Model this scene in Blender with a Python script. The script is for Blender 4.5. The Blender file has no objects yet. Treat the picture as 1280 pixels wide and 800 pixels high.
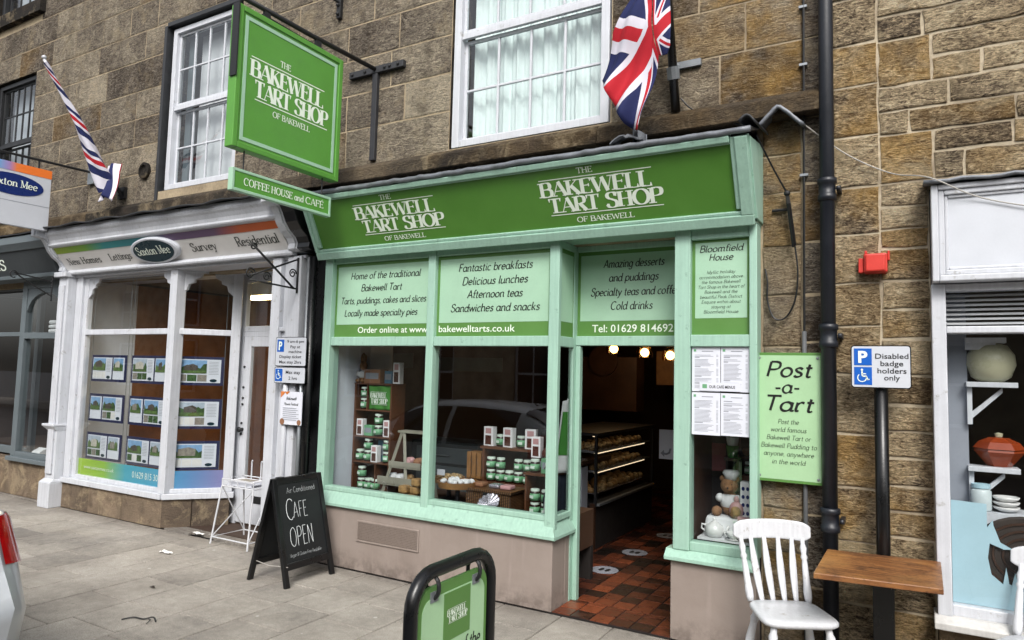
import bpy, math, random
from mathutils import Vector, Matrix
random.seed(11)
R = math.radians
SC = bpy.context.scene
COL = SC.collection

# ------------------------------------------------------------------ camera
cd = bpy.data.cameras.new("camera"); cam = bpy.data.objects.new("camera", cd); COL.objects.link(cam)
SC.camera = cam
cd.sensor_width = 36.0; cd.lens = 24.374; cd.clip_start = 0.05; cd.clip_end = 500
yaw, pitch, roll = R(-30.0866), R(4.4164), R(1.45105)
fw = Vector((math.sin(yaw)*math.cos(pitch), math.cos(yaw)*math.cos(pitch), math.sin(pitch)))
rt = Vector((math.cos(yaw), -math.sin(yaw), 0)); up = rt.cross(fw)
r2 = rt*math.cos(roll)+up*math.sin(roll); u2 = up*math.cos(roll)-rt*math.sin(roll)
mw = Matrix((r2, u2, -fw)).transposed().to_4x4(); mw.translation = Vector((0, -4.70, 1.75))
cam.matrix_world = mw

# ------------------------------------------------------------------ light
SUN_EL, SUN_AZ = R(44), R(153)          # bright overcast: a big soft sun high over the street
w = bpy.data.worlds.new("World"); SC.world = w; w.use_nodes = True
nt = w.node_tree; bg = nt.nodes["Background"]
sky = nt.nodes.new("ShaderNodeTexSky"); sky.sky_type = 'NISHITA'; sky.sun_disc = False
sky.sun_elevation = SUN_EL; sky.sun_rotation = SUN_AZ; sky.dust_density = 4.0; sky.ozone_density = 1.0; sky.air_density = 1.0
hs = nt.nodes.new("ShaderNodeHueSaturation"); hs.inputs['Saturation'].default_value = 0.30
nt.links.new(sky.outputs[0], hs.inputs['Color']); nt.links.new(hs.outputs[0], bg.inputs[0]); bg.inputs[1].default_value = 0.15
sl = bpy.data.lights.new("sun", 'SUN'); sl.energy = 1.7; sl.angle = R(20); sl.color = (1.0, 0.965, 0.92)
so = bpy.data.objects.new("sun", sl); COL.objects.link(so)
sd = Vector((math.sin(SUN_AZ)*math.cos(SUN_EL), math.cos(SUN_AZ)*math.cos(SUN_EL), math.sin(SUN_EL)))
so.rotation_euler = sd.to_track_quat('Z', 'Y').to_euler()
SC.view_settings.view_transform = 'Standard'; SC.view_settings.look = 'None'
SC.view_settings.exposure = 0.60; SC.view_settings.gamma = 1.0; SC.view_settings.use_curve_mapping = False
SC.cycles.use_denoising = True; SC.cycles.max_bounces = 8; SC.cycles.transparent_max_bounces = 12
SC.cycles.glossy_bounces = 4; SC.cycles.caustics_reflective = False; SC.cycles.caustics_refractive = False
SC.cycles.sample_clamp_indirect = 6.0

# ------------------------------------------------------------------ materials
def lin(h):
    if isinstance(h, str):
        c = [int(h[i:i+2], 16)/255 for i in (0, 2, 4)]
        return tuple(x/12.92 if x <= .04045 else ((x+.055)/1.055)**2.4 for x in c)
    return tuple(h)

class NG:
    def __init__(s, name):
        s.m = bpy.data.materials.new(name); s.m.use_nodes = True; s.t = s.m.node_tree
        s.b = s.t.nodes["Principled BSDF"]; s.out = s.t.nodes["Material Output"]; s._tc = None
    def n(s, kind, **kw):
        x = s.t.nodes.new(kind)
        for k, v in kw.items(): setattr(x, k, v)
        return x
    def link(s, a, b): s.t.links.new(a, b)
    def put(s, sock, v):
        if isinstance(v, bpy.types.NodeSocket): s.link(v, sock)
        else:
            if sock.type == 'RGBA' and len(v) == 3: v = (*v, 1)
            sock.default_value = v
    def tc(s, k='Object'):
        if not s._tc: s._tc = s.n('ShaderNodeTexCoord')
        return s._tc.outputs[k]
    def math(s, op, a, b=0.0, c=None, clamp=False):
        x = s.n('ShaderNodeMath', operation=op, use_clamp=clamp)
        s.put(x.inputs[0], a); s.put(x.inputs[1], b)
        if c is not None: s.put(x.inputs[2], c)
        return x.outputs[0]
    def mix(s, f, a, b, mode='MIX'):
        x = s.n('ShaderNodeMix', data_type='RGBA', blend_type=mode)
        s.put(x.inputs[0], f); s.put(x.inputs[6], a); s.put(x.inputs[7], b); return x.outputs[2]
    def mapping(s, scale=(1, 1, 1), rot=(0, 0, 0), src=None):
        x = s.n('ShaderNodeMapping'); x.inputs['Scale'].default_value = scale; x.inputs['Rotation'].default_value = rot
        s.link(src or s.tc(), x.inputs['Vector']); return x.outputs[0]
    def noise(s, scale, detail=4, rough=.55, vec=None, dist=0.0, out=0):
        x = s.n('ShaderNodeTexNoise'); x.inputs['Scale'].default_value = scale; x.inputs['Detail'].default_value = detail
        x.inputs['Roughness'].default_value = rough; x.inputs['Distortion'].default_value = dist
        s.link(vec or s.tc(), x.inputs['Vector']); return x.outputs[out]
    def ramp(s, f, stops, interp='LINEAR'):
        x = s.n('ShaderNodeValToRGB'); x.color_ramp.interpolation = interp; e = x.color_ramp.elements
        while len(e) < len(stops): e.new(.5)
        for el, (p, c) in zip(e, stops):
            el.position = p; el.color = (*c, 1) if len(c) == 3 else c
        s.put(x.inputs[0], f); return x.outputs[0]
    def mr(s, v, a, b, c, d):
        x = s.n('ShaderNodeMapRange'); s.put(x.inputs[0], v)
        for i, q in enumerate((a, b, c, d)): x.inputs[i+1].default_value = q
        return x.outputs[0]
    def attr(s, name, out='Fac'):
        x = s.n('ShaderNodeAttribute'); x.attribute_name = name; return x.outputs[out]
    def bump(s, h, strength=.3, dist=.01):
        x = s.n('ShaderNodeBump'); x.inputs['Strength'].default_value = strength; x.inputs['Distance'].default_value = dist
        s.put(x.inputs['Height'], h); s.link(x.outputs[0], s.b.inputs['Normal']); return x

M = {}
def paint(key, col, rough=.45, var=.10, bump=.10, metal=0.0, scale=6.0, spec=.5, wear=None, coat=0.0):
    """a surface with slight mottling, an uneven gloss and a fine texture"""
    g = NG(key.replace('_', ' ')); c = lin(col)
    n1 = g.noise(scale, 5, .6); n2 = g.noise(scale*14, 3, .6)
    f = g.math('ADD', g.mr(n1, .3, .7, 1-var, 1+var*.6), g.mr(n2, .3, .7, -var*.35, var*.35))
    base = g.mix(1.0, c, f, 'MULTIPLY')
    if wear:
        br = g.noise(1.0, 4, .6, g.mapping((45, 45, 1.6))); base = g.mix(1.0, base, g.mr(br, .3, .7, .90, 1.06), 'MULTIPLY')
        wf = g.mr(g.noise(scale*2.2, 8, .72), .60, .70, 0, wear[1]); base = g.mix(wf, base, lin(wear[0]))
    g.put(g.b.inputs['Base Color'], base)
    g.put(g.b.inputs['Roughness'], rough if coat else g.mr(n1, .3, .7, max(.02, rough-.08), min(1, rough+.08)))
    g.b.inputs['Metallic'].default_value = metal; g.b.inputs['Specular IOR Level'].default_value = spec
    if coat: g.b.inputs['Coat Weight'].default_value = coat; g.b.inputs['Coat Roughness'].default_value = .06
    if bump: g.bump(n2, bump, .004)
    M[key] = g.m; return g.m

def glass(key, ior=1.6, tint=(.93, .95, .95), rough=0.0, wav=.0):
    g = NG(key.replace('_', ' ')); t = g.t; t.nodes.remove(g.b)
    fr = g.n('ShaderNodeFresnel'); bk = g.n('ShaderNodeNewGeometry').outputs['Backfacing']
    g.link(g.mr(bk, 0, 1, ior, 1/ior), fr.inputs[0])          # same reflectance from either side of the sheet
    gl = g.n('ShaderNodeBsdfGlossy'); gl.inputs['Roughness'].default_value = rough
    tr = g.n('ShaderNodeBsdfTransparent'); tr.inputs[0].default_value = (*tint, 1)
    mx = g.n('ShaderNodeMixShader'); g.link(g.math('MULTIPLY', fr.outputs[0], 1.5, clamp=True), mx.inputs[0])
    g.link(tr.outputs[0], mx.inputs[1]); g.link(gl.outputs[0], mx.inputs[2]); g.link(mx.outputs[0], g.out.inputs[0])
    if wav:
        b = g.n('ShaderNodeBump'); b.inputs['Strength'].default_value = wav; b.inputs['Distance'].default_value = .02
        g.link(g.noise(2.2, 1), b.inputs['Height']); g.link(b.outputs[0], gl.inputs['Normal']); g.link(b.outputs[0], fr.inputs['Normal'])
    M[key] = g.m; return g.m

def emit(key, col, s):
    g = NG(key.replace('_', ' ')); g.b.inputs['Emission Color'].default_value = (*lin(col), 1); g.b.inputs['Emission Strength'].default_value = s
    g.b.inputs['Base Color'].default_value = (*lin(col), 1); M[key] = g.m; return g.m

paint('fascia_green', '4f7f31', .38, .06, .05)
paint('panel_green', '55803f', .40, .05, .04)
paint('mint', '99bcab', .45, .05, .10, wear=('6b8474', .7))
paint('sign_green', '549038', .42, .07, .05)
paint('mint_pale', '9cc0a6', .45, .05, .05)
paint('sign_pale', 'a0c49a', .42, .05, .04)
paint('white_lettering', 'e2ecdf', .5, .03, 0)
paint('dark_lettering', '20261f', .5, .05, 0)
paint('black_lettering', '0b0c0b', .5, .05, 0)
paint('white_paint', 'c3c6cc', .42, .07, .12, wear=('8f8d88', .8))
paint('white_clean', 'c4c8cf', .35, .04, .05)
paint('chair_white', 'c9cbcf', .38, .08, .15, wear=('7d7464', .8))
paint('cream_fascia', 'd8d6d3', .5, .06, .05)
paint('grey_paint', '5f686c', .45, .08, .1)
paint('dark_grey', '35393b', .5, .08, .08)
paint('black_paint', '0c0d0f', .32, .12, .08)
paint('pole_black', '090a0c', .3, .15, .1)
paint('iron', '17181a', .55, .25, .3)
paint('bracket_iron', '2b2c2f', .6, .25, .3)
paint('pipe_iron', '161a22', .42, .25, .22, wear=('3a3d42', .35))
paint('chalk_black', '0d1114', .6, .2, .1)
paint('chalk', 'dadfe2', .9, .2, .0)
paint('grey_metal', '7b7d80', .42, .12, .1, metal=.7)
paint('galvanised', '8d9296', .45, .15, .1, metal=.6)
paint('brass', 'b08a3a', .3, .1, .0, metal=1.0)
paint('pale_glass', 'b9c4c6', .08, .1, 0)
paint('oak', '3a2416', .45, .35, .2, scale=4)
paint('crate_wood', '5a351f', .55, .3, .2, scale=7)
paint('pale_wood', '8a6238', .55, .3, .2, scale=8)
paint('ladder_wood', '8d8a7d', .6, .15, .2)
paint('display_board', '4a3527', .6, .25, .1)
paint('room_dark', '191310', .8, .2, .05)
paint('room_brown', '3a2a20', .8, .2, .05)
paint('joint_dirt', '4b453e', .95, .3, .3)
paint('side_white', 'd3d9e4', .8, .05, .05)
paint('room_pale', '8d929c', .8, .06, .05)
paint('ceiling_cream', '6d655a', .8, .1, .05)
paint('jar_glass', '2b1710', .15, .2, 0)
paint('jar_label', '68a077', .5, .12, 0)
paint('jar_lid', 'd6e6da', .4, .1, 0)
paint('box_white', 'e8e7ea', .5, .05, 0)
paint('box_pink', 'b98f90', .5, .1, 0)
paint('box_brown', '53332b', .3, .3, 0)
paint('green_fabric', '3c8030', .8, .15, .3, scale=10)
paint('white_fabric', 'd2d4d6', .85, .08, .3, scale=10)
paint('blue_fabric', '4f7890', .8, .15, .3)
paint('navy_fabric', '1b2433', .85, .15, .3)
paint('plush_brown', '8f6a4a', .95, .3, .6, scale=30)
paint('china', 'dcdcdb', .16, .03, 0, spec=.6)
paint('cardboard', '8a6146', .8, .15, .1)
paint('bread', '9c7a4c', .7, .5, .4, scale=25)
paint('cake', 'a98f66', .6, .8, .4, scale=45)
paint('foil', 'c6c2cc', .22, .2, .5, metal=.8, scale=25)
paint('orange_enamel', '8f3d1e', .22, .12, 0)
paint('cheese_glaze', 'b9b79b', .3, .06, 0)
paint('pale_blue', 'a4c4d0', .5, .05, .02)
paint('dark_brown', '2e241d', .7, .4, .3, scale=14)
paint('navy_board', '1a1f47', .4, .08, 0)
paint('paper', 'd3d6df', .7, .03, 0)
paint('paper_print', '8e929c', .7, .15, 0)
paint('photo_sky', '7fa5cc', .35, .25, 0, scale=20)
paint('photo_sky_grey', 'a9b6c4', .35, .2, 0, scale=20)
paint('photo_lawn', '56703a', .35, .5, 0, scale=25)
paint('photo_house_white', 'bdb8ac', .35, .25, 0, scale=40)
paint('photo_house_dark', '4f4842', .35, .4, 0, scale=40)
paint('conduit_grey', '5a5c5e', .5, .2, .1)
paint('photo_green', '3d5a30', .35, .6, 0, scale=30)
paint('photo_house', '8b857b', .35, .4, 0, scale=40)
paint('navy_oval', '1a2c66', .3, .05, 0, spec=.2)
paint('teal_oval', '0f2e38', .3, .05, 0, spec=.2)
paint('road_blue', '0b58b4', .4, .04, 0)
paint('alarm_red', 'c5372d', .38, .12, .1)
paint('lead', '74787e', .5, .35, .5, metal=.3, scale=9)
paint('lead_dark', '2c2e31', .6, .35, .5, scale=9)
paint('cable_black', '0d0d0e', .5, .1, 0)
paint('cable_white', 'a9a69f', .6, .1, 0)
paint('rubber', '0b0b0b', .75, .2, .1)
paint('car_silver', 'b9bec4', .30, .03, 0, metal=.2, coat=.5)
paint('car_glass', '06080a', .04, .05, 0, spec=.8)
paint('tail_red', 'b00d12', .12, .25, 0, coat=1.0, scale=20)
paint('plastic_dark', '1a1b1d', .5, .1, .1)
paint('maroon', '6b1f26', .6, .15, 0)
paint('net_curtain', 'e4eeec', .9, .05, 0)
paint('blind_grey', 'cfcfd2', .8, .06, 0)
paint('litter_white', 'd6d4d0', .7, .1, 0)
glass('pane', 1.72, (.90, .93, .93))
glass('old_pane', 1.75, (.88, .92, .92), wav=.12)
glass('clear_pane', 1.55, (.95, .97, .97))
emit('bulb', 'ffdca8', 14.0)
emit('case_light', 'ffe2b8', 1.1)
emit('ceiling_tube', 'ffdf9a', 14.0)

def tabletop_mat():
    g = NG('worn varnished wood')
    v = g.mapping((1.2, 14, 14)); n1 = g.noise(3, 8, .65, v); n2 = g.noise(7, 6, .7); n3 = g.noise(2.2, 3)
    c = g.ramp(n1, [(.3, lin('4a2d19')), (.5, lin('7d5230')), (.7, lin('99693c'))])
    c = g.mix(g.mr(n2, .50, .62, 0, .75), c, lin('452a18')); c = g.mix(g.mr(n3, .46, .62, 0, .55), c, lin('b9884f')); c = g.mix(g.mr(g.noise(40, 5, .7), .55, .62, 0, .5), c, lin('3a2415'))
    g.put(g.b.inputs['Base Color'], c); g.put(g.b.inputs['Roughness'], g.mr(n2, .3, .7, .3, .6)); g.bump(n1, .2, .002); M['table_wood'] = g.m
tabletop_mat()

def stone_mat(key, stops, gold, grime, tool, smear=.5, gain=1.32):
    g = NG(key.replace('_', ' '))
    tone = g.attr('tone'); rnd = g.attr('rnd')
    off = g.n('ShaderNodeVectorMath', operation='MULTIPLY_ADD'); g.link(g.tc(), off.inputs[0]); off.inputs[1].default_value = (1, 1, 1)
    comb = g.n('ShaderNodeCombineXYZ'); g.link(g.math('MULTIPLY', rnd, 37.0), comb.inputs[0]); g.link(g.math('MULTIPLY', rnd, 11.0), comb.inputs[2])
    g.link(comb.outputs[0], off.inputs[2]); V = off.outputs[0]
    big = g.noise(2.1, 5, .6, V); blot = g.noise(4.2, 7, .66, V, .6); fine = g.noise(85, 4, .7, V)
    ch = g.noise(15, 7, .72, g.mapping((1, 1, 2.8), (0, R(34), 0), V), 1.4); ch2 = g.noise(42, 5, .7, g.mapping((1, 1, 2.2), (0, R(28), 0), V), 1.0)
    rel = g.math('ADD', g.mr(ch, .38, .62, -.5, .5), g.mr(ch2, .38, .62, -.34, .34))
    t = g.math('ADD', tone, g.math('ADD', g.mr(big, .32, .68, -.26, .26), g.math('MULTIPLY', rel, .78*tool)))  # relief shading painted into the colour: hollows darker, ridges paler
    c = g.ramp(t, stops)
    # golden iron-stained patches
    gp = g.math('MULTIPLY', g.mr(g.noise(1.5, 5, .6, V), .40, .56, 0, 1), g.math('ADD', gold, g.attr('gold')), clamp=True)
    c = g.mix(gp, c, g.ramp(g.math('ADD', g.math('MULTIPLY', rel, .35*tool), .5), [(.15, lin('77592f')), (.5, lin('ae8a50')), (.8, lin('cdab6e'))]))  # gold tones carry the same painted relief shading
    # soot blots inside the blocks and water streaks down the wall
    c = g.mix(g.mr(blot, .53, .66, 0, .55), c, lin('463c33'))
    gr = g.noise(1.0, 5, .6, g.mapping((3.2, 3.2, .55)))
    c = g.mix(g.mr(gr, .50, .74, 0, grime), c, lin('2f2a25'))
    c = g.mix(g.mr(blot, .44, .34, 0, .35), c, lin('b9a686'))
    sm = g.noise(2.4, 8, .72, None, .5); c = g.mix(g.math('MULTIPLY', g.mr(sm, .54, .63, 0, .62), smear), c, lin('b3a283'))      # old mortar smeared over the faces
    c = g.mix(1.0, c, g.mr(fine, .3, .7, .80*gain, 1.16*gain), 'MULTIPLY'); mid = blot
    g.put(g.b.inputs['Base Color'], c); g.b.inputs['Roughness'].default_value = .92; g.b.inputs['Specular IOR Level'].default_value = .2
    h = g.math('ADD', g.math('MULTIPLY', rel, tool), g.math('ADD', g.math('MULTIPLY', mid, .5), g.math('MULTIPLY', fine, .25)))
    g.bump(h, 1.0, .05); M[key] = g.m
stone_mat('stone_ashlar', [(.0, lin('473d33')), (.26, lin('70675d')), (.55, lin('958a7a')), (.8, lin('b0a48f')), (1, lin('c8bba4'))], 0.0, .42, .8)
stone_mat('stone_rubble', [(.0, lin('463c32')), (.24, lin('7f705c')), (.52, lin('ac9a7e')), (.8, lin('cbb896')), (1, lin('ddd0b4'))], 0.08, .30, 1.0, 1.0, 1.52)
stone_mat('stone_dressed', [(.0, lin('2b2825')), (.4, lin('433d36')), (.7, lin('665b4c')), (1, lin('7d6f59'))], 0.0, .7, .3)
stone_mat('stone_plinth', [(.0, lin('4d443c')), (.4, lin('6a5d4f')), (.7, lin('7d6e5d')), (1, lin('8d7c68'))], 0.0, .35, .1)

def mortar(key, col):
    g = NG(key); n1 = g.noise(30, 6, .7); n2 = g.noise(2.5, 4)
    c = g.mix(g.mr(n2, .4, .7, 0, .7), lin(col), lin('5f5140')); c = g.mix(1.0, c, g.mr(n1, .3, .7, .75, 1.15), 'MULTIPLY')
    g.put(g.b.inputs['Base Color'], c); g.b.inputs['Roughness'].default_value = .95; g.bump(n1, .6, .01); M[key] = g.m
mortar('mortar', 'a5967c'); mortar('mortar_pale', 'b8ab93')

def paving_mat():
    g = NG('stone paving'); tone = g.attr('tone'); n1 = g.noise(1.6, 5, .6); n2 = g.noise(16, 6, .7); n3 = g.noise(140, 3, .7)
    t = g.math('ADD', tone, g.math('ADD', g.mr(n1, .3, .7, -.34, .34), g.mr(n2, .3, .7, -.22, .22)))
    c = g.ramp(t, [(0, lin('75706a')), (.5, lin('948e85')), (1, lin('aaa49b'))])
    c = g.mix(1.0, c, g.mr(n3, .3, .7, .62, 1.32), 'MULTIPLY')
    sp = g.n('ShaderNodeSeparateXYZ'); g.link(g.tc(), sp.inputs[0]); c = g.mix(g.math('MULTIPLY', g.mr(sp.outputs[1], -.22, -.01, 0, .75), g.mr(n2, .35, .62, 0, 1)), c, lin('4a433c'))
    v = g.n('ShaderNodeTexVoronoi'); v.inputs['Scale'].default_value = 5.0; g.link(g.tc(), v.inputs['Vector'])
    spot = g.math('LESS_THAN', v.outputs[0], .07); c = g.mix(g.math('MULTIPLY', spot, g.mr(n2, .45, .6, 0, .6)), c, lin('4e4842'))
    v2 = g.n('ShaderNodeTexVoronoi'); v2.inputs['Scale'].default_value = 3.1; g.link(g.tc(), v2.inputs['Vector']); c = g.mix(g.math('MULTIPLY', g.math('LESS_THAN', v2.outputs[0], .045), .55), c, lin('c9c6c0'))
    st = g.mr(g.noise(.9, 6, .7), .52, .66, 0, .35); c = g.mix(st, c, lin('6d655d'))
    g.put(g.b.inputs['Base Color'], c); g.b.inputs['Roughness'].default_value = .85; g.bump(g.math('ADD', n3, g.math('MULTIPLY', n2, .8)), .6, .008); M['paving'] = g.m
    g = NG('red quarry tile'); tone = g.attr('tone'); n2 = g.noise(20, 5)
    t = g.math('ADD', tone, g.mr(n2, .3, .7, -.12, .12))
    c = g.ramp(t, [(0, lin('130e0c')), (.3, lin('281712')), (.6, lin('562b1b')), (1, lin('783d24'))])
    g.put(g.b.inputs['Base Color'], c); g.put(g.b.inputs['Roughness'], g.mr(n2, .3, .7, .25, .5)); g.bump(n2, .2, .003); M['quarry_tile'] = g.m
    g = NG('tarmac'); n1 = g.noise(120, 4, .7); n2 = g.noise(1.2, 4)
    c = g.mix(1.0, lin('3f3f41'), g.math('MULTIPLY', g.mr(n1, .3, .7, .6, 1.4), g.mr(n2, .3, .7, .85, 1.15)), 'MULTIPLY')
    g.put(g.b.inputs['Base Color'], c); g.b.inputs['Roughness'].default_value = .9; g.bump(n1, .5, .01); M['tarmac'] = g.m
    g = NG('painted render'); n1 = g.noise(3, 6, .6); n2 = g.noise(60, 4, .7)
    c = g.mix(g.mr(n1, .42, .7, 0, .55), lin('8f837b'), lin('7b6e66'))
    sep = g.n('ShaderNodeSeparateXYZ'); g.link(g.n('ShaderNodeNewGeometry').outputs['Position'], sep.inputs[0])
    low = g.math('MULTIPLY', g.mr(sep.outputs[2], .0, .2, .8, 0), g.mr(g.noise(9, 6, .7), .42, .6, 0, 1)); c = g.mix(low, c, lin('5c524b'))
    st = g.mr(g.noise(1, 5, .6, g.mapping((14, 14, 1.2))), .58, .75, 0, .35); c = g.mix(st, c, lin('a2958e'))
    g.put(g.b.inputs['Base Color'], c); g.b.inputs['Roughness'].default_value = .8; g.bump(n2, .25, .004); M['render_taupe'] = g.m
    g = NG('woven wicker'); a = g.n('ShaderNodeTexWave'); a.inputs['Scale'].default_value = 16; a.inputs['Distortion'].default_value = 1; g.link(g.tc(), a.inputs['Vector'])
    b = g.n('ShaderNodeTexWave', bands_direction='Z'); b.inputs['Scale'].default_value = 26; g.link(g.tc(), b.inputs['Vector'])
    h = g.math('MULTIPLY', a.outputs[1], b.outputs[1]); c = g.ramp(h, [(0, lin('2a1a10')), (.4, lin('6a4628')), (1, lin('96703f'))])
    g.put(g.b.inputs['Base Color'], c); g.bump(h, .8, .01); M['wicker'] = g.m
    g = NG('perforated grille'); v = g.n('ShaderNodeTexVoronoi'); v.inputs['Scale'].default_value = 75; v.inputs['Randomness'].default_value = .1; g.link(g.tc(), v.inputs['Vector'])
    c = g.ramp(v.outputs[0], [(.25, lin('1c1917')), (.5, lin('786c64'))]); g.put(g.b.inputs['Base Color'], c); M['grille'] = g.m
    g = NG('vinyl band'); s = g.n('ShaderNodeSeparateXYZ'); g.link(g.tc(), s.inputs[0])
    f = g.mr(s.outputs[0], -1.85, .5, 0, 1); c = g.ramp(f, [(0, lin('9fc21c')), (.26, lin('86b62a')), (.44, lin('2f9fb6')), (.74, lin('3f9fc4')), (.83, lin('5f8fc0')), (1, lin('9a7ab0'))])
    g.put(g.b.inputs['Base Color'], c); g.b.inputs['Roughness'].default_value = .35; M['vinyl'] = g.m
    g = NG('fascia colour band'); s = g.n('ShaderNodeSeparateXYZ'); g.link(g.tc(), s.inputs[0])
    f = g.mr(s.outputs[0], -2.15, 1.75, 0, 1); c = g.ramp(f, [(0, lin('8a9a2c')), (.18, lin('6f9c3a')), (.28, lin('2f8a8c')), (.5, lin('2b6a76')), (.58, lin('5d4a6a')), (.78, lin('604a66')), (.88, lin('b0522a')), (1, lin('b4551f'))])
    g.put(g.b.inputs['Base Color'], c); M['colour_band'] = g.m
    g = NG('sign colour band'); s = g.n('ShaderNodeSeparateXYZ'); g.link(g.tc(), s.inputs[0])
    f = g.mr(s.outputs[1], -.55, 0.02, 0, 1); c = g.ramp(f, [(0, lin('86b832')), (.4, lin('8ab84a')), (.55, lin('6aa0cf')), (.75, lin('a080b4')), (.88, lin('e07a3c')), (1, lin('e6762c'))])
    g.put(g.b.inputs['Base Color'], c); M['colour_band_small'] = g.m
paving_mat()

def flag_mat():
    g = NG('union flag cloth'); uv = g.n('ShaderNodeUVMap'); s = g.n('ShaderNodeSeparateXYZ'); g.link(uv.outputs[0], s.inputs[0])
    x = g.mr(s.outputs[0], 0, 1, -30, 30); y = g.mr(s.outputs[1], 0, 1, -15, 15)
    ax, ay = g.math('ABSOLUTE', x), g.math('ABSOLUTE', y)
    mn = g.math('MINIMUM', ax, ay); red = g.math('LESS_THAN', mn, 2.8); whi = g.math('LESS_THAN', mn, 4.5)
    d1 = g.math('MULTIPLY', g.math('ABSOLUTE', g.math('SUBTRACT', ax, g.math('MULTIPLY', ay, 2.0))), .447)
    dw = g.math('LESS_THAN', d1, 2.6); dr = g.math('LESS_THAN', d1, .95)
    c = g.mix(dw, lin('0f1a4c'), lin('cfcdd8')); c = g.mix(dr, c, lin('ad1022')); c = g.mix(whi, c, lin('cfcdd8')); c = g.mix(red, c, lin('ad1022'))
    g.put(g.b.inputs['Base Color'], c); g.b.inputs['Roughness'].default_value = .85
    tr = g.n('ShaderNodeBsdfTranslucent'); g.link(c, tr.inputs[0]); mx = g.n('ShaderNodeMixShader'); mx.inputs[0].default_value = .12
    g.link(g.b.outputs[0], mx.inputs[1]); g.link(tr.outputs[0], mx.inputs[2]); g.link(mx.outputs[0], g.out.inputs[0])
    g.bump(g.noise(8, 3), .3, .02); M['flag'] = g.m
    g = NG('furled flag cloth'); uv = g.n('ShaderNodeUVMap'); s = g.n('ShaderNodeSeparateXYZ'); g.link(uv.outputs[0], s.inputs[0])
    f = g.math('FRACT', g.math('ADD', g.math('MULTIPLY', s.outputs[1], 3.1), s.outputs[0]))
    W, B, Rd = lin('cfcdd8'), lin('0f1a4c'), lin('ad1022')
    c = g.ramp(f, [(0, W), (.2, B), (.42, W), (.52, Rd), (.66, W), (.74, B), (.88, W)], 'CONSTANT')
    g.put(g.b.inputs['Base Color'], c); g.b.inputs['Roughness'].default_value = .85; g.bump(g.noise(14, 3), .4, .02); M['flag_furled'] = g.m
flag_mat()

# ------------------------------------------------------------------ mesh building
def base_of(o):
    v = Vector((0, 0, 0))
    while o is not None: v += o.location; o = o.parent
    return v

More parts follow.
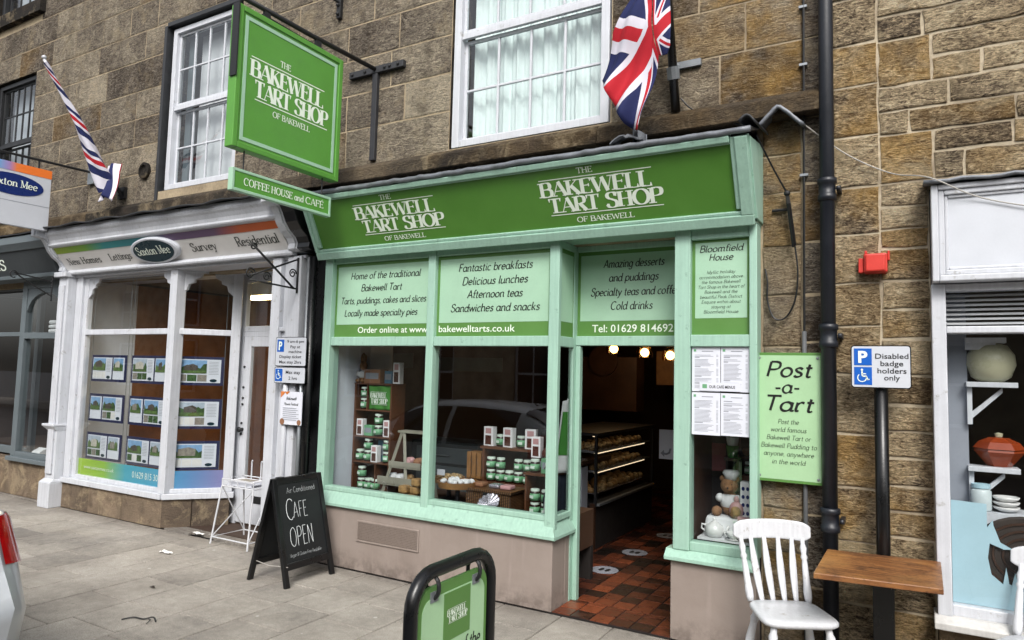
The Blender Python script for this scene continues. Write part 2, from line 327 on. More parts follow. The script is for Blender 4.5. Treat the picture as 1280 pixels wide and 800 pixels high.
SPLIT = {'post', 'rail', 'window_pane', 'console_bracket', 'fascia_cheek', 'side_panel', 'shelf', 'leg', 'drawer', 'handle', 'screw', 'hinge', 'clip', 'bolt', 'hanging_wire', 'hook', 'back_panel', 'divider', 'tray', 'slat', 'lug', 'eye', 'footprint', 'hanging_ring', 'stall_stone', 'wheel_arch', 'corner_bracket', 'rear_wall', 'board_strip', 'strip_light', 'badge', 'pilaster', 'window_reveal'}
class MB:
    def __init__(s): s.v = []; s.f = []; s.at = {}; s.uv = None; s.pc = []
    def add(s, vs, fs, **at):
        o = len(s.v); s.v += [tuple(p) for p in vs]; n = len(s.f); s.pc.append((o, n))
        s.f += [tuple(i+o for i in f) for f in fs]
        for k, val in at.items(): s.at.setdefault(k, {}).update({i: val for i in range(n, len(s.f))})
        return s
    def box(s, x0, x1, y0, y1, z0, z1, **at):
        x0, x1 = min(x0, x1), max(x0, x1); y0, y1 = min(y0, y1), max(y0, y1); z0, z1 = min(z0, z1), max(z0, z1)
        return s.add([(x0, y0, z0), (x1, y0, z0), (x1, y1, z0), (x0, y1, z0), (x0, y0, z1), (x1, y0, z1), (x1, y1, z1), (x0, y1, z1)],
                     [(0, 3, 2, 1), (4, 5, 6, 7), (0, 1, 5, 4), (1, 2, 6, 5), (2, 3, 7, 6), (3, 0, 4, 7)], **at)
    def hexa(s, bot, top, **at):
        return s.add(list(bot)+list(top), [(3, 2, 1, 0), (4, 5, 6, 7), (0, 1, 5, 4), (1, 2, 6, 5), (2, 3, 7, 6), (3, 0, 4, 7)], **at)
    def prism(s, poly, a, b, **at):
        """poly: 3-D points of one face; extruded along vector b-a (vectors)"""
        n = len(poly); A = [Vector(p)+Vector(a) for p in poly]; B = [Vector(p)+Vector(b) for p in poly]
        return s.add(A+B, [tuple(range(n-1, -1, -1)), tuple(range(n, 2*n))]+[(i, (i+1) % n, n+(i+1) % n, n+i) for i in range(n)], **at)
    def extr(s, prof, x0, x1, **at):
        """profile of (y,z) points run along X"""
        return s.prism([(0, y, z) for y, z in prof], (x0, 0, 0), (x1, 0, 0), **at)
    def tube(s, pts, r, n=8, closed=False, **at):
        pts = [Vector(p) for p in pts]; m = len(pts); rr = r if isinstance(r, (list, tuple)) else [r]*m
        vs = []; prev = None
        for i, p in enumerate(pts):
            if closed: d = pts[(i+1) % m]-pts[i-1]
            else: d = pts[min(i+1, m-1)]-pts[max(i-1, 0)]
            d.normalize()
            if prev is None:
                a = Vector((0, 0, 1)) if abs(d.z) < .9 else Vector((1, 0, 0)); u = d.cross(a).normalized()
            else: u = (prev-d*prev.dot(d)).normalized()
            prev = u; v = d.cross(u)
            for k in range(n):
                t = 2*math.pi*k/n; vs.append(p+(u*math.cos(t)+v*math.sin(t))*rr[i])
        fs = [(i*n+k, i*n+(k+1) % n, ((i+1) % m)*n+(k+1) % n, ((i+1) % m)*n+k) for i in range(m if closed else m-1) for k in range(n)]
        if not closed: fs += [tuple(range(n-1, -1, -1)), tuple(range((m-1)*n, m*n))]
        return s.add(vs, fs, **at)
    def lathe(s, prof, c, n=20, axis='z', **at):
        vs = []; c = Vector(c)
        for r, h in prof:
            for k in range(n):
                t = 2*math.pi*k/n; x, y = r*math.cos(t), r*math.sin(t)
                vs.append(c+Vector({'z': (x, y, h), 'y': (x, h, y), 'x': (h, x, y)}[axis]))
        m = len(prof)
        fs = [(i*n+k, i*n+(k+1) % n, (i+1)*n+(k+1) % n, (i+1)*n+k) for i in range(m-1) for k in range(n)]+[tuple(range(n-1, -1, -1)), tuple(range((m-1)*n, m*n))]
        return s.add(vs, fs, **at)
    def ball(s, c, rx, ry=None, rz=None, n=14, m=9, **at):
        ry = ry or rx; rz = rz or rx; vs = []
        for i in range(m+1):
            a = math.pi*i/m
            for k in range(n):
                t = 2*math.pi*k/n; q = max(math.sin(a), .02)
                vs.append((c[0]+rx*q*math.cos(t), c[1]+ry*q*math.sin(t), c[2]-rz*math.cos(a)))
        return s.add(vs, [(i*n+k, i*n+(k+1) % n, (i+1)*n+(k+1) % n, (i+1)*n+k) for i in range(m) for k in range(n)]+[tuple(range(n-1, -1, -1)), tuple(range(m*n, m*n+n))], **at)
    def grid(s, fn, nu, nv, uv=False, **at):
        o = len(s.v); vs = [fn(i/nu, j/nv) for j in range(nv+1) for i in range(nu+1)]
        fs = [(j*(nu+1)+i, j*(nu+1)+i+1, (j+1)*(nu+1)+i+1, (j+1)*(nu+1)+i) for j in range(nv) for i in range(nu)]
        if uv:
            s.uv = s.uv or {}
            for j in range(nv+1):
                for i in range(nu+1): s.uv[o+j*(nu+1)+i] = (i/nu, j/nv)
        return s.add(vs, fs, **at)
    def build(s, name, mat, parent=None, bevel=0.0, smooth=False, local=False, solid=0.0, seg=2, whole=False):
        if name in SPLIT and len(s.pc) > 1 and not whole and parent is not None and not s.uv:
            last = None; pc = s.pc+[(len(s.v), len(s.f))]
            for (v0, f0), (v1, f1) in zip(pc, pc[1:]):
                q = MB(); q.add(s.v[v0:v1], [tuple(i-v0 for i in f) for f in s.f[f0:f1]])
                for k, d in s.at.items(): q.at[k] = {i-f0: d[i] for i in range(f0, f1) if i in d}
                last = q.build(name, mat, parent, bevel, smooth, local, solid, seg)
            return last
        me = bpy.data.meshes.new(name); b = Vector((0, 0, 0)) if local else base_of(parent)
        me.from_pydata([(p[0]-b.x, p[1]-b.y, p[2]-b.z) for p in s.v], [], s.f); me.validate(); me.update()
        for k, d in s.at.items():
            if len(me.polygons) == len(s.f):
                a = me.attributes.new(k, 'FLOAT', 'FACE'); a.data.foreach_set('value', [d.get(i, .5) for i in range(len(s.f))])
        if s.uv:
            l = me.uv_layers.new(name='UVMap')
            for lp in me.loops: l.data[lp.index].uv = s.uv.get(lp.vertex_index, (0, 0))
        me.materials.append(M[mat] if isinstance(mat, str) else mat)
        if smooth: me.polygons.foreach_set('use_smooth', [True]*len(me.polygons))
        o = bpy.data.objects.new(name, me); COL.objects.link(o)
        if parent: o.parent = parent
        if solid: x = o.modifiers.new('thick', 'SOLIDIFY'); x.thickness = solid; x.offset = 0
        if bevel:
            x = o.modifiers.new('bevel', 'BEVEL'); x.width = bevel; x.segments = seg; x.limit_method = 'ANGLE'; x.angle_limit = R(40)
            x.harden_normals = False
        return o

def tag(o, label=None, cat=None, group=None, kind=None):
    if label: o['label'] = label
    if cat: o['category'] = cat
    if group: o['group'] = group
    if kind: o['kind'] = kind
    return o
def thing(name, label, cat, loc=(0, 0, 0), group=None, rotz=0.0):
    o = bpy.data.objects.new(name, None); COL.objects.link(o); o.location = loc; o.rotation_euler = (0, 0, rotz); o.empty_display_size = .1
    return tag(o, label, cat, group)
def struct(o): o['kind'] = 'structure'; return o
def copy_tree(o, parent=None):
    c = o.copy(); COL.objects.link(c)
    if parent: c.parent = parent
    for ch in list(o.children): copy_tree(ch, c)
    return c
def frame_boxes(mb, x0, x1, z0, z1, y0, y1, t, tb=None, tt=None):
    """a rectangular frame in the XZ plane: stiles run full height, rails butt between them"""
    tb = tb or t; tt = tt or t
    mb.box(x0, x0+t, y0, y1, z0, z1); mb.box(x1-t, x1, y0, y1, z0, z1)
    mb.box(x0+t, x1-t, y0, y1, z0, z0+tb); mb.box(x0+t, x1-t, y0, y1, z1-tt, z1)
    return mb

# ------------------------------------------------------------------ lettering (drawn stroke by stroke)
GL = {}
def _gl(src):
    for ln in src.strip().split('\n'):
        ch, adv, st = ln.split(' ', 2); out = []
        for q in st.split(';'):
            out.append((q[0], [float(x) for x in q[1:].split()]))
        GL[ch] = (float(adv), out)
_gl('''A 70 l2 0 34 100;K34 100 68 0;l14 34 57 34
B 64 L10 0 10 100;C10 100 35 100 50 93 55 76 50 60 34 53 10 53;C10 53 38 53 56 45 61 27 55 8 36 0 10 0
C 76 A42 50 36 50 48 312
D 74 L10 0 10 100;C10 100 36 100 60 86 68 50 60 14 36 0 10 0
E 60 L10 0 10 100;h10 100 53 100;m10 53 44 53;h10 0 56 0
F 56 L10 0 10 100;h10 100 53 100;m10 53 44 53
G 80 A42 50 36 50 48 320;L70 40 70 8
H 74 L10 0 10 100;L62 0 62 100;n10 52 62 52
I 24 L12 0 12 100
J 40 L26 100 26 14;C26 14 20 0 8 -4 0 4
K 68 L10 0 10 100;l58 100 10 42;K26 60 64 0
L 58 L10 0 10 100;h10 0 54 0
M 86 l10 0 10 100;K10 100 43 8;l43 8 76 100;L76 0 76 100
N 74 l10 0 10 100;K10 100 62 0;l62 0 62 100
O 84 A42 50 37 50 0 360
P 62 L10 0 10 100;C10 100 36 100 53 92 58 74 52 56 34 48 10 48
R 66 L10 0 10 100;C10 100 35 100 51 92 56 76 51 58 34 50 10 50;K30 50 62 0
S 62 C54 80 47 96 32 101 16 95 9 79 17 63 34 53 51 41 57 23 49 5 31 -1 14 5 6 22
T 66 L33 0 33 100;h33 100 2 100;h33 100 64 100
U 72 L10 100 10 32;C10 32 14 10 35 0 56 10 61 32;l61 32 61 100
V 66 K2 100 33 0;l33 0 64 100
W 98 K2 100 27 0;l27 0 49 96;K49 96 73 0;l73 0 96 100
Y 64 K2 100 32 48;l62 100 32 48;L32 48 32 0
É 60 L10 0 10 100;h10 100 53 100;m10 53 44 53;h10 0 56 0;l26 110 44 126
a 58 A27 30 23 30 0 360;L50 60 50 0
b 58 L8 100 8 0;A31 30 23 30 0 360
c 48 A29 30 24 30 50 310
d 58 A27 30 23 30 0 360;L50 100 50 0
e 54 n6 32 50 32;A28 30 23 30 8 320
f 34 C36 94 28 100 18 94 16 78;L16 78 16 0;n2 60 32 60
g 58 A27 30 23 30 0 360;L50 60 50 -8;C50 -8 44 -28 26 -32 6 -24
h 58 L8 100 8 0;C8 40 18 56 32 60 45 54 48 38;L48 38 48 0
i 22 L10 60 10 0;D10 82
j 24 L12 60 12 -16;C12 -16 8 -30 -6 -32;D12 82
k 54 L8 100 8 0;l44 60 8 24;K20 34 50 0
l 22 L10 100 10 0
m 88 L8 60 8 0;C8 40 16 56 27 60 39 54 42 38;L42 38 42 0;C42 40 50 56 61 60 73 54 76 38;L76 38 76 0
n 58 L8 60 8 0;C8 40 18 56 32 60 45 54 48 38;L48 38 48 0
o 58 A29 30 24 30 0 360
p 58 L8 60 8 -32;A31 30 23 30 0 360
q 58 A27 30 23 30 0 360;L50 60 50 -32
r 40 L8 60 8 0;C8 38 16 54 26 60 37 56
s 44 C38 50 30 58 20 60 10 54 9 44 18 34 30 28 38 18 34 5 22 0 12 2 6 10
t 36 L16 84 16 12;C16 12 19 2 27 0 34 5;n3 60 32 60
u 58 L8 60 8 22;C8 22 11 6 24 0 38 6 48 22;L48 60 48 0
v 52 K3 60 26 0;l26 0 49 60
w 78 K3 60 22 0;l22 0 39 60;K39 60 58 0;l58 0 75 60
x 50 K4 60 46 0;C46 60 4 0
y 52 K3 60 26 2;l49 60 22 -14;C22 -14 14 -30 2 -30
z 46 n6 60 42 60;K42 60 4 0;n4 0 44 0
, 22 l12 6 6 -14
. 20 D10 5
- 40 n5 34 34 34
& 72 C64 0 22 58 22 86 35 98 47 86 40 66 12 42 9 16 27 0 50 12 62 42''')

def catmull(P, k=7):
    if len(P) < 3: return P
    out = []
    for i in range(len(P)-1):
        p0, p1, p2, p3 = P[max(i-1, 0)], P[i], P[i+1], P[min(i+2, len(P)-1)]
        for j in range(k):
            t = j/k
            out.append(tuple(.5*(2*p1[a]+(p2[a]-p0[a])*t+(2*p0[a]-5*p1[a]+4*p2[a]-p3[a])*t*t+(3*p1[a]-p0[a]-3*p2[a]+p3[a])*t**3) for a in (0, 1)))
    return out+[P[-1]]

MODES = {'didone': (.235, .05, 0, 0, True), 'serif': (.15, .062, 0, 0, True), 'script': (.15, .075, 35, .20, False),
         'fine': (.105, .055, 35, .20, False), 'chalk': (.042, .034, 0, 0.03, False), 'hand': (.09, .08, 0, 0.0, False)}
def letters(text, mode, track=.06, space=.34):
    """-> list of (polyline, widths) in units of the cap height, total width"""
    thick, thin, pen, slant, serif = MODES[mode]; x = 0; out = []
    for ch in text:
        if ch == ' ': x += space; continue
        adv, strokes = GL[ch]; q = []
        for kind, a in strokes:
            if kind == 'D':
                s = thick*.75; q.append(([(a[0]/100-s/2, a[1]/100), (a[0]/100+s/2, a[1]/100)], [s, s])); continue
            if kind == 'A':
                n = 22 if abs(a[5]-a[4]) > 200 else 12
                P = [(a[0]/100+a[2]/100*math.cos(R(a[4]+(a[5]-a[4])*i/n)), a[1]/100+a[3]/100*math.sin(R(a[4]+(a[5]-a[4])*i/n))) for i in range(n+1)]
            else:
                P = [(a[i]/100, a[i+1]/100) for i in range(0, len(a), 2)]
                if kind == 'C': P = catmull(P)
            if mode in ('script', 'fine') and kind == 'L' and P[-1][1] == 0 and abs(P[-1][0]-P[0][0]) < .02 and ch.islower():
                P = [P[0], (P[-1][0], .10), (P[-1][0]+.025, .03), (P[-1][0]+.07, .01), (P[-1][0]+.13, .07)]
            W = []
            for i in range(len(P)):
                p, r = P[max(i-1, 0)], P[min(i+1, len(P)-1)]; dx, dy = r[0]-p[0], r[1]-p[1]; L = math.hypot(dx, dy) or 1
                if kind == 'K': wd = thick*.95
                elif kind in 'lhmn' and mode in ('didone', 'serif'): wd = thin
                else:
                    f = abs(math.sin(math.atan2(dy, dx)-R(pen))); wd = thin+(thick-thin)*f**(1.6 if mode == 'didone' else 1)
                W.append(wd)
            q.append((P, W))
            if serif and kind in 'LlK' and len(P) == 2:
                for (px, py), o in ((P[0], P[1]), (P[-1], P[0])):
                    if py in (0, 1.0) or (py == .6 and ch.islower()) or py in (-.32,):
                        if abs(o[1]-py) > .3 and not (ch in 'AMNWV' and kind == 'K' and py == (1.0 if ch == 'A' else 0)) and not (ch == 'W' and kind == 'l' and py == 0) and not (ch in 'AVM' and kind == 'l' and (px, py) in ((.34, 1.0), (.33, 0), (.43, .08))):
                            s = thick*.62+.05
                            lo, hi = -s, s
                            if ch.islower() and py in (.6, 1.0): hi = 0
                            yy = py-thin/2 if py > 0 else py+thin/2
                            q.append(([(px+lo, yy), (px+hi, yy)], [thin*1.1]*2))
            if serif and kind in 'hm':
                ex, ey = P[-1]; up = -1 if ey > .7 else 1
                if kind == 'h':
                    t = thin*1.2; q.append(([(ex, ey+(thin/2 if ey > .7 else -thin/2)), (ex+(.0), ey+up*.22)], [t*2.2, t*.6]))
                else: q.append(([(ex, ey-.10), (ex, ey+.10)], [thin*1.3]*2))
            if serif and kind == 'A' and ch == 'C':
                q.append(([(P[0][0]+.01, P[0][1]+.10), (P[0][0]+.01, P[0][1]-.16)], [thin*2.4, thin*.8]))
            if serif and ch == 'S' and kind == 'C':
                q.append(([(.545, .97), (.545, .74)], [thin*.9, thin*2])); q.append(([(.065, .03), (.065, .26)], [thin*.9, thin*2]))
        for P, W in q: out.append(([(x+px+py*slant, py) for px, py in P], W))
        x += adv/100+track
    return out, max(x-track, .01)

def put_text(name, mat, parent, items, mode, O, U, V, N, lift=.0015, jitter=0.0, local=False):
    """items: (text, centre_u, baseline_v, cap_height, width or None); O/U/V/N frame of the board"""
    O, U, V, N = Vector(O), Vector(U).normalized(), Vector(V).normalized(), Vector(N).normalized(); mb = MB(); k = 0
    for it in items:
        text, cu, bv, h = it[:4]; width = it[4] if len(it) > 4 else None; md = it[5] if len(it) > 5 else mode
        st, tw = letters(text, md, track={'didone': .035, 'serif': .07, 'script': .05, 'fine': .07}.get(md, .08)); sx = (width/tw) if width else h
        for P, W in st:
            k += 1; z = lift+.00012*(k % 9); vs = []
            if jitter: P = [(a+random.uniform(-1, 1)*jitter, b+random.uniform(-1, 1)*jitter) for a, b in P]
            Q = [((a-tw/2)*sx+cu, b*h+bv) for a, b in P]; n = len(Q)
            wx = sx*.5+h*.5
            for i in range(n):
                p, r = Q[max(i-1, 0)], Q[min(i+1, n-1)]; dx, dy = r[0]-p[0], r[1]-p[1]; L = math.hypot(dx, dy) or 1
                if n > 2 and i == 0 and math.dist(P[0], P[-1]) < 1e-4: p = Q[n-2]; dx, dy = r[0]-p[0], r[1]-p[1]; L = math.hypot(dx, dy)
                if n > 2 and i == n-1 and math.dist(P[0], P[-1]) < 1e-4: r = Q[1]; dx, dy = r[0]-p[0], r[1]-p[1]; L = math.hypot(dx, dy)
                ox, oy = -dy/L*W[i]*wx/2, dx/L*W[i]*wx/2
                for s in (1, -1): vs.append(O+U*(Q[i][0]+s*ox)+V*(Q[i][1]+s*oy)+N*z)
            mb.add(vs, [(2*i, 2*i+1, 2*i+3, 2*i+2) for i in range(n-1)])
    return mb.build(name, mat, parent, local=local)

def sans(name, mat, parent, items, O, U, V, N, lift=.0015, local=False, bold=0.0):
    """built-in sans lettering turned into a mesh"""
    O, U, V, N = Vector(O), Vector(U).normalized(), Vector(V).normalized(), Vector(N).normalized(); mb = MB()
    for text, cu, bv, h, width in items:
        c = bpy.data.curves.new('lettering', 'FONT'); c.body = text; c.size = 1.0; c.offset = bold; c.resolution_u = 3
        o = bpy.data.objects.new('lettering', c); COL.objects.link(o); dg = bpy.context.evaluated_depsgraph_get()
        me = bpy.data.meshes.new_from_object(o.evaluated_get(dg)); bpy.data.objects.remove(o)
        xs = [v.co.x for v in me.vertices]; x0, x1 = min(xs), max(xs)
        sy = h/.69; sx = width/(x1-x0) if width else sy
        mb.add([O+U*((v.co.x-(x0+x1)/2)*sx+cu)+V*(v.co.y*sy+bv)+N*lift for v in me.vertices], [tuple(p.vertices) for p in me.polygons])
        bpy.data.meshes.remove(me)
    return mb.build(name, mat, parent, local=local)

def bars(name, mat, parent, rects, O, U, V, N, lift=.0012, local=False):
    O, U, V, N = Vector(O), Vector(U).normalized(), Vector(V).normalized(), Vector(N).normalized(); mb = MB()
    for u0, u1, v0, v1 in rects:
        mb.add([O+U*a+V*b+N*lift for a, b in ((u0, v0), (u1, v0), (u1, v1), (u0, v1))], [(0, 1, 2, 3)])
    return mb.build(name, mat, parent, local=local)

def logo(parent, O, U, V, N, W, H, mat='white_lettering', small=True, lift=.0015, local=False):
    """two lines of fat-face capitals between thin rules; O is the middle of the mark"""
    h = H*.425; it = [('BAKEWELL', -W*.035, H*.035, h, W*.93), ('TART SHOP', W*.03, -H*.46, h, W*.94)]
    if small: it += [('THE', -W*.09, H*.62, H*.16, W*.13, 'serif'), ('OF BAKEWELL', W*.02, -H*.80, H*.15, W*.48, 'serif')]
    o = put_text('lettering', mat, parent, it, 'didone', O, U, V, N, lift, local=local)
    bars('rule', mat, parent, [(-W*.5, W*.44, H*.52, H*.545), (-W*.44, W*.5, -H*.545, -H*.52)], O, U, V, N, lift, local=local)
    return o

# ------------------------------------------------------------------ masonry
def cells(x0, x1, z0, z1, holes):
    xs = sorted({x0, x1, *[h[0] for h in holes], *[h[1] for h in holes]}); zs = sorted({z0, z1, *[h[2] for h in holes], *[h[3] for h in holes]})
    xs = [x for x in xs if x0 <= x <= x1]; zs = [z for z in zs if z0 <= z <= z1]; out = []
    for a, b in zip(xs, xs[1:]):
        for c, d in zip(zs, zs[1:]):
            mx, mz = (a+b)/2, (c+d)/2
            if not any(h[0] < mx < h[1] and h[2] < mz < h[3] for h in holes): out.append((a, b, c, d))
    return out
def minus(a, b, holes, z0, z1):
    segs = [(a, b)]
    for h in holes:
        if h[2] < z1-.02 and h[3] > z0+.02:
            new = []
            for s, e in segs:
                if h[1] <= s or h[0] >= e: new.append((s, e)); continue
                if h[0] > s: new.append((s, h[0]))
                if h[1] < e: new.append((h[1], e))
            segs = new
    return [s for s in segs if s[1]-s[0] > .03]
def block(mb, x0, x1, z0, z1, y, jt, dep, rough, tone, gold):
    """one dressed block: its face stands proud of the joint, arrises uneven"""
    x0 += jt; x1 -= jt; z0 += jt; z1 -= jt
    nx = max(2, int((x1-x0)/.09)); nz = max(2, int((z1-z0)/.09))
    per = [(x0+(x1-x0)*i/nx, z0) for i in range(nx)]+[(x1, z0+(z1-z0)*i/nz) for i in range(nz)]+[(x1-(x1-x0)*i/nx, z1) for i in range(nx)]+[(x0, z1-(z1-z0)*i/nz) for i in range(nz)]
    j = lambda: random.uniform(-1, 1)*rough
    per = [(a+j(), b+j()) for a, b in per]; n = len(per); cx, cz = (x0+x1)/2, (z0+z1)/2
    ins = .010; d0 = random.uniform(-.3, .3)*dep
    outer = [(a, y+dep+.004, b) for a, b in per]
    fx = (x1-x0-2*ins)/(x1-x0); fz = (z1-z0-2*ins)/(z1-z0)
    mid = [(cx+(a-cx)*(1-(1-fx)*.3), y+dep*.35+d0, cz+(b-cz)*(1-(1-fz)*.3)) for a, b in per]
    inn = [(cx+(a-cx)*fx, y+d0+random.uniform(-.002, .002), cz+(b-cz)*fz) for a, b in per]
    fs = [(i, (i+1) % n, n+(i+1) % n, n+i) for i in range(n)]+[(n+i, n+(i+1) % n, 2*n+(i+1) % n, 2*n+i) for i in range(n)]+[tuple(range(2*n, 3*n))]
    mb.add(outer+mid+inn, fs, tone=tone, rnd=random.random(), gold=gold)
def courses(mb, x0, x1, zs, holes, y, lens, jt, dep, rough, tone=(.45, .16), gold=lambda x, z: 0, stag=True):
    for i, (a, b) in enumerate(zip(zs, zs[1:])):
        for s, e in minus(x0, x1, holes, a, b):
            x = s; first = True
            while x < e-.01:
                L = random.uniform(*lens)
                if first and i % 2: L *= .55
                first = False
                if e-(x+L) < lens[0]*.6: L = e-x
                block(mb, x, min(x+L, e), a, b, y, jt, dep, rough, random.gauss(*tone), gold(x, a)); x += L
def mortar_sheet(mb, x0, x1, z0, z1, holes, y):
    for a, b, c, d in cells(x0, x1, z0, z1, holes): mb.add([(a, y, c), (b, y, c), (b, y, d), (a, y, d)], [(0, 1, 2, 3)])
def slabs(mb, x0, x1, y0, y1, wid, lens, z, jt, dep, tone=(.5, .14), stag=True, even=False):
    x = x0; k = 0
    while x < x1-.01:
        W = wid if even else wid*random.uniform(.85, 1.15); X1 = min(x+W, x1); y = y0-(random.uniform(0, lens[0]) if stag else 0)
        while y < y1-.01:
            L = random.uniform(*lens); a, b = max(y, y0), min(y+L, y1); y += L
            if b-a < .04: continue
            j = jt; c = .004; t = z+random.uniform(-.0015, .0015) if not even else z
            mb.add([(x+j, a+j, z-dep), (X1-j, a+j, z-dep), (X1-j, b-j, z-dep), (x+j, b-j, z-dep), (x+j+c, a+j+c, t), (X1-j-c, a+j+c, t), (X1-j-c, b-j-c, t), (x+j+c, b-j-c, t)],
                   [(4, 5, 6, 7), (0, 1, 5, 4), (1, 2, 6, 5), (2, 3, 7, 6), (3, 0, 4, 7)], tone=random.gauss(*tone), rnd=random.random())
        x = X1; k += 1

# ================================================================== the setting
mb = MB()
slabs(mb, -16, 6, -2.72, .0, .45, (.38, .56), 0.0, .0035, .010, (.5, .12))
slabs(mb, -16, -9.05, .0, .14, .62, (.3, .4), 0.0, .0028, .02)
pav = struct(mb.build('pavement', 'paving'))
struct(MB().box(-16, 6, -2.72, 0, -.06, -.007).build('pavement_bed', 'joint_dirt'))
mb = MB()
for i in range(24): mb.box(-16+i*.92+.003, -16+(i+1)*.92-.003, -2.86, -2.723, -.25, 0.002)
struct(mb.build('kerb', 'paving', bevel=.015))
struct(MB().add([(-150, -9.0, -.13), (150, -9.0, -.13), (150, -2.80, -.13), (-150, -2.80, -.13)], [(0, 1, 2, 3)]).build('road', 'tarmac'))
struct(MB().add([(-150, -60, -.16), (150, -60, -.16), (150, 60, -.16), (-150, 60, -.16)], [(0, 1, 2, 3)]).build('ground', 'tarmac'))
struct(MB().box(-40, 40, -11.6, -9.0, -.2, 0).build('pavement', 'paving', bevel=.02))
mb = MB(); slabs(mb, -7.0, -5.0, .03, .60, .45, (.28, .36), .004, .0028, .02, (.25, .1)); struct(mb.build('doorway_paving', 'paving'))
mb = MB(); slabs(mb, -2.33, -1.44, .0, .36, .15, (.15, .15), .018, .0022, .02, (.55, .2), False, True)
slabs(mb, -4.7, -.93, .36, 6.0, .15, (.15, .15), .018, .0022, .02, (.5, .22), False, True); struct(mb.build('tiled_floor', 'quarry_tile'))
struct(MB().box(-4.7, -.93, .0, 6.0, -.1, .012).build('floor', 'room_dark'))

# ------------------------------------------------------------------ the long stone building above the shops
YW = .15
ZL = [3.66, 4.04, 4.39, 4.74, 5.09, 5.48, 5.85, 6.22, 6.60, 6.95, 7.32, 7.68, 8.05, 8.42, 8.8]
WIN = [(-7.70, -6.33, 3.78, 5.80), (-3.49, -1.98, 3.69, 5.80), (-11.86, -10.70, 3.92, 5.86), (-12.0, -10.66, 6.88, 8.35), (-7.6, -6.35, 6.88, 8.35), (-3.4, -2.05, 6.88, 8.35)]
bld = thing('stone_building', 'long sooty stone terrace of large blocks with white sash windows above the shops', 'building', (-6, .15, 0))
gold_l = lambda x, z: max(0, min(1, (x+2.2)/1.0))*(.9 if z < 4.4 else .6)+(.35 if random.random() < .12 else 0)
mb = MB()
courses(mb, -14, -.60, ZL, WIN, YW-.010, (.55, 1.15), .0055, .006, .002, (.50, .13), gold_l)
courses(mb, -.60, -.43, ZL, [], YW-.012, (.17, .17), .004, .006, .002, (.22, .1), lambda x, z: .2)
courses(mb, -.87, -.62, [0, .36, .65, .92, 1.28, 1.62, 1.97, 2.31, 2.64, 3.0, 3.26, 3.50], [], YW-.010, (.25, .26), .004, .012, .005, (.62, .12), lambda x, z: random.choice((.3, .7, 1)))
courses(mb, -.62, -.43, [0, .45, .9, 1.3, 1.7, 2.0, 2.31, 2.66, 3.05, 3.5], [], YW-.004, (.19, .2), .005, .012, .005, (.25, .12), lambda x, z: random.choice((0, .3, .6)))
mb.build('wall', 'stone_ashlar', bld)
mb = MB(); mortar_sheet(mb, -14, -.43, 3.5, 8.8, WIN, YW-.0045); mortar_sheet(mb, -.90, -.43, 0, 3.5, [], YW+.002)
mb.build('mortar', 'mortar', bld)
mb = MB(); x = -14
while x < -.47:
    L = min(random.uniform(.9, 1.7), -.43-x)
    if -.43-(x+L) < .4: L = -.43-x
    j = random.uniform(-.004, .004)
    mb.extr([(.30, 3.50), (.03+j, 3.50), (.03+j, 3.61), (.10, 3.665), (.30, 3.665)], x+.003, x+L-.003, tone=random.gauss(.4, .15), rnd=random.random(), gold=max(0, random.gauss(-.05, .25))); x += L
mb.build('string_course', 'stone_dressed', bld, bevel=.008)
MB().box(-14, -.9, .26, .40, 2.78, 3.50).build('backing_wall', 'mortar', bld)
MB().box(-14.2, -.43, .45, 8, 8.8, 9.0).build('roof', 'lead_dark', bld)
MB().box(-14.2, -.43, 7.9, 8.1, 0, 8.8).build('rear_wall', 'mortar', bld); MB().box(-14.2, -14.0, .3, 7.9, 0, 8.8).build('end_wall', 'mortar', bld)
MB().box(-14, -.9, .40, 7.9, 3.40, 3.50).build('upper_floor', 'room_dark', bld)
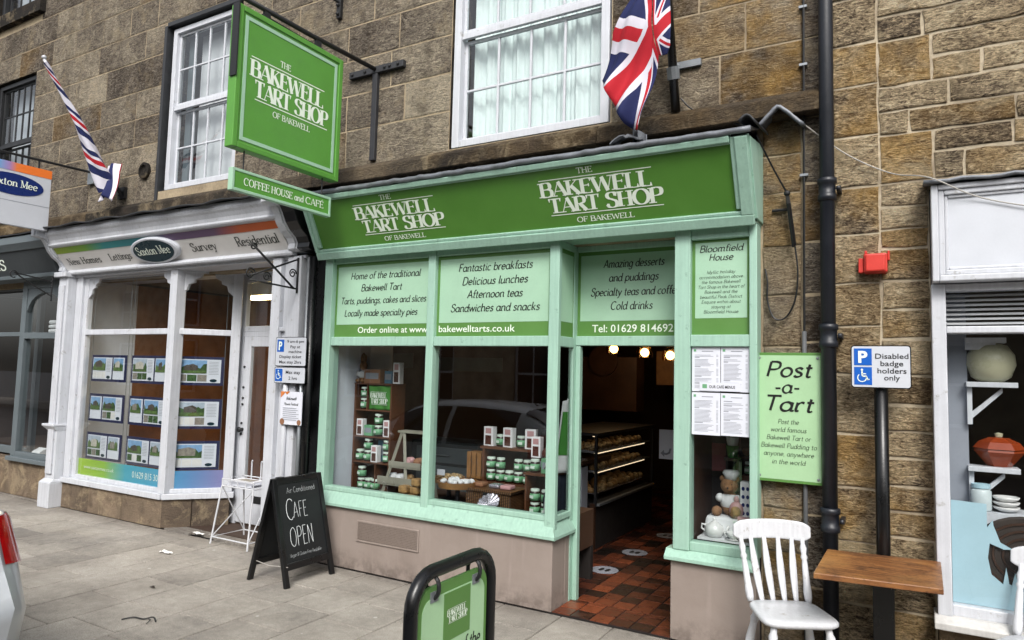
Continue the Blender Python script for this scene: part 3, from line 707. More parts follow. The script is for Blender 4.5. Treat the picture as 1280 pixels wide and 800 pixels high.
# sash windows
def sash(x0, x1, z0, z1, zm, cols, rows, fmat, dark=False, curtain='net', y=.235, stone=None):
    bm = MB(); t = .07
    frame_boxes(bm, x0, x1, z0, z1, y-.05, y+.06, t, .06, .06)
    bm.box(x0+t, x1-t, y-.035, y-.0, zm-.025, zm+.03)
    a0, a1 = x0+t, x1-t
    for (lo, hi, yy) in ((zm+.03, z1-.06, y-.012), (z0+.06, zm-.025, y+.018)):
        frame_boxes(bm, a0, a1, lo, hi, yy, yy+.03, .03, .035, .03)
        iw = (a1-a0-.06)/cols; ih = (hi-lo-.065)/rows
        for i in range(1, cols): bm.box(a0+.03+iw*i-.010, a0+.03+iw*i+.010, yy+.003, yy+.027, lo+.035, hi-.03)
        for j in range(1, rows):
            for i in range(cols):
                bm.box(a0+.03+iw*i+(.010 if i else 0), a0+.03+iw*(i+1)-(.010 if i < cols-1 else 0), yy+.004, yy+.026, lo+.035+ih*j-.010, lo+.035+ih*j+.010)
    o = bm.build('sash_window', fmat, bld, bevel=.004)
    gp = MB()
    for (lo, hi, yy) in ((zm+.03, z1-.06, y+.002), (z0+.06, zm-.025, y+.034)):
        iw = (a1-a0-.06)/cols; ih = (hi-lo-.065)/rows
        for i in range(cols):
            for j in range(rows):
                e1, e2 = random.uniform(-.004, .004), random.uniform(-.004, .004)
                X0, X1, Z0, Z1 = a0+.03+iw*i, a0+.03+iw*(i+1), lo+.035+ih*j, lo+.035+ih*(j+1)
                gp.add([(X0, yy-e1-e2, Z0), (X1, yy+e1-e2, Z0), (X1, yy+e1+e2, Z1), (X0, yy-e1+e2, Z1)], [(0, 1, 2, 3)])
    gp.build('pane', 'old_pane', o)
    if curtain == 'net':
        cb = MB(); ph = random.random()*6
        cb.grid(lambda u, v: (x0+.08+(x1-x0-.16)*u, y+.14+.022*math.sin(u*58+ph)+.012*math.sin(u*131+1), z0+.02+(z1-z0-.04)*v), 150, 4)
        cb.build('curtain', 'net_curtain', o, smooth=True)
    elif curtain == 'blind':
        MB().box(x0+.26, x1-.02, y+.16, y+.165, z0+.05, z1-.05).build('blind', 'blind_grey', o)
        MB().box(x0+.10, x0+.2, y+.10, y+.13, z0+.05, z1-.05).build('shutter', 'grey_paint', o)
    else:
        MB().box(x0+.02, x1-.02, y+.16, y+.165, z0+.05, z1-.05).build('blind', 'white_clean', o)
    return o
sash(-7.62, -6.37, 3.80, 5.76, 4.78, 4, 2, 'white_paint', curtain='blind')
sash(-3.47, -2.00, 3.70, 5.78, 4.70, 4, 2, 'white_paint', curtain='net', y=.20)
sash(-11.84, -10.74, 3.94, 5.84, 4.9, 5, 2, 'plastic_dark', curtain='white')
sash(-11.98, -10.70, 6.90, 8.32, 7.6, 4, 2, 'plastic_dark', curtain='white')
sash(-7.58, -6.37, 6.90, 8.32, 7.6, 4, 2, 'white_paint', curtain='blind')
sash(-3.38, -2.07, 6.90, 8.32, 7.6, 4, 2, 'white_paint', curtain='net')
mb = MB()
for (a, b, c, d) in WIN:                                                 # reveals
    mb.box(a-.02, a, YW+.006, .45, c, d); mb.box(b, b+.02, YW+.006, .45, c, d); mb.box(a, b, YW+.006, .45, d, d+.02)
    if c > 6 or a < -10: mb.box(a-.08, b+.08, .06, .45, c-.18, c-.002)
    else: mb.box(a, b, YW+.006, .45, c-.03, c-.002)
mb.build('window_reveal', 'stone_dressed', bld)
MB().box(-7.72, -7.672, .130, .22, 3.67, 5.80).box(-7.672, -6.33, .132, .22, 5.79, 5.84).build('jamb_and_head_shade', 'lead_dark', bld)  # dark left jamb; the dark head strip stands in for the lintel shadow

# ------------------------------------------------------------------ the right-hand stone house
bl2 = thing('stone_house', 'rubble stone house with pale mortar joints to the right of the black downpipe', 'building', (2, .15, 0))
ZQ = [0, .40, .77, 1.10, 1.43, 1.80, 2.10, 2.37, 2.68, 2.99, 3.32, 3.65, 3.93, 4.24, 4.56, 4.9, 5.22, 5.55, 5.9, 6.2, 6.6, 7, 7.4, 7.8, 8.2]
H2 = [(.10, 2.6, -.1, 2.93)]
zr = [0, .22, .40, .60, .83, .98, 1.13, 1.30, 1.46, 1.62, 1.80, 2.02, 2.20, 2.38, 2.58, 2.70, 2.84, 2.99, 3.16, 3.30, 3.45, 3.61, 3.76, 3.91, 4.07]
while zr[-1] < 8.1: zr.append(zr[-1]+random.uniform(.14, .19))
mb = MB()
courses(mb, -.43, -.165, ZQ, [], YW-.018, (.25, .27), .006, .010, .006, (.38, .16), lambda x, z: random.choice((0, .2, .7)))
big = [(-.165, .13, 3.61, 3.91), (-.165, .13, 2.99, 3.30), (.75, 1.05, 3.3, 3.61)]
for b in big: block(mb, *b, YW-.018, .007, .012, .006, .5, .7)
courses(mb, -.165, 3.0, zr, H2+big, YW-.018, (.26, .62), .0075, .012, .0065, (.48, .16), lambda x, z: (.12 if z < 2.6 else .0)+random.choice((0, 0, .4)))
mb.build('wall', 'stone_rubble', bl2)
mb = MB(); mortar_sheet(mb, -.43, 3.0, 0, 8.2, H2, YW-.007); mb.build('mortar', 'mortar_pale', bl2)
MB().box(-.42, 3.0, .45, 8, 8.2, 8.4).build('roof', 'lead_dark', bl2)
MB().box(-.42, 3.0, 7.9, 8.1, 0, 8.2).build('rear_wall', 'mortar', bl2); MB().box(2.8, 3.0, .2, 7.9, 0, 8.2).build('end_wall', 'mortar', bl2); MB().box(-.62, -.30, .30, 7.9, 0, 8.2).build('party_wall', 'mortar', bl2)
MB().box(-.30, 2.8, .3, 7.9, 2.95, 3.05).build('upper_floor', 'room_dark', bl2)
struct(MB().box(-.30, 2.8, .2, 7.9, -.02, .01).build('floor', 'room_dark'))

# ------------------------------------------------------------------ terrace across the road (mirrored in the glass)
opp = thing('stone_terrace', 'stone terrace across the road, only seen mirrored in the shop glass', 'building', (-5, -11.6, 0))
OW = [(-28+i*3.1, -28+i*3.1+1.1, z, z+1.7) for i in range(15) for z in (.9, 3.0)]
mb = MB(); mortar_sheet(mb, -32, 22, 0, 5.0, OW, -11.6); mb.box(-32, 22, -18, -11.9, 0, 5.0)
mb.build('wall', 'mortar_pale', opp)
mb = MB(); gp = MB()
for a, b, c, d in OW:
    frame_boxes(mb, a, b, c, d, -11.75, -11.65, .07); mb.box(a+.07, b-.07, -11.72, -11.68, (c+d)/2-.03, (c+d)/2+.03); mb.box((a+b)/2-.02, (a+b)/2+.02, -11.72, -11.68, c+.07, (c+d)/2-.03); mb.box((a+b)/2-.02, (a+b)/2+.02, -11.72, -11.68, (c+d)/2+.03, d-.07)
    gp.add([(a, -11.7, c), (b, -11.7, c), (b, -11.7, d), (a, -11.7, d)], [(0, 1, 2, 3)])
o = mb.build('window_frame', 'white_paint', opp); gp.build('pane', 'car_glass', o)
MB().extr([(-11.4, 4.95), (-11.4, 5.1), (-15, 6.7), (-18.6, 5.1), (-18.6, 4.95)], -32, 22).build('roof', 'lead_dark', opp)

# ================================================================== the green shopfront
tf = thing('shopfront', 'mint and green bakery shopfront with a tilted fascia and open doorway', 'shopfront', (-2.8, 0, 0))
# stall riser
o = MB().box(-4.74, -2.33, .0, .22, 0, .53).box(-2.45, -2.33, .22, .36, 0, .53).build('stall_riser', 'render_taupe', tf, bevel=.006)
MB().box(-4.22, -3.57, -.008, .0, .275, .425).build('vent_grille', 'grille', o, bevel=.002)
frame_boxes(MB(), -4.235, -3.555, .26, .44, -.011, .0, .014).build('vent_surround', 'render_taupe', o, bevel=.002)
MB().box(-1.44, -.885, .0, .22, 0, .53).box(-1.44, -1.36, .22, .36, 0, .53).build('stall_riser', 'render_taupe', tf, bevel=.006)
# sills
sp = [(.12, .532), (-.035, .532), (-.035, .556), (.012, .655), (.12, .655)]
m1 = MB().prism([(-4.73, y, z) for y, z in sp], (0, 0, 0), (0, 0, 0))
m1 = MB(); xr = -2.33
L = [(-4.73, y, z) for y, z in sp]; Rr = [(xr+(.035-(y+.035) if y < .1 else -.1), y, z) for y, z in sp]
m1.add(L+Rr, [(4, 3, 2, 1, 0), (5, 6, 7, 8, 9)]+[(i, (i+1) % 5, 5+(i+1) % 5, 5+i) for i in range(5)])
A = [(xr+.035, -.035, .532), (xr+.035, -.035, .556), (xr-.012, .012, .655), (xr-.1, .12, .655), (xr-.1, .12, .532)]
B = [(xr+.035, .36, .532), (xr+.035, .36, .556), (xr-.012, .36, .655), (xr-.1, .36, .655), (xr-.1, .36, .532)]
m1.add(A+B, [(4, 3, 2, 1, 0), (5, 6, 7, 8, 9)]+[(i, 5+i, 5+(i+1) % 5, (i+1) % 5) for i in range(5)])
m1.build('sill', 'mint', tf, bevel=.004)
MB().extr([(.12, .532), (-.04, .532), (-.04, .556), (.008, .60), (.12, .60)], -1.475, -.885).build('sill', 'mint', tf, bevel=.004)
# posts and rails
pm = MB()
pm.box(-4.75, -4.655, -.01, .12, .53, 2.78)                              # left post
pm.box(-3.56, -3.485, .0, .10, .60, 2.78)                                # mullion
pm.box(-2.40, -2.315, -.004, .045, .60, 2.78)                            # corner post
pm.box(-2.350, -2.325, .29, .40, .0, 2.78)                                # recess post by the door
pm.box(-2.325, -2.285, .335, .39, .0, 1.98)                              # door stop
pm.box(-1.425, -1.315, -.004, .12, .60, 2.78)                            # post right of the door
pm.box(-1.44, -1.36, .12, .40, .53, 2.78)
pm.box(-.925, -.875, -.004, .13, .60, 2.78)                              # last post
pm.build('post', 'mint', tf, bevel=.006)
rm = MB()
for a, b in ((-4.655, -3.56), (-3.485, -2.40)):
    rm.box(a, b, .010, .10, .655, .695); rm.box(a, b, .006, .10, 1.965, 2.045); rm.box(a, b, .012, .10, 2.725, 2.78)
rm.box(-2.395, -2.322, .045, .29, .655, .70); rm.box(-2.395, -2.319, .045, .29, 1.965, 2.045); rm.box(-2.395, -2.322, .045, .29, 2.725, 2.78)
rm.box(-1.315, -.925, .010, .10, .60, .66); rm.box(-1.315, -.925, .006, .10, 1.965, 2.045); rm.box(-1.315, -.925, .010, .10, 2.70, 2.78)
rm.box(-2.325, -1.44, .335, .41, 1.985, 2.06); rm.box(-2.325, -1.44, .335, .41, 2.735, 2.78)
rm.build('rail', 'mint', tf, bevel=.005)
MB().box(-4.75, -.875, -.06, .42, 2.782, 2.80).build('soffit', 'mint', tf)
# glass
gp = MB()
for a, b in ((-4.655, -3.56), (-3.485, -2.40)): gp.add([(a, .055, .69), (b, .055, .69), (b, .055, 1.97), (a, .055, 1.97)], [(0, 1, 2, 3)])
gp.add([(-2.336, .045, .69), (-2.336, .29, .69), (-2.336, .29, 1.97), (-2.336, .045, 1.97)], [(0, 1, 2, 3)])
gp.add([(-1.315, .055, .65), (-.925, .055, .65), (-.925, .055, 1.97), (-1.315, .055, 1.97)], [(0, 1, 2, 3)])
gp.build('window_pane', 'pane', tf)
# lettered panels above the transom
UX, UZ, NY = (1, 0, 0), (0, 0, 1), (0, -1, 0)
def panel(x0, x1, z0, z1, y, band, script, foot=None, bl=.025, bt=.03):
    p = MB().box(x0, x1, y, y+.02, z0, z1).build('sign_panel', 'panel_green', tf)
    MB().box(x0+bl, x1-bl, y-.0015, y+.001, z0+band, z1-bt).build('inset', 'mint_pale', p)
    if script: put_text('lettering', 'dark_lettering', p, script, 'script', (0, y-.0015, 0), UX, UZ, NY)
    if foot: sans('web_lettering', 'white_lettering', p, foot, (0, y, 0), UX, UZ, NY, bold=.006)
    return p
panel(-4.655, -3.56, 2.045, 2.725, .045, .115,
      [('Home of the traditional', -4.075, 2.575, .060, .80), ('Bakewell Tart', -4.11, 2.463, .060, .47), ('Tarts, puddings, cakes and slices', -4.095, 2.35, .058, .98), ('Locally made specialty pies', -4.115, 2.237, .058, .84)],
      [('Order online at www.', -3.965, 2.083, .054, .80)])
panel(-3.485, -2.40, 2.045, 2.725, .045, .115,
      [('Fantastic breakfasts', -2.925, 2.585, .063, .70), ('Delicious lunches', -2.925, 2.472, .063, .62), ('Afternoon teas', -2.92, 2.362, .063, .52), ('Sandwiches and snacks', -2.925, 2.250, .063, .84)],
      [('bakewelltarts.co.uk', -3.09, 2.083, .054, .74)])
p = MB().box(-2.355, -2.330, .045, .29, 2.045, 2.725).build('sign_panel', 'panel_green', tf); MB().box(-2.3305, -2.3285, .06, .275, 2.16, 2.69).build('inset', 'mint_pale', p)
panel(-2.325, -1.44, 2.06, 2.735, .36, .12,
      [('Amazing desserts', -1.86, 2.60, .062, .49), ('and puddings', -1.86, 2.49, .062, .40), ('Specialty teas and coffee', -1.852, 2.378, .062, .72), ('Cold drinks', -1.875, 2.268, .062, .34)],
      [('Tel: 01629 814692', -1.868, 2.092, .058, .655)])
bl_lines = ['Idyllic holiday', 'accommodation above', 'the famous Bakewell', 'Tart Shop in the heart of', 'Bakewell and the', 'beautiful Peak District', 'Enquire within about', 'staying at', 'Bloomfield House']
bw = [.19, .29, .26, .31, .22, .28, .26, .13, .23]
panel(-1.315, -.925, 2.045, 2.70, .045, .115, [('Bloomfield', -1.12, 2.615, .045, .29), ('House', -1.12, 2.555, .045, .16)]+[(t, -1.12, 2.465-i*.034, .021, w_, 'fine') for i, (t, w_) in enumerate(zip(bl_lines, bw))], None, .022, .02)
# fascia: leans out over the pavement
P0, P1 = Vector((0, -.055, 2.80)), Vector((0, -.30, 3.285)); FV = (P1-P0).normalized(); FN = Vector((0, -FV.z, FV.y)); FL = (P1-P0).length
def fpt(x, v, n=0.0): q = P0+FV*v+FN*n; return (x, q.y, q.z)
def fbox(mb, x0, x1, v0, v1, n0, n1):
    return mb.hexa([fpt(x0, v0, n0), fpt(x1, v0, n0), fpt(x1, v0, n1), fpt(x0, v0, n1)], [fpt(x0, v1, n0), fpt(x1, v1, n0), fpt(x1, v1, n1), fpt(x0, v1, n1)])
fb = fbox(MB(), -4.75, -.89, .03, FL-.01, -.03, 0).build('fascia_board', 'fascia_green', tf)
fr = MB(); fbox(fr, -4.79, -.875, -.035, .035, -.05, .035); fbox(fr, -4.785, -.88, .035, .060, -.05, .02)
fbox(fr, -4.785, -4.715, .075, FL, -.05, .022); fbox(fr, -.985, -.88, .075, FL, -.05, .022)
fbox(fr, -.955, -.875, .035, FL, -.05, .035); fbox(fr, -4.79, -4.755, .035, FL, -.05, .035)
fbox(fr, -4.715, -.985, FL-.045, FL, -.05, .020); fbox(fr, -4.715, -.985, FL-.03, FL+.012, -.05, .035)
fr.build('fascia_moulding', 'mint', tf, bevel=.006)
for cx, n_ in ((-3.76, 0), (-1.925, 0)):
    logo(fb, fpt(cx, .287), UX, FV, FN, .92, .25, lift=.002)
ck = MB().prism([(0, -.05, 2.80), (0, -.285, 3.28), (0, .15, 3.34), (0, .15, 2.80)], (-.89, 0, 0), (-.862, 0, 0)).prism([(0, -.05, 2.80), (0, -.285, 3.28), (0, .15, 3.34), (0, .15, 2.80)], (-4.79, 0, 0), (-4.765, 0, 0))
ck.build('fascia_cheek', 'mint', tf, bevel=.004)
mb = MB(); mb.grid(lambda u, v: (-4.80+3.95*u, -.345+.50*v, 3.318+.17*v**1.3+.006*math.sin(u*70)*math.sin(v*9)+random.uniform(-.003, .003)), 90, 8)
o = mb.build('lead_capping', 'lead', tf, smooth=True, solid=.012)
mb = MB().tube([(-4.80+3.95*i/60, -.335+random.uniform(-.006, .006), 3.308+random.uniform(-.006, .006)) for i in range(61)], .021, 8); mb.build('lead_roll', 'lead', o, smooth=True)
MB().box(-4.70, -.93, .20, .26, 3.28, 3.5).build('roof_board', 'lead_dark', tf)
# interior of the shop
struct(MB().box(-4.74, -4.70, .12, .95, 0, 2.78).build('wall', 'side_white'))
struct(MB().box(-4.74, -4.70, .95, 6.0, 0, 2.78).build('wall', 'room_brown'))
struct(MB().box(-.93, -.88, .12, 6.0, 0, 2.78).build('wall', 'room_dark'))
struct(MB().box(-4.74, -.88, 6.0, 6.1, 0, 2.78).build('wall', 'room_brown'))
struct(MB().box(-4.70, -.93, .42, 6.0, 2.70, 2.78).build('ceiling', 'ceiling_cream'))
db = thing('display_platform', 'low dark window display floor behind the big bakery panes', 'platform', (-3.5, .5, .3))
MB().box(-4.70, -2.41, .11, .95, .30, .605).build('top', 'display_board', db)
MB().box(-4.70, -2.41, .90, .95, .0, .30).build('front', 'room_dark', db)
db2 = thing('display_platform', 'narrow wooden display box in the right hand bakery window', 'platform', (-1.1, .4, .3))
MB().box(-1.355, -.93, .11, .62, .30, .575).build('top', 'display_board', db2)
MB().box(-1.355, -1.32, .12, .62, .575, 1.97).build('side_panel', 'oak', db2)

# ================================================================== the estate agent's shopfront
ef = thing('shopfront', 'white estate agent shopfront with canted window and pale lettered fascia', 'shopfront', (-7.0, 0, 0))
mb = MB(); xs = [-9.0, -8.42, -7.75, -7.02]
for a, b in zip(xs, xs[1:]): mb.hexa([(a+.004, 0, 0), (b-.004, 0, 0), (b-.004, .2, 0), (a+.004, .2, 0)], [(a+.004, 0, .30), (b-.004, 0, .30), (b-.004, .2, .30), (a+.004, .2, .30)], tone=random.gauss(.6, .12), rnd=random.random(), gold=0)
D = Vector((.45, .51, 0)).normalized(); Nn = Vector((.51, -.45, 0)).normalized(); Q = Vector((-7.02, 0, 0))
def cant(s, n, z): q = Q+D*s+Nn*n; return (q.x, q.y, z)
def cbox(mb, s0, s1, n0, n1, z0, z1, **k): return mb.hexa([cant(s0, n1, z0), cant(s1, n1, z0), cant(s1, n0, z0), cant(s0, n0, z0)], [cant(s0, n1, z1), cant(s1, n1, z1), cant(s1, n0, z1), cant(s0, n0, z1)], **k)
for a, b in ((.004, .3), (.305, .68)): cbox(mb, a, b, -.2, 0, 0, .30, tone=random.gauss(.3, .1), rnd=random.random(), gold=0)
mb.build('stall_riser', 'stone_plinth', ef, bevel=.008)
mb = MB().box(-9.0, -7.02, -.03, .14, .303, .365); cbox(mb, .0, .72, -.12, .03, .303, .365)
mb.build('sill', 'white_paint', ef, bevel=.006)
mb = MB()
mb.box(-8.99, -8.86, .0, .12, .365, 2.86); mb.box(-8.86, -8.78, .03, .10, .365, 2.86)
mb.box(-7.10, -6.98, -.005, .115, .365, 2.86)
cbox(mb, .60, .70, -.10, .005, .365, 2.86)
mb.box(-8.78, -7.10, .03, .10, 2.09, 2.155); mb.box(-8.78, -7.10, .03, .10, .365, .41); mb.box(-8.78, -7.10, .03, .10, 2.78, 2.86)
cbox(mb, .06, .60, -.08, -.01, 2.09, 2.155); cbox(mb, .06, .60, -.08, -.01, .365, .41); cbox(mb, .06, .60, -.08, -.01, 2.78, 2.86)
mb.build('window_frame', 'white_paint', ef, bevel=.006)
def ogee(fn, s0, s1, zt):
    m = MB()
    for a, sg in ((s0, 1), (s1, -1)):
        pts = [(0, 0), (.20, 0), (.185, -.05), (.13, -.075), (.125, -.11), (.07, -.13), (.055, -.19), (.0, -.24)]
        P = [fn(a+sg*p, zt+q) for p, q in pts]; m.prism(P, (0, 0, 0), (0, .03, 0))
    return m
mo = ogee(lambda s, z: (s, .045, z), -8.78, -7.10, 2.78)
mo.build('corner_bracket', 'white_paint', ef)
ogee(lambda s, z: cant(s, -.03, z), .06, .60, 2.78).build('corner_bracket', 'white_paint', ef)
gp = MB().add([(-8.78, .06, .40), (-7.10, .06, .40), (-7.10, .06, 2.80), (-8.78, .06, 2.80)], [(0, 1, 2, 3)])
gp.add([cant(.06, -.04, .40), cant(.60, -.04, .40), cant(.60, -.04, 2.80), cant(.06, -.04, 2.80)], [(0, 1, 2, 3)])
gp.build('window_pane', 'pane', ef)
vb = MB().box(-8.78, -7.10, .064, .068, .41, .60); cbox(vb, .06, .60, -.05, -.044, .41, .60)
vb = vb.build('vinyl_band', 'vinyl', ef)
sans('lettering', 'white_lettering', vb, [('01629 815 307', -7.42, .47, .07, .52), ('www.saxtonmee.co.uk', -8.35, .49, .04, .62)], (0, .064, 0), UX, UZ, NY)
# door and fanlight at the back of the recess
dr = frame_boxes(MB(), -6.58, -5.72, .03, 2.09, .60, .645, .12, .42, .11).build('door', 'white_paint', ef, bevel=.005)
MB().add([(-6.46, .62, .45), (-5.84, .62, .45), (-5.84, .62, 1.98), (-6.46, .62, 1.98)], [(0, 1, 2, 3)]).build('door_glass', 'pane', dr)
MB().box(-6.32, -6.0, .594, .60, .26, .34).build('letter_plate', 'plastic_dark', dr, bevel=.003)
mb = MB()
for z in (1.0, 1.12, 1.33, 1.40, 1.52, 1.75): mb.lathe([(.012, 0), (.014, -.012), (.004, -.02)], (-6.545, .60, z), 10, 'y')
mb.lathe([(.02, 0), (.02, -.03), (.03, -.04), (.03, -.055), (.012, -.062)], (-6.53, .60, 1.05), 12, 'y'); mb.build('door_lock', 'plastic_dark', dr, smooth=True)
MB().tube([(-5.80, .56, .7), (-5.80, .56, 1.45)], .014, 8).box(-5.815, -5.785, .56, .60, .75, .78).box(-5.815, -5.785, .56, .60, 1.37, 1.40).build('handle', 'galvanised', dr)
MB().box(-6.17, -6.05, .608, .6185, 1.72, 1.98).build('notice', 'paper', dr)
mb = frame_boxes(MB(), -6.70, -5.60, 2.15, 2.80, .60, .66, .12, .06, .09); mb.box(-6.70, -6.585, .60, .66, .0, 2.15); mb.box(-5.715, -5.60, .60, .66, 0, 2.15); mb.box(-6.585, -5.715, .60, .66, 2.09, 2.15)
mb.box(-5.60, -5.0, .2, .66, 0, 2.86); mb.build('door_frame', 'white_paint', ef, bevel=.005)
MB().add([(-6.58, .62, 2.2), (-5.72, .62, 2.2), (-5.72, .62, 2.72), (-6.58, .62, 2.72)], [(0, 1, 2, 3)]).build('fanlight', 'pane', ef)
MB().box(-9.0, -5.0, -.02, .70, 2.80, 2.83).build('soffit', 'white_paint', ef)
# fascia, cornice, oval plaque
E0, E1 = Vector((0, -.06, 2.885)), Vector((0, -.25, 3.14)); EV = (E1-E0).normalized(); EN = Vector((0, -EV.z, EV.y)); EL = (E1-E0).length
def ept(x, v, n=0.0): q = E0+EV*v+EN*n; return (x, q.y, q.z)
def ebox(mb, x0, x1, v0, v1, n0, n1):
    return mb.hexa([ept(x0, v0, n0), ept(x1, v0, n0), ept(x1, v0, n1), ept(x0, v0, n1)], [ept(x0, v1, n0), ept(x1, v1, n0), ept(x1, v1, n1), ept(x0, v1, n1)])
fa = ebox(MB(), -9.10, -5.18, 0, EL, -.03, 0).build('fascia_board', 'cream_fascia', ef)
ebox(MB(), -9.10, -5.18, EL-.085, EL-.005, .0, .003).build('colour_band', 'colour_band', fa)
put_text('lettering', 'dark_lettering', fa, [('New Homes', -8.62, .075, .085, .70), ('Lettings', -7.87, .08, .085, .42), ('Survey', -6.38, .085, .092, .40), ('Residential', -5.56, .09, .10, .60)], 'serif', E0, UX, EV, EN, .003)
def oval(parent, cx, v, rx, rv, n, O, V, N, depth=.03):
    O, V, N = Vector(O), Vector(V), Vector(N); m = MB(); k = 40
    for (sx, sn) in ((1, 0), (1, depth), (.94, depth+.012)): pass
    ring = lambda s, nn: [O+Vector((cx+rx*s*math.cos(2*math.pi*i/k), 0, 0))+V*(v+rv*s*math.sin(2*math.pi*i/k))+N*nn for i in range(k)]
    a, b, c = ring(1, n), ring(1, n+depth), ring(.93, n+depth+.012)
    m.add(a+b+c, [(i, (i+1) % k, k+(i+1) % k, k+i) for i in range(k)]+[(k+i, k+(i+1) % k, 2*k+(i+1) % k, 2*k+i) for i in range(k)]+[tuple(range(2*k, 3*k))])
    return m, ring(.84, n+depth+.0145)
m_, rg = oval(None, -7.16, .155, .42, .155, 0, E0, EV, EN)
pl = m_.build('oval_plaque', 'white_clean', ef); MB().add(rg, [tuple(range(len(rg)))]).build('plaque_face', 'teal_oval', pl)
put_text('lettering', 'white_lettering', pl, [('Saxton Mee', -7.16, .12, .095, .58)], 'serif', E0, UX, EV, EN, .047)
cp = [(.2, 3.14), (-.245, 3.14), (-.285, 3.15), (-.295, 3.165), (-.290, 3.185), (-.30, 3.22), (-.325, 3.26), (-.345, 3.28), (-.355, 3.30), (-.35, 3.35), (.2, 3.37)]
MB().extr(cp, -9.20, -5.10).build('cornice', 'white_paint', ef, bevel=.003)
mb = MB(); mb.extr([(-.02, 2.83), (-.085, 2.83), (-.095, 2.85), (-.075, 2.885), (-.02, 2.885)], -9.05, -5.12); mb.build('bead_moulding', 'white_paint', ef, bevel=.004)
mb = MB(); mb.grid(lambda u, v: (-9.22+4.2*u, -.42+.56*v, 3.35+.13*v+.010*math.sin(u*40+v*3)+random.uniform(-.005, .005)), 80, 6); mb.build('lead_capping', 'lead_dark', ef, smooth=True, solid=.015)
# pilasters and consoles
mb = MB().box(-9.20, -9.0, -.10, .15, .33, 2.80).box(-9.16, -9.04, -.125, -.10, .40, 2.70).box(-9.23, -8.985, -.15, .15, 0, .30)
mb.hexa([(-9.23, -.15, .30), (-8.985, -.15, .30), (-8.985, .15, .30), (-9.23, .15, .30)], [(-9.205, -.105, .34), (-8.998, -.105, .34), (-8.998, .15, .34), (-9.205, .15, .34)])
mb.box(-9.24, -8.98, -.16, .15, .97, 1.0); mb.hexa([(-9.20, -.10, .91), (-9.0, -.10, .91), (-9.0, .15, .91), (-9.20, .15, .91)], [(-9.235, -.155, .97), (-8.983, -.155, .97), (-8.983, .15, .97), (-9.235, .15, .97)])
mb.box(-9.24, -8.98, -.15, .15, 2.80, 2.86)
mb.build('pilaster', 'white_paint', ef, bevel=.008, whole=True); mb = MB()
mb.box(-5.42, -5.30, -.05, .12, 0, 2.82).box(-5.21, -5.03, -.05, .12, 0, 2.82).box(-5.30, -5.21, -.0, .12, 0, 2.82).box(-5.30, -5.21, -.04, .0, 1.98, 2.02).box(-5.30, -5.21, -.04, .0, 2.10, 2.14)
mb.build('pilaster', 'white_paint', ef, bevel=.008, whole=True)
for x0, x1 in ((-9.235, -9.11), (-5.175, -5.03)):
    mb = MB(); pr = [(.1, 2.86), (-.06, 2.86), (-.10, 2.88), (-.09, 2.93), (-.12, 2.98), (-.19, 3.03), (-.25, 3.10), (-.29, 3.18), (-.33, 3.24), (-.44, 3.26), (-.44, 3.40), (.1, 3.40)]
    mb.extr(pr, x0, x1); mb.extr([(y-.02, z) for y, z in pr if y < .05]+[(0, 3.38), (0, 2.88)], x0+.03, x1-.03)
    mb.build('console_bracket', 'white_paint', ef, bevel=.006, whole=True)
MB().extr([(y-.02, z+.0) for y, z in pr], -5.026, -4.87).build('console_bracket', 'black_paint', ef, bevel=.006, whole=True)
# interior
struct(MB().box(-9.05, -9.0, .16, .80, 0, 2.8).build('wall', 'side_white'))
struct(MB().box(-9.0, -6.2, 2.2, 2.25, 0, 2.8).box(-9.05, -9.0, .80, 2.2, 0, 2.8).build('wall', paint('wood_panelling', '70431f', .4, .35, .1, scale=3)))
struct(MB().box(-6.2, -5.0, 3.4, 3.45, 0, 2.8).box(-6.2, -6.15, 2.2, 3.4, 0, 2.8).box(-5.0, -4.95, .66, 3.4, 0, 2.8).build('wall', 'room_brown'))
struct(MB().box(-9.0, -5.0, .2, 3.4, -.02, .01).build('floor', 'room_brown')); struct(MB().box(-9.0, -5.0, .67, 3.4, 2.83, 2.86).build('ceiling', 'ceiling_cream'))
for x, y in ((-7.0, 1.25), (-6.35, 1.5)):
    t = thing('strip_light', 'lit yellow strip light on the ceiling %s' % ('behind the estate agent canted window' if x < -6.6 else 'behind the estate agent fanlight'), 'light', (x, y, 2.7))
    MB().box(x-.28, x+.28, y-.04, y+.04, 2.60, 2.65).build('tube', 'ceiling_tube', t); MB().box(x-.3, x+.3, y-.06, y+.06, 2.65, 2.83).build('housing', 'white_clean', t)
    l = bpy.data.lights.new('tube_glow', 'AREA'); l.shape = 'RECTANGLE'; l.size = .55; l.size_y = .08; l.energy = 14; l.color = (1, .88, .68); lo = bpy.data.objects.new('tube_glow', l); COL.objects.link(lo); lo.parent = t; lo.location = (0, 0, -.12)
t = thing('reception_desk', 'pale wooden desk inside the estate agent door', 'desk', (-6.0, 2.4, 0)); MB().box(-6.6, -5.4, 2.0, 2.6, 0, .72).build('base', 'pale_wood', t); MB().box(-6.65, -5.35, 1.95, 2.65, .72, .76).build('top', 'pale_wood', t)
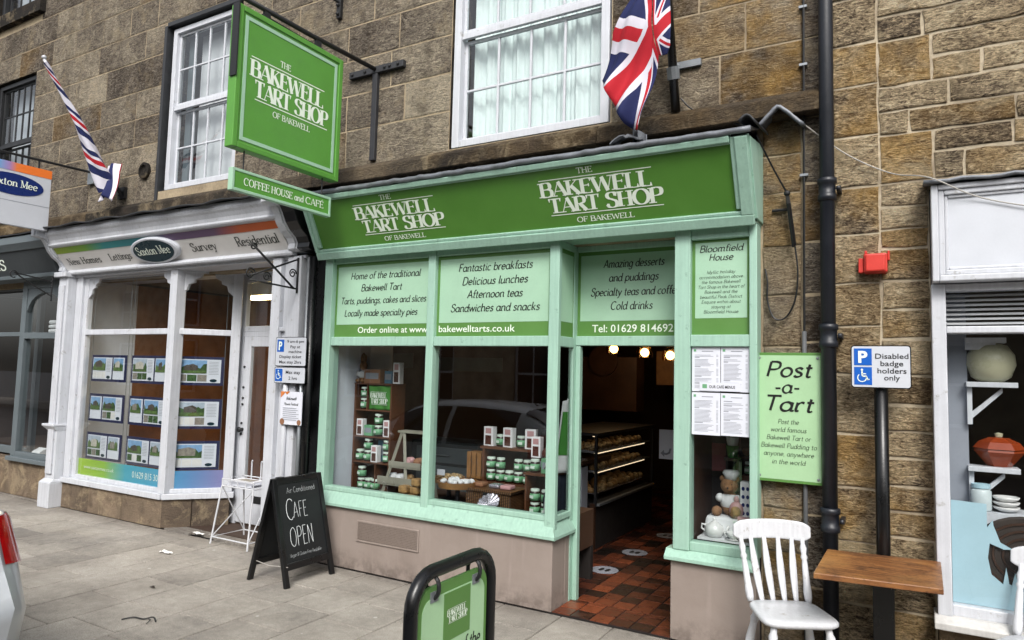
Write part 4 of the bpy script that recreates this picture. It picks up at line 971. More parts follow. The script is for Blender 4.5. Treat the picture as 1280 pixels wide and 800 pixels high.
# property cards on wires
ROW = [(1.53, 1.85, 0), (1.05, 1.38, 1), (.60, .915, 0)]; nm = ['top', 'middle', 'bottom']
def card(x0, x1, z0, z1, fn, label, two, flip):
    c = fn((x0+x1)/2, (z0+z1)/2, 0); t = thing('property_card', label, 'poster', c, 'property cards hung in the estate agent window')
    def bx(a, b, z_0, z_1, d0, d1, name, mat, par):
        return MB().hexa([fn(a, z_0, d0), fn(b, z_0, d0), fn(b, z_0, d1), fn(a, z_0, d1)], [fn(a, z_1, d0), fn(b, z_1, d0), fn(b, z_1, d1), fn(a, z_1, d1)]).build(name, mat, par)
    bk = bx(x0, x1, z0, z1, 0, .012, 'backing', 'navy_board', t); W = x1-x0; h = z1-z0
    sheets = ([(x0+.03, x0+W*.60), (x0+W*.64, x1-.03)] if not flip else [(x0+.03, x0+W*.37), (x0+W*.41, x1-.03)]) if two else [(x0+.03, x1-.03)]
    for a, b in sheets:
        s = bx(a, b, z0+.03, z1-.03, -.004, -.001, 'sheet', 'paper', t); w_ = b-a; big_ = w_ > .26
        pw = .68 if big_ else .9
        bx(a+.012, a+w_*pw, z0+h*.42, z1-.04, -.0065, -.005, 'photo_sky', random.choice(('photo_sky', 'photo_sky_grey')), s)
        m = MB(); n = 9
        top = [(a+.012+(w_*pw-.012)*i/n, z0+h*.42+random.uniform(.35, .85)*h*.40) for i in range(n+1)]
        m.add([fn(a+.012, z0+h*.42, -.0075)]+[fn(x, z, -.0075) for x, z in top]+[fn(a+w_*pw, z0+h*.42, -.0075)], [tuple(range(n+3))]); m.build('photo_trees', random.choice(('photo_green', 'photo_green', 'photo_lawn')), s)
        ha, hb = a+w_*pw*random.uniform(.2, .35), a+w_*pw*random.uniform(.6, .85); zb = z0+h*random.uniform(.46, .52); zt = zb+h*random.uniform(.16, .24)
        m = MB().add([fn(ha, zb, -.0085), fn(hb, zb, -.0085), fn(hb, zt, -.0085), fn((ha+hb)/2+.02, zt+h*.07, -.0085), fn(ha, zt, -.0085)], [(0, 1, 2, 3, 4)]); m.build('photo_house', random.choice(('photo_house', 'photo_house_white', 'photo_house_dark')), s)
        bx(a+.012, a+w_*pw, z0+h*.42, z0+h*random.uniform(.45, .56), -.0098, -.0092, 'photo_lawn', 'photo_lawn', s)
        if big_:
            k = 3
            for i in range(k): bx(a+.012+i*w_*pw/k, a+.004+(i+1)*w_*pw/k, z0+.045, z0+h*.37, -.0065, -.005, 'photo_small', random.choice(('photo_house', 'photo_green', 'cream_fascia')), s)
            m = MB()
            for i in range(9):
                zz = z1-.06-i*.017; m.add([fn(a+w_*.73, zz, -.006), fn(b-.02-random.uniform(0, .02), zz, -.006), fn(b-.02, zz+.004, -.006), fn(a+w_*.73, zz+.004, -.006)], [(0, 1, 2, 3)])
            m.build('print', 'paper_print', s)
            m = MB(); k = 16; cx, cz = a+w_*.84, z0+.055; m.add([fn(cx+.038*math.cos(2*math.pi*i/k), cz+.018*math.sin(2*math.pi*i/k), -.006) for i in range(k)], [tuple(range(k))]); m.build('emblem', 'teal_oval', s)
    return t
for (z0, z1, fl), n_ in zip(ROW, nm):
    card(-8.74, -8.03, z0, z1, lambda x, z, d: (x, .12+d, z), 'navy double property card in the %s row, beside the white left pilaster' % n_, True, fl)
    card(-7.92, -7.20, z0, z1, lambda x, z, d: (x, .12+d, z), 'navy double property card in the %s row, beside the white corner mullion' % n_, True, fl)
    card(.02, .54, z0, z1, lambda x, z, d: cant(x+.0, -.10-d, z), 'wide single-sheet property card, %s one in the canted pane by the door' % n_, False, 0)
wm = MB()
for x in (-8.76, -8.01, -7.94, -7.18): wm.tube([(x, .125, .45), (x, .125, 2.78)], .003, 5)
for s in (.015, .545):
    a = cant(s, -.10, .45); wm.tube([a, (a[0], a[1], 2.78)], .003, 5)
wm.build('hanging_wire', 'galvanised', ef)

# ================================================================== the grey shopfront at far left
gf = thing('shopfront', 'dark grey shopfront at the left edge with an arched fanlight', 'shopfront', (-11, 0, 0))
mb = MB(); 
for a, b in ((-13.5, -12.3), (-12.3, -11.2), (-11.2, -10.35), (-10.35, -9.24)): mb.box(a+.004, b-.004, .06, .3, 0, .44, tone=random.gauss(.5, .1), rnd=random.random(), gold=.05)
mb.build('stall_riser', 'stone_plinth', gf, bevel=.01)
MB().box(-10.42, -9.22, .0, .2, .445, .50).build('sill', 'grey_paint', gf, bevel=.008)
mb = MB().box(-10.42, -10.30, .06, .16, .50, 2.86).box(-9.42, -9.235, .06, .16, .50, 2.86).box(-10.30, -9.42, .06, .14, 2.05, 2.13).box(-10.30, -9.42, .06, .14, .50, .56).box(-10.30, -9.42, .06, .14, 2.72, 2.86)
arc = [(-10.30, 2.72), (-10.30, 2.42)]+[(-9.86-.44*math.cos(R(t)), 2.36+.30*math.sin(R(t))) for t in range(10, 171, 16)]+[(-9.42, 2.42), (-9.42, 2.72)]
mb.prism([(x, .07, z) for x, z in arc], (0, 0, 0), (0, .05, 0))
mb.build('window_frame', 'grey_paint', gf, bevel=.006)
MB().add([(-10.30, .102, .56), (-9.42, .102, .56), (-9.42, .102, 2.72), (-10.30, .102, 2.72)], [(0, 1, 2, 3)]).build('window_pane', 'pane', gf)
mb = frame_boxes(MB(), -13.5, -10.42, .46, 2.86, .30, .36, .10); mb.box(-13.4, -10.52, .30, .36, 2.1, 2.16); mb.build('door_frame', 'grey_paint', gf, bevel=.006)
MB().add([(-13.4, .33, .5), (-10.52, .33, .5), (-10.52, .33, 2.8), (-13.4, .33, 2.8)], [(0, 1, 2, 3)]).build('door_glass', 'pane', gf)
gfb = MB().extr([(.1, 2.87), (-.12, 2.87), (-.22, 3.17), (.1, 3.17)], -13.6, -9.24).build('fascia_board', 'dark_grey', gf)
GV = Vector((0, -.10, .30)).normalized(); GN = Vector((0, -GV.z, GV.y))
put_text('lettering', 'white_lettering', gfb, [('NS', -10.60, .09, .13, .34)], 'serif', (0, -.12, 2.87), UX, GV, GN)
MB().extr([(.1, 3.172), (-.24, 3.172), (-.26, 3.2), (-.30, 3.25), (-.30, 3.34), (.1, 3.38)], -13.6, -9.24).build('cornice', 'grey_paint', gf, bevel=.004)
MB().extr([(.1, 2.82), (-.15, 2.82), (-.16, 2.866), (.1, 2.866)], -13.6, -9.24).build('bead_moulding', 'grey_paint', gf, bevel=.004)
MB().grid(lambda u, v: (-13.7+4.48*u, -.32+.47*v, 3.36+.12*v+random.uniform(-.005, .005)), 60, 5).build('lead_capping', 'lead_dark', gf, solid=.015, smooth=True)
struct(MB().box(-13.6, -9.05, 2.6, 2.65, 0, 2.85).box(-13.65, -13.6, .3, 2.6, 0, 2.85).build('wall', 'room_brown')); struct(MB().box(-13.6, -9.05, .2, 2.6, 2.86, 2.9).build('ceiling', 'room_dark')); struct(MB().box(-13.6, -9.05, .17, 2.6, .40, .435).build('floor', 'room_brown'))
for i, x in enumerate((-11.6, -11.15)):
    t = thing('shelf_unit', 'dark shelving with pale goods deep in the grey shop, %s' % ('left one' if i == 0 else 'right one'), 'shelves', (x, 1.4, .44))
    MB().box(x-.22, x+.22, 1.4, 1.8, .44, 2.2).build('case', 'oak', t)
    m = MB()
    for z in (.6, .95, 1.3, 1.65): m.box(x-.18, x+.18, 1.30, 1.398, z, z+random.uniform(.06, .16))
    m.build('goods', 'grey_metal', t)
for i, (x, c_) in enumerate(((-10.12, 'white_fabric'), (-9.75, 'paper'))):
    t = thing('display_card', ['folded white cloth', 'white price card'][i]+' on the floor of the grey shop window', 'card', (x, .25, .5))
    MB().hexa([(x-.1, .2, .505), (x+.1, .2, .505), (x+.1, .32, .505), (x-.1, .32, .505)], [(x-.1, .24, .56), (x+.1, .24, .56), (x+.1, .32, .60), (x-.1, .32, .60)]).build('face', c_, t)
t = thing('cushion_stack', 'stack of pale folded blankets behind the arched fanlight', 'blankets', (-9.85, .4, 2.15))
for z in (2.14, 2.20, 2.26): MB().box(-10.1, -9.55, .25, .55, z, z+.05).build('blanket', 'white_fabric', t, bevel=.02)
MB().box(-10.2, -9.45, .22, .6, 2.09, 2.13).build('shelf', 'grey_paint', t)

# ================================================================== the white shopfront at right
rf = thing('shopfront', 'white painted shopfront at the right edge with blank fascia and peeling sill', 'shopfront', (1.3, 0, 0))
fb2 = MB().box(.11, 2.5, -.06, .14, 2.36, 2.88).build('fascia_board', 'white_clean', rf)
mb = frame_boxes(MB(), .105, 2.5, 2.335, 2.895, -.10, .14, .035, .035, .03); frame_boxes(mb, .14, 2.465, 2.37, 2.865, -.085, -.06, .03); frame_boxes(mb, .17, 2.435, 2.40, 2.835, -.072, -.06, .018)
mb.build('fascia_moulding', 'white_paint', rf, bevel=.006)
mb = MB(); mb.grid(lambda u, v: (.07+2.45*u, -.13+.28*v, 2.91+.05*v+random.uniform(-.006, .006)), 40, 5); mb.build('lead_capping', 'lead', rf, smooth=True, solid=.02)
mb = MB().box(.098, .17, -.01, .15, .46, 2.33).box(.17, 2.45, .0, .12, 2.045, 2.085).box(.17, 2.45, .0, .12, 2.29, 2.33).box(.17, 2.45, .02, .12, .46, .52).box(1.35, 1.42, .0, .12, .52, 2.045)
mb.build('window_frame', 'white_paint', rf, bevel=.006)
mb = MB()
for i in range(7): mb.hexa([(.175, .095, 2.10+i*.027), (2.4, .095, 2.10+i*.027), (2.4, .115, 2.112+i*.027), (.175, .115, 2.112+i*.027)], [(.175, .095, 2.103+i*.027), (2.4, .095, 2.103+i*.027), (2.4, .115, 2.115+i*.027), (.175, .115, 2.115+i*.027)])
mb.build('blind', 'blind_grey', rf)
gp = MB()
for a, b, c, d in ((.17, 1.35, .52, 2.045), (1.42, 2.45, .52, 2.045), (.17, 2.45, 2.085, 2.29)): gp.add([(a, .056, c), (b, .056, c), (b, .056, d), (a, .056, d)], [(0, 1, 2, 3)])
gp; gp.build('window_pane', 'clear_pane', rf)
MB().extr([(.13, .395), (-.07, .395), (-.075, .435), (-.02, .462), (.13, .462)], .08, 2.5).build('sill', paint('peeling_white', 'c6c5c2', .5, .1, .3, wear=('2f2b26', .95), scale=5), rf, bevel=.006)
mb = MB()
for a, b in ((.10, .5), (.5, 1.1), (1.1, 1.8), (1.8, 2.5)): mb.box(a+.004, b-.004, .03, .2, 0, .39, tone=random.gauss(.45, .1), rnd=random.random(), gold=.2)
mb.build('stall_riser', 'stone_plinth', rf, bevel=.01)
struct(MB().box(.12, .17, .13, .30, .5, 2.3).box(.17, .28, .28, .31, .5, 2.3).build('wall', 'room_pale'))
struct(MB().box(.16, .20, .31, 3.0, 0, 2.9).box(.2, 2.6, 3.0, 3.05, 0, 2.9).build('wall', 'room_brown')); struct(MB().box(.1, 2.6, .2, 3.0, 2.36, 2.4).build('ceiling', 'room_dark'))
MB().box(.18, 2.45, .12, .75, .44, .50).build('display_shelf', 'room_pale', rf)

# ================================================================== signs and ironwork on the walls
UY, NX = (0, 1, 0), (1, 0, 0)
SX = -4.34
t = thing('hanging_sign', 'large square green hanging sign on the iron bar above the bakery fascia', 'sign', (SX, -.9, 3.38))
bd = MB().box(SX-.035, SX+.03, -1.425, -.365, 3.385, 4.445).build('board', 'sign_green', t, bevel=.004)
def yz_frame(mb, y0, y1, z0, z1, x0, x1, w):
    mb.box(x0, x1, y0, y0+w, z0, z1); mb.box(x0, x1, y1-w, y1, z0, z1); mb.box(x0, x1, y0+w, y1-w, z0, z0+w); mb.box(x0, x1, y0+w, y1-w, z1-w, z1); return mb
yz_frame(MB(), -1.44, -.35, 3.37, 4.46, SX-.05, SX+.04, .045).build('frame', 'sign_green', t, bevel=.006)
yz_frame(MB(), -1.375, -.415, 3.435, 4.395, SX+.029, SX+.034, .028).build('border', 'mint_pale', t)
logo(bd, (SX+.03, -.905, 3.945), UY, UZ, NX, .80, .30, lift=.002)
t2 = thing('hanging_sign', 'long narrow green sign hung below the square hanging sign', 'sign', (SX, -.9, 3.06))
b2 = MB().box(SX-.02, SX+.02, -1.40, -.42, 3.06, 3.21).build('board', 'sign_green', t2)
yz_frame(MB(), -1.41, -.41, 3.05, 3.22, SX-.024, SX+.025, .022).build('frame', 'mint_pale', t2, bevel=.003)
put_text('lettering', 'white_lettering', b2, [('COFFEE HOUSE', -1.07, 3.108, .055, .47), ('and', -.765, 3.108, .055, .095), ('CAFÉ', -.595, 3.108, .055, .20)], 'serif', (SX+.02, 0, 0), UY, UZ, NX, .002)
m = MB()
for y in (-1.3, -.5): m.tube([(SX, y, 3.21), (SX, y, 3.38)], .006, 6)
m.build('hook', 'iron', t2)
br = thing('sign_bracket', 'long black iron bar on a T-shaped wall plate carrying the big green sign', 'bracket', (SX, .13, 4.56))
MB().tube([(SX, .12, 4.575), (SX, -.7, 4.545), (SX, -1.45, 4.535)], .021, 8).build('bar', 'iron', br, smooth=True)
m = MB().box(SX-.32, SX+.34, .095, .14, 4.535, 4.60).build('wall_plate', 'bracket_iron', br, bevel=.004)
mm = MB()
for x in (-.28, -.12, .12, .18, .28): mm.lathe([(.016, 0), (.014, -.012), (.004, -.016)], (SX+x, .095, 4.568), 8, 'y')
mm.build('bolt', 'iron', m)
MB().box(SX-.03, SX+.03, .10, .14, 3.70, 4.535).build('strap', 'bracket_iron', br, bevel=.004)
m = MB()
for y in (-.62, -1.16):
    m.box(SX-.012, SX+.012, y-.03, y+.03, 4.455, 4.55); m.tube([(SX, y-.05, 4.47), (SX, y+.05, 4.47)], .018, 8)
m.tube([(SX+.0, -1.20, 4.485), (SX, -.55, 4.475)], .010, 6).box(SX-.02, SX+.05, -1.452, -1.442, 3.9, 4.46)
m.build('clamp', 'iron', br)
br = thing('iron_bracket', 'small black iron bracket at the top edge between the two sash windows', 'bracket', (-4.85, .15, 5.3))
MB().tube([(-4.85, .13, 5.36), (-4.95, -.9, 5.40)], .012, 6).build('arm', 'iron', br); MB().box(-4.875, -4.825, .10, .14, 5.20, 5.60).build('plate', 'iron', br, bevel=.003)
m = MB()
for z in (5.24, 5.33, 5.5): m.lathe([(.022, 0), (.015, -.02), (.004, -.025)], (-4.85, .10, z), 8, 'y')
m.build('bolt', 'iron', br)
# estate agent's hanging board
EX = -9.05
t = thing('hanging_sign', 'white estate agent hanging board with navy oval and rainbow top edge', 'sign', (EX, -.7, 3.3))
bd = MB().box(EX-.03, EX+.03, -1.12, -.365, 3.32, 4.055).build('board', 'white_clean', t, bevel=.004)
MB().box(EX+.03, EX+.033, -1.12, -.365, 3.955, 4.055).build('colour_band', 'colour_band_small', bd)
MB().box(EX+.03, EX+.0315, -1.115, -.37, 3.60, 3.606).build('joint', 'paper_print', bd)
k = 40; MB().add([(EX+.034, -.78+.335*math.cos(2*math.pi*i/k), 3.80+.125*math.sin(2*math.pi*i/k)) for i in range(k)], [tuple(range(k))]).build('oval', 'navy_oval', bd)
put_text('lettering', 'white_lettering', bd, [('Saxton Mee', -.775, 3.775, .085, .52)], 'serif', (EX+.034, 0, 0), UY, UZ, NX, .002)
br = thing('sign_bracket', 'black iron bar holding the white estate agent board', 'bracket', (EX, .13, 4.17))
MB().tube([(EX, .13, 4.175), (EX, -1.3, 4.15)], .016, 8).tube([(EX, -.5, 4.05), (EX, -.5, 4.16)], .012, 6).tube([(EX, -1.05, 4.05), (EX, -1.05, 4.155)], .012, 6).build('bar', 'iron', br)
MB().box(EX-.07, EX+.07, .10, .135, 4.02, 4.26).build('wall_plate', 'galvanised', br, bevel=.004)
for nm_, cx, wd in (('scroll_bracket', -5.12, 1), ('scroll_bracket', -9.28, 1)):
    pass
t = thing('scroll_bracket', 'black wrought iron scroll bracket beside the estate agent right pilaster', 'bracket', (-5.04, -.05, 2.6))
X = -5.06
m = MB().tube([(X, -.06, 2.46), (X, -.06, 2.80)], .010, 6).tube([(X, -.07, 2.50), (X, -.60, 2.52)], .009, 6).tube([(X, -.07, 2.78), (X, -.35, 2.66), (X, -.60, 2.56)], .009, 6).tube([(X, -.10, 2.50), (X, -.36, 2.68), (X, -.58, 2.83)], .010, 6)
for cy, cz, r0 in ((-.60, 2.575, .055), (-.42, 2.57, .045), (-.58, 2.82, .035), (-.12, 2.64, .045)):
    m.tube([(X, cy+r0*(1-i/30)*math.cos(i*.42), cz+r0*(1-i/30)*math.sin(i*.42)) for i in range(24)], .007, 6)
m.build('ironwork', 'iron', t, smooth=True)
t = thing('scroll_bracket', 'small black iron hook bracket on the grey shop cornice by the left pilaster', 'bracket', (-9.22, -.1, 2.7)); X = -9.22
MB().tube([(X, -.17, 2.50), (X, -.17, 2.80)], .010, 6).tube([(X, -.17, 2.74), (X, -.6, 2.80)], .008, 6).tube([(X, -.17, 2.56), (X, -.4, 2.68), (X, -.58, 2.79)], .008, 6).tube([(X, -.6+.04*math.cos(i*.4), 2.78+.04*math.sin(i*.4)) for i in range(14)], .007, 6).build('ironwork', 'iron', t)
# flags
t = thing('flag', 'union flag hanging from a black pole above the right end of the green fascia', 'flag', (-1.45, .1, 3.7))
MB().tube([(-1.45, .08, 3.66), (-1.45, -.13, 4.45), (-1.45, -.36, 5.3)], [.034, .028, .02], 10).build('flagpole', 'pole_black', t, smooth=True)
MB().box(-1.50, -1.28, .11, .14, 3.99, 4.04).tube([(-1.45, .13, 4.02), (-1.45, .02, 3.98)], .018, 8).tube([(-1.45, .0, 3.96), (-1.45, .03, 3.88)], .045, 10).build('socket', 'galvanised', t)
C = (-1.49, 4.06); bnd = [((.5, 1), (-1.54, 4.52)), ((.75, 1), (-1.67, 4.42)), ((1, 1), (-1.79, 4.16)), ((1, .75), (-1.87, 3.83)), ((1, .5), (-1.79, 3.68)), ((1, .25), (-1.67, 3.46)), ((1, 0), (-1.56, 3.38)), ((.75, 0), (-1.51, 3.62)), ((.5, 0), (-1.465, 3.94))]
hst = [((.5, 0), (-1.465, 3.94)), ((.3, 0), (-1.40, 3.92)), ((0, 0), (-1.375, 3.97)), ((0, .5), (-1.385, 4.18)), ((0, 1), (-1.41, 4.5)), ((.5, 1), (-1.54, 4.52))]
m = MB(); m.uv = {}
def fan(seq, ybase, amp):
    pts = []
    for (a, A), (b, B) in zip(seq, seq[1:]):
        for i in range(10): t_ = i/10; pts.append(((a[0]+(b[0]-a[0])*t_, a[1]+(b[1]-a[1])*t_), (A[0]+(B[0]-A[0])*t_, A[1]+(B[1]-A[1])*t_)))
    pts.append(seq[-1]); o = len(m.v); nr = 14; vs = []
    for j in range(nr+1):
        r = j/nr
        for uvp, P in pts:
            x, z = C[0]+(P[0]-C[0])*r, C[1]+(P[1]-C[1])*r
            fold = amp*r*math.sin((x-.35*(z-4.0))*34)+.03*math.sin(z*9+x*5)
            m.uv[o+len(vs)] = (.5+(uvp[0]-.5)*r, .5+(uvp[1]-.5)*r); vs.append((x, ybase-.10*(4.4-z)*.9+fold, z))
    n = len(pts); m.add(vs, [(j*n+i, j*n+i+1, (j+1)*n+i+1, (j+1)*n+i) for j in range(nr) for i in range(n-1)])
fan(bnd, -.27, .040); fan(hst, -.24, .02)
m.build('flag_cloth', 'flag', t, smooth=True, solid=.003)
t = thing('flag', 'furled union flag wound round a pole between the left sash windows', 'flag', (-8.35, .1, 3.85))
b_, e_ = Vector((-8.35, .06, 3.80)), Vector((-8.35, -.86, 5.12))
MB().tube([b_, e_], .016, 8).lathe([(.0, 0), (.025, .01), (.025, .03), (0, .05)], e_, 10).build('flagpole', 'white_paint', t, smooth=True)
m = MB(); ax = (e_-b_).normalized(); ux = Vector((1, 0, 0)); vx = ax.cross(ux)
def furl(u, v):
    a = u*2*math.pi; p = b_+(e_-b_)*(.10+.88*v); r = .024+.085*max(0, 1-v*1.25)**1.3
    r *= 1+.22*math.sin(3*a+9*v); off = Vector((.0, -.02, -.09))*max(0, 1-v*1.7)
    q = p+off+(ux*math.cos(a)*.9+vx*math.sin(a))*r; return (q.x, q.y, q.z)
m.grid(furl, 24, 60, uv=True); m.build('flag_cloth', 'flag_furled', t, smooth=True)
m = MB(); m.grid(lambda u, v: (-8.40+.25*u-.05*v+.03*math.sin(v*5), .0-.14*(1-v)+.04*math.sin(u*9), 3.74+.42*v-.16*abs(u-.45)*(1-v)), 14, 16, uv=True)
m.uv = {k_: (.10+a*.42, b*.02) for k_, (a, b) in m.uv.items()}; m.build('loose_cloth', 'flag_furled', t, smooth=True, solid=.004)
MB().box(-8.42, -8.28, .10, .14, 3.76, 3.90).tube([(-8.35, .12, 3.78), (-8.35, .02, 3.90)], .03, 10).build('socket', 'iron', t)
t = thing('vent_cover', 'round weathered stone vent stub beside the left sash window', 'vent', (-7.9, .12, 4.05)); MB().lathe([(.10, .03), (.10, -.02), (.07, -.03), (.06, -.005), (.0, -.005)], (-7.93, .125, 4.06), 16, 'y').build('ring', 'stone_dressed', t)
t = thing('alarm_box', 'red square fire alarm bell box on the rubble wall', 'alarm box', (-.19, .1, 2.48))
m = MB().box(-.255, -.125, .06, .14, 2.425, 2.545); m.prism([(-.245, .06, 2.43), (-.135, .06, 2.43), (-.135, .06, 2.54), (-.245, .06, 2.54)], (0, 0, 0), (0, -.02, 0)); m.build('case', 'alarm_red', t, bevel=.012)
MB().box(-.285, -.257, .08, .13, 2.43, 2.52).box(-.125, -.112, .08, .12, 2.50, 2.56).box(-.25, -.235, .07, .12, 2.545, 2.565).build('lug', 'alarm_red', t, bevel=.004)
# downpipes and cables
t = thing('drainpipe', 'black cast iron downpipe running the height of the wall at right', 'pipe', (-.455, .05, 0))
p_ = MB().tube([(-.455, .04, .0), (-.455, .04, 8.6)], .044, 18).build('pipe', 'pipe_iron', t, smooth=True)
for z in (.92, 2.05, 2.98, 4.9, 6.7):
    c_ = MB().lathe([(.046, -.09), (.056, -.085), (.056, -.05), (.050, -.045), (.050, .02), (.058, .025), (.058, .055), (.046, .06)], (-.455, .04, z), 18).build('collar', 'pipe_iron', t, smooth=True)
    MB().box(-.40, -.375, .02, .13, z-.03, z+.0).lathe([(.014, 0), (.012, -.014), (.003, -.018)], (-.388, .02, z-.015), 8, 'y').build('lug', 'pipe_iron', c_)
t = thing('drainpipe', 'slim black downpipe between the estate agent and the green shopfront', 'pipe', (-4.88, -.02, 0))
MB().tube([(-4.88, -.03, .0), (-4.88, -.03, 2.80)], .04, 16).build('pipe', 'pole_black', t, smooth=True); MB().box(-5.03, -4.76, .10, .2, 0, 3.4).build('backing_board', 'black_paint', t)
MB().tube([(-4.955, -.02, .0), (-4.955, -.02, 2.80)], .018, 10).build('conduit', 'galvanised', t, smooth=True)
t = thing('conduit', 'thin grey conduit and black cable running down the wall beside the downpipe', 'cable', (-.61, .1, 0))
MB().tube([(-.605, .115, 2.05), (-.60, .118, 3.2), (-.595, .115, 4.3), (-.59, .12, 7.5)], .008, 6).build('cable', 'cable_black', t); MB().tube([(-.605, .118, .0), (-.605, .118, 2.07)], .014, 10).build('pipe', 'conduit_grey', t, smooth=True)
m = MB()
for z in (1.9, 3.1, 3.85, 4.25): m.box(-.625, -.575, .108, .135, z-.008, z+.008)
m.build('clip', 'galvanised', t)
t = thing('lamp_bracket', 'rusty black iron bracket with loose wire on the pillar right of the fascia', 'bracket', (-.68, .1, 2.8))
MB().tube([(-.70, .10, 2.96), (-.66, .08, 2.62)], .014, 6).tube([(-.70, .09, 2.96), (-.66, -.12, 2.86), (-.655, .07, 2.63)], .012, 6).tube([(-.70, .12, 2.88), (-.80, .12, 2.88)], .010, 6).ball((-.70, .08, 2.98), .02).build('ironwork', 'iron', t)
W_ = [(-.655, .09, 2.63), (-.64, .10, 2.45), (-.66, .11, 2.27), (-.72, .115, 2.16), (-.79, .115, 2.16), (-.83, .115, 2.27), (-.83, .11, 2.40), (-.845, .115, 2.49)]
def spline(P, k=8):
    out = []
    for i in range(len(P)-1):
        p0, p1, p2, p3 = [Vector(P[min(max(j, 0), len(P)-1)]) for j in (i-1, i, i+1, i+2)]
        for j in range(k): q = j/k; out.append(.5*(2*p1+(p2-p0)*q+(2*p0-5*p1+4*p2-p3)*q*q+(3*p1-p0-3*p2+p3)*q**3))
    return out+[Vector(P[-1])]
MB().tube(spline(W_), .006, 6).tube(spline([(-.70, .08, 2.98), (-.78, .02, 3.15), (-.86, -.1, 3.34)]), .006, 6).build('wire', 'cable_black', t)
tag(MB().tube(spline([(-.60, .10, 3.44), (-.35, .09, 3.20), (-.1, .08, 3.04), (.10, -.14, 2.93), (.35, -.08, 2.80), (.7, -.08, 2.70), (1.2, -.08, 2.62)]), .004, 5).build('cable', 'cable_white'), 'thin pale cable slung from the pillar to the white fascia', 'cable')
tag(MB().tube(spline([(-1.42, .10, 3.76), (-1.33, .10, 3.66), (-1.15, .08, 3.56), (-.95, .05, 3.46)]), .006, 6).build('cable', 'cable_black'), 'black cable looping from the flag socket to the fascia roof', 'cable')
t = thing('lead_flashing', 'bent grey lead flashing folded over the right end of the string course', 'flashing', (-.73, .05, 3.5))
m = MB(); m.grid(lambda u, v: (-.86+.27*u, -.03+.17*v, 3.44+.15*(1-abs(2*u-.9)**1.1)*.9-.03*(1-v)+random.uniform(-.004, .004)), 14, 5); m.build('sheet', 'lead', t, solid=.022, smooth=True)
m = MB(); m.grid(lambda u, v: (-.92+.10*u, -.35+.45*v, 3.36+.05*math.sin(u*3)-.03*u+.06*v), 6, 10); m.build('corner_fold', 'lead_dark', t, solid=.012, smooth=True)
t = thing('lead_sheet', 'crumpled lead sheet on the fascia roof under the flag', 'lead', (-1.7, -.2, 3.4))
m = MB(); m.grid(lambda u, v: (-1.78+.22*u+random.uniform(-.01, .01), -.36+.16*v, 3.335+.06*(1-abs(2*u-1))*random.uniform(.5, 1.2)+.05*v), 9, 6); m.grid(lambda u, v: (-1.63+.09*u, -.30+.03*math.sin(u*9), 3.34+.10*v*(1-.5*u)), 6, 4); m.build('sheet', 'lead', t, solid=.008)
# green board on the pillar
t = thing('wall_sign', 'pale green Post-a-Tart board screwed to the stone pillar', 'sign', (-.70, .1, 1.1))
bd = MB().box(-.91, -.488, .075, .10, 1.10, 1.93).build('board', 'panel_green', t, bevel=.002)
MB().box(-.892, -.506, .0735, .076, 1.118, 1.912).build('face', 'sign_pale', bd)
put_text('lettering', 'black_lettering', bd, [('Post', -.70, 1.775, .095, .275), ('-a-', -.71, 1.67, .085, .155), ('Tart', -.705, 1.555, .095, .30)]+
         [(s_, -.70, z_, .029, w_, 'fine') for s_, z_, w_ in (('Post the', 1.472, .125), ('world famous', 1.421, .215), ('Bakewell Tart or', 1.37, .265), ('Bakewell Pudding to', 1.319, .335), ('anyone, anywhere', 1.268, .30), ('in the world', 1.217, .20))], 'script', (0, .0735, 0), UX, UZ, NY)
m = MB()
for x in (-.875, -.523):
    for z in (1.895, 1.135): m.lathe([(.009, 0), (.007, -.005), (.001, -.006)], (x, .0735, z), 10, 'y')
m.build('screw', 'galvanised', t)
g_ = MB()
for i in range(14):
    x, z = random.uniform(-.86, -.56), random.uniform(1.15, 1.85); g_.lathe([(.02, 0), (.02, -.0006)], (x, .0732, z), 12, 'y')
# parking plates
def wheelchair(mb, P, s):
    """P(u,v) -> 3-D ; s size"""
    def seg(a, b, w):
        d = math.hypot(b[0]-a[0], b[1]-a[1]); nx, ny = -(b[1]-a[1])/d*w/2, (b[0]-a[0])/d*w/2
        mb.add([P(a[0]+nx, a[1]+ny), P(a[0]-nx, a[1]-ny), P(b[0]-nx, b[1]-ny), P(b[0]+nx, b[1]+ny)], [(0, 1, 2, 3)])
    k = 18; mb.add([P(-.06*s+.07*s*math.cos(6.283*i/k), .40*s+.07*s*math.sin(6.283*i/k)) for i in range(k)], [tuple(range(k))])
    seg((-.06*s, .30*s), (-.03*s, -.02*s), .09*s); seg((-.05*s, .14*s), (.18*s, .14*s), .06*s); seg((-.03*s, -.02*s), (.20*s, -.02*s), .08*s); seg((.18*s, .0), (.28*s, -.26*s), .08*s); seg((.26*s, -.25*s), (.38*s, -.22*s), .06*s)
    for i in range(20):
        a, b = R(130+i*12), R(130+(i+1)*12)
        if 130+i*12 < 385: seg((-.06*s+.26*s*math.cos(a), -.12*s+.26*s*math.sin(a)), (-.06*s+.26*s*math.cos(b), -.12*s+.26*s*math.sin(b)), .06*s)
def rrect(x0, x1, z0, z1, r, y):
    P = []
    for cx, cz, a0 in ((x1-r, z0+r, -90), (x1-r, z1-r, 0), (x0+r, z1-r, 90), (x0+r, z0+r, 180)):
        for i in range(6): a = R(a0+18*i); P.append((cx+r*math.cos(a), y, cz+r*math.sin(a)))
    return P
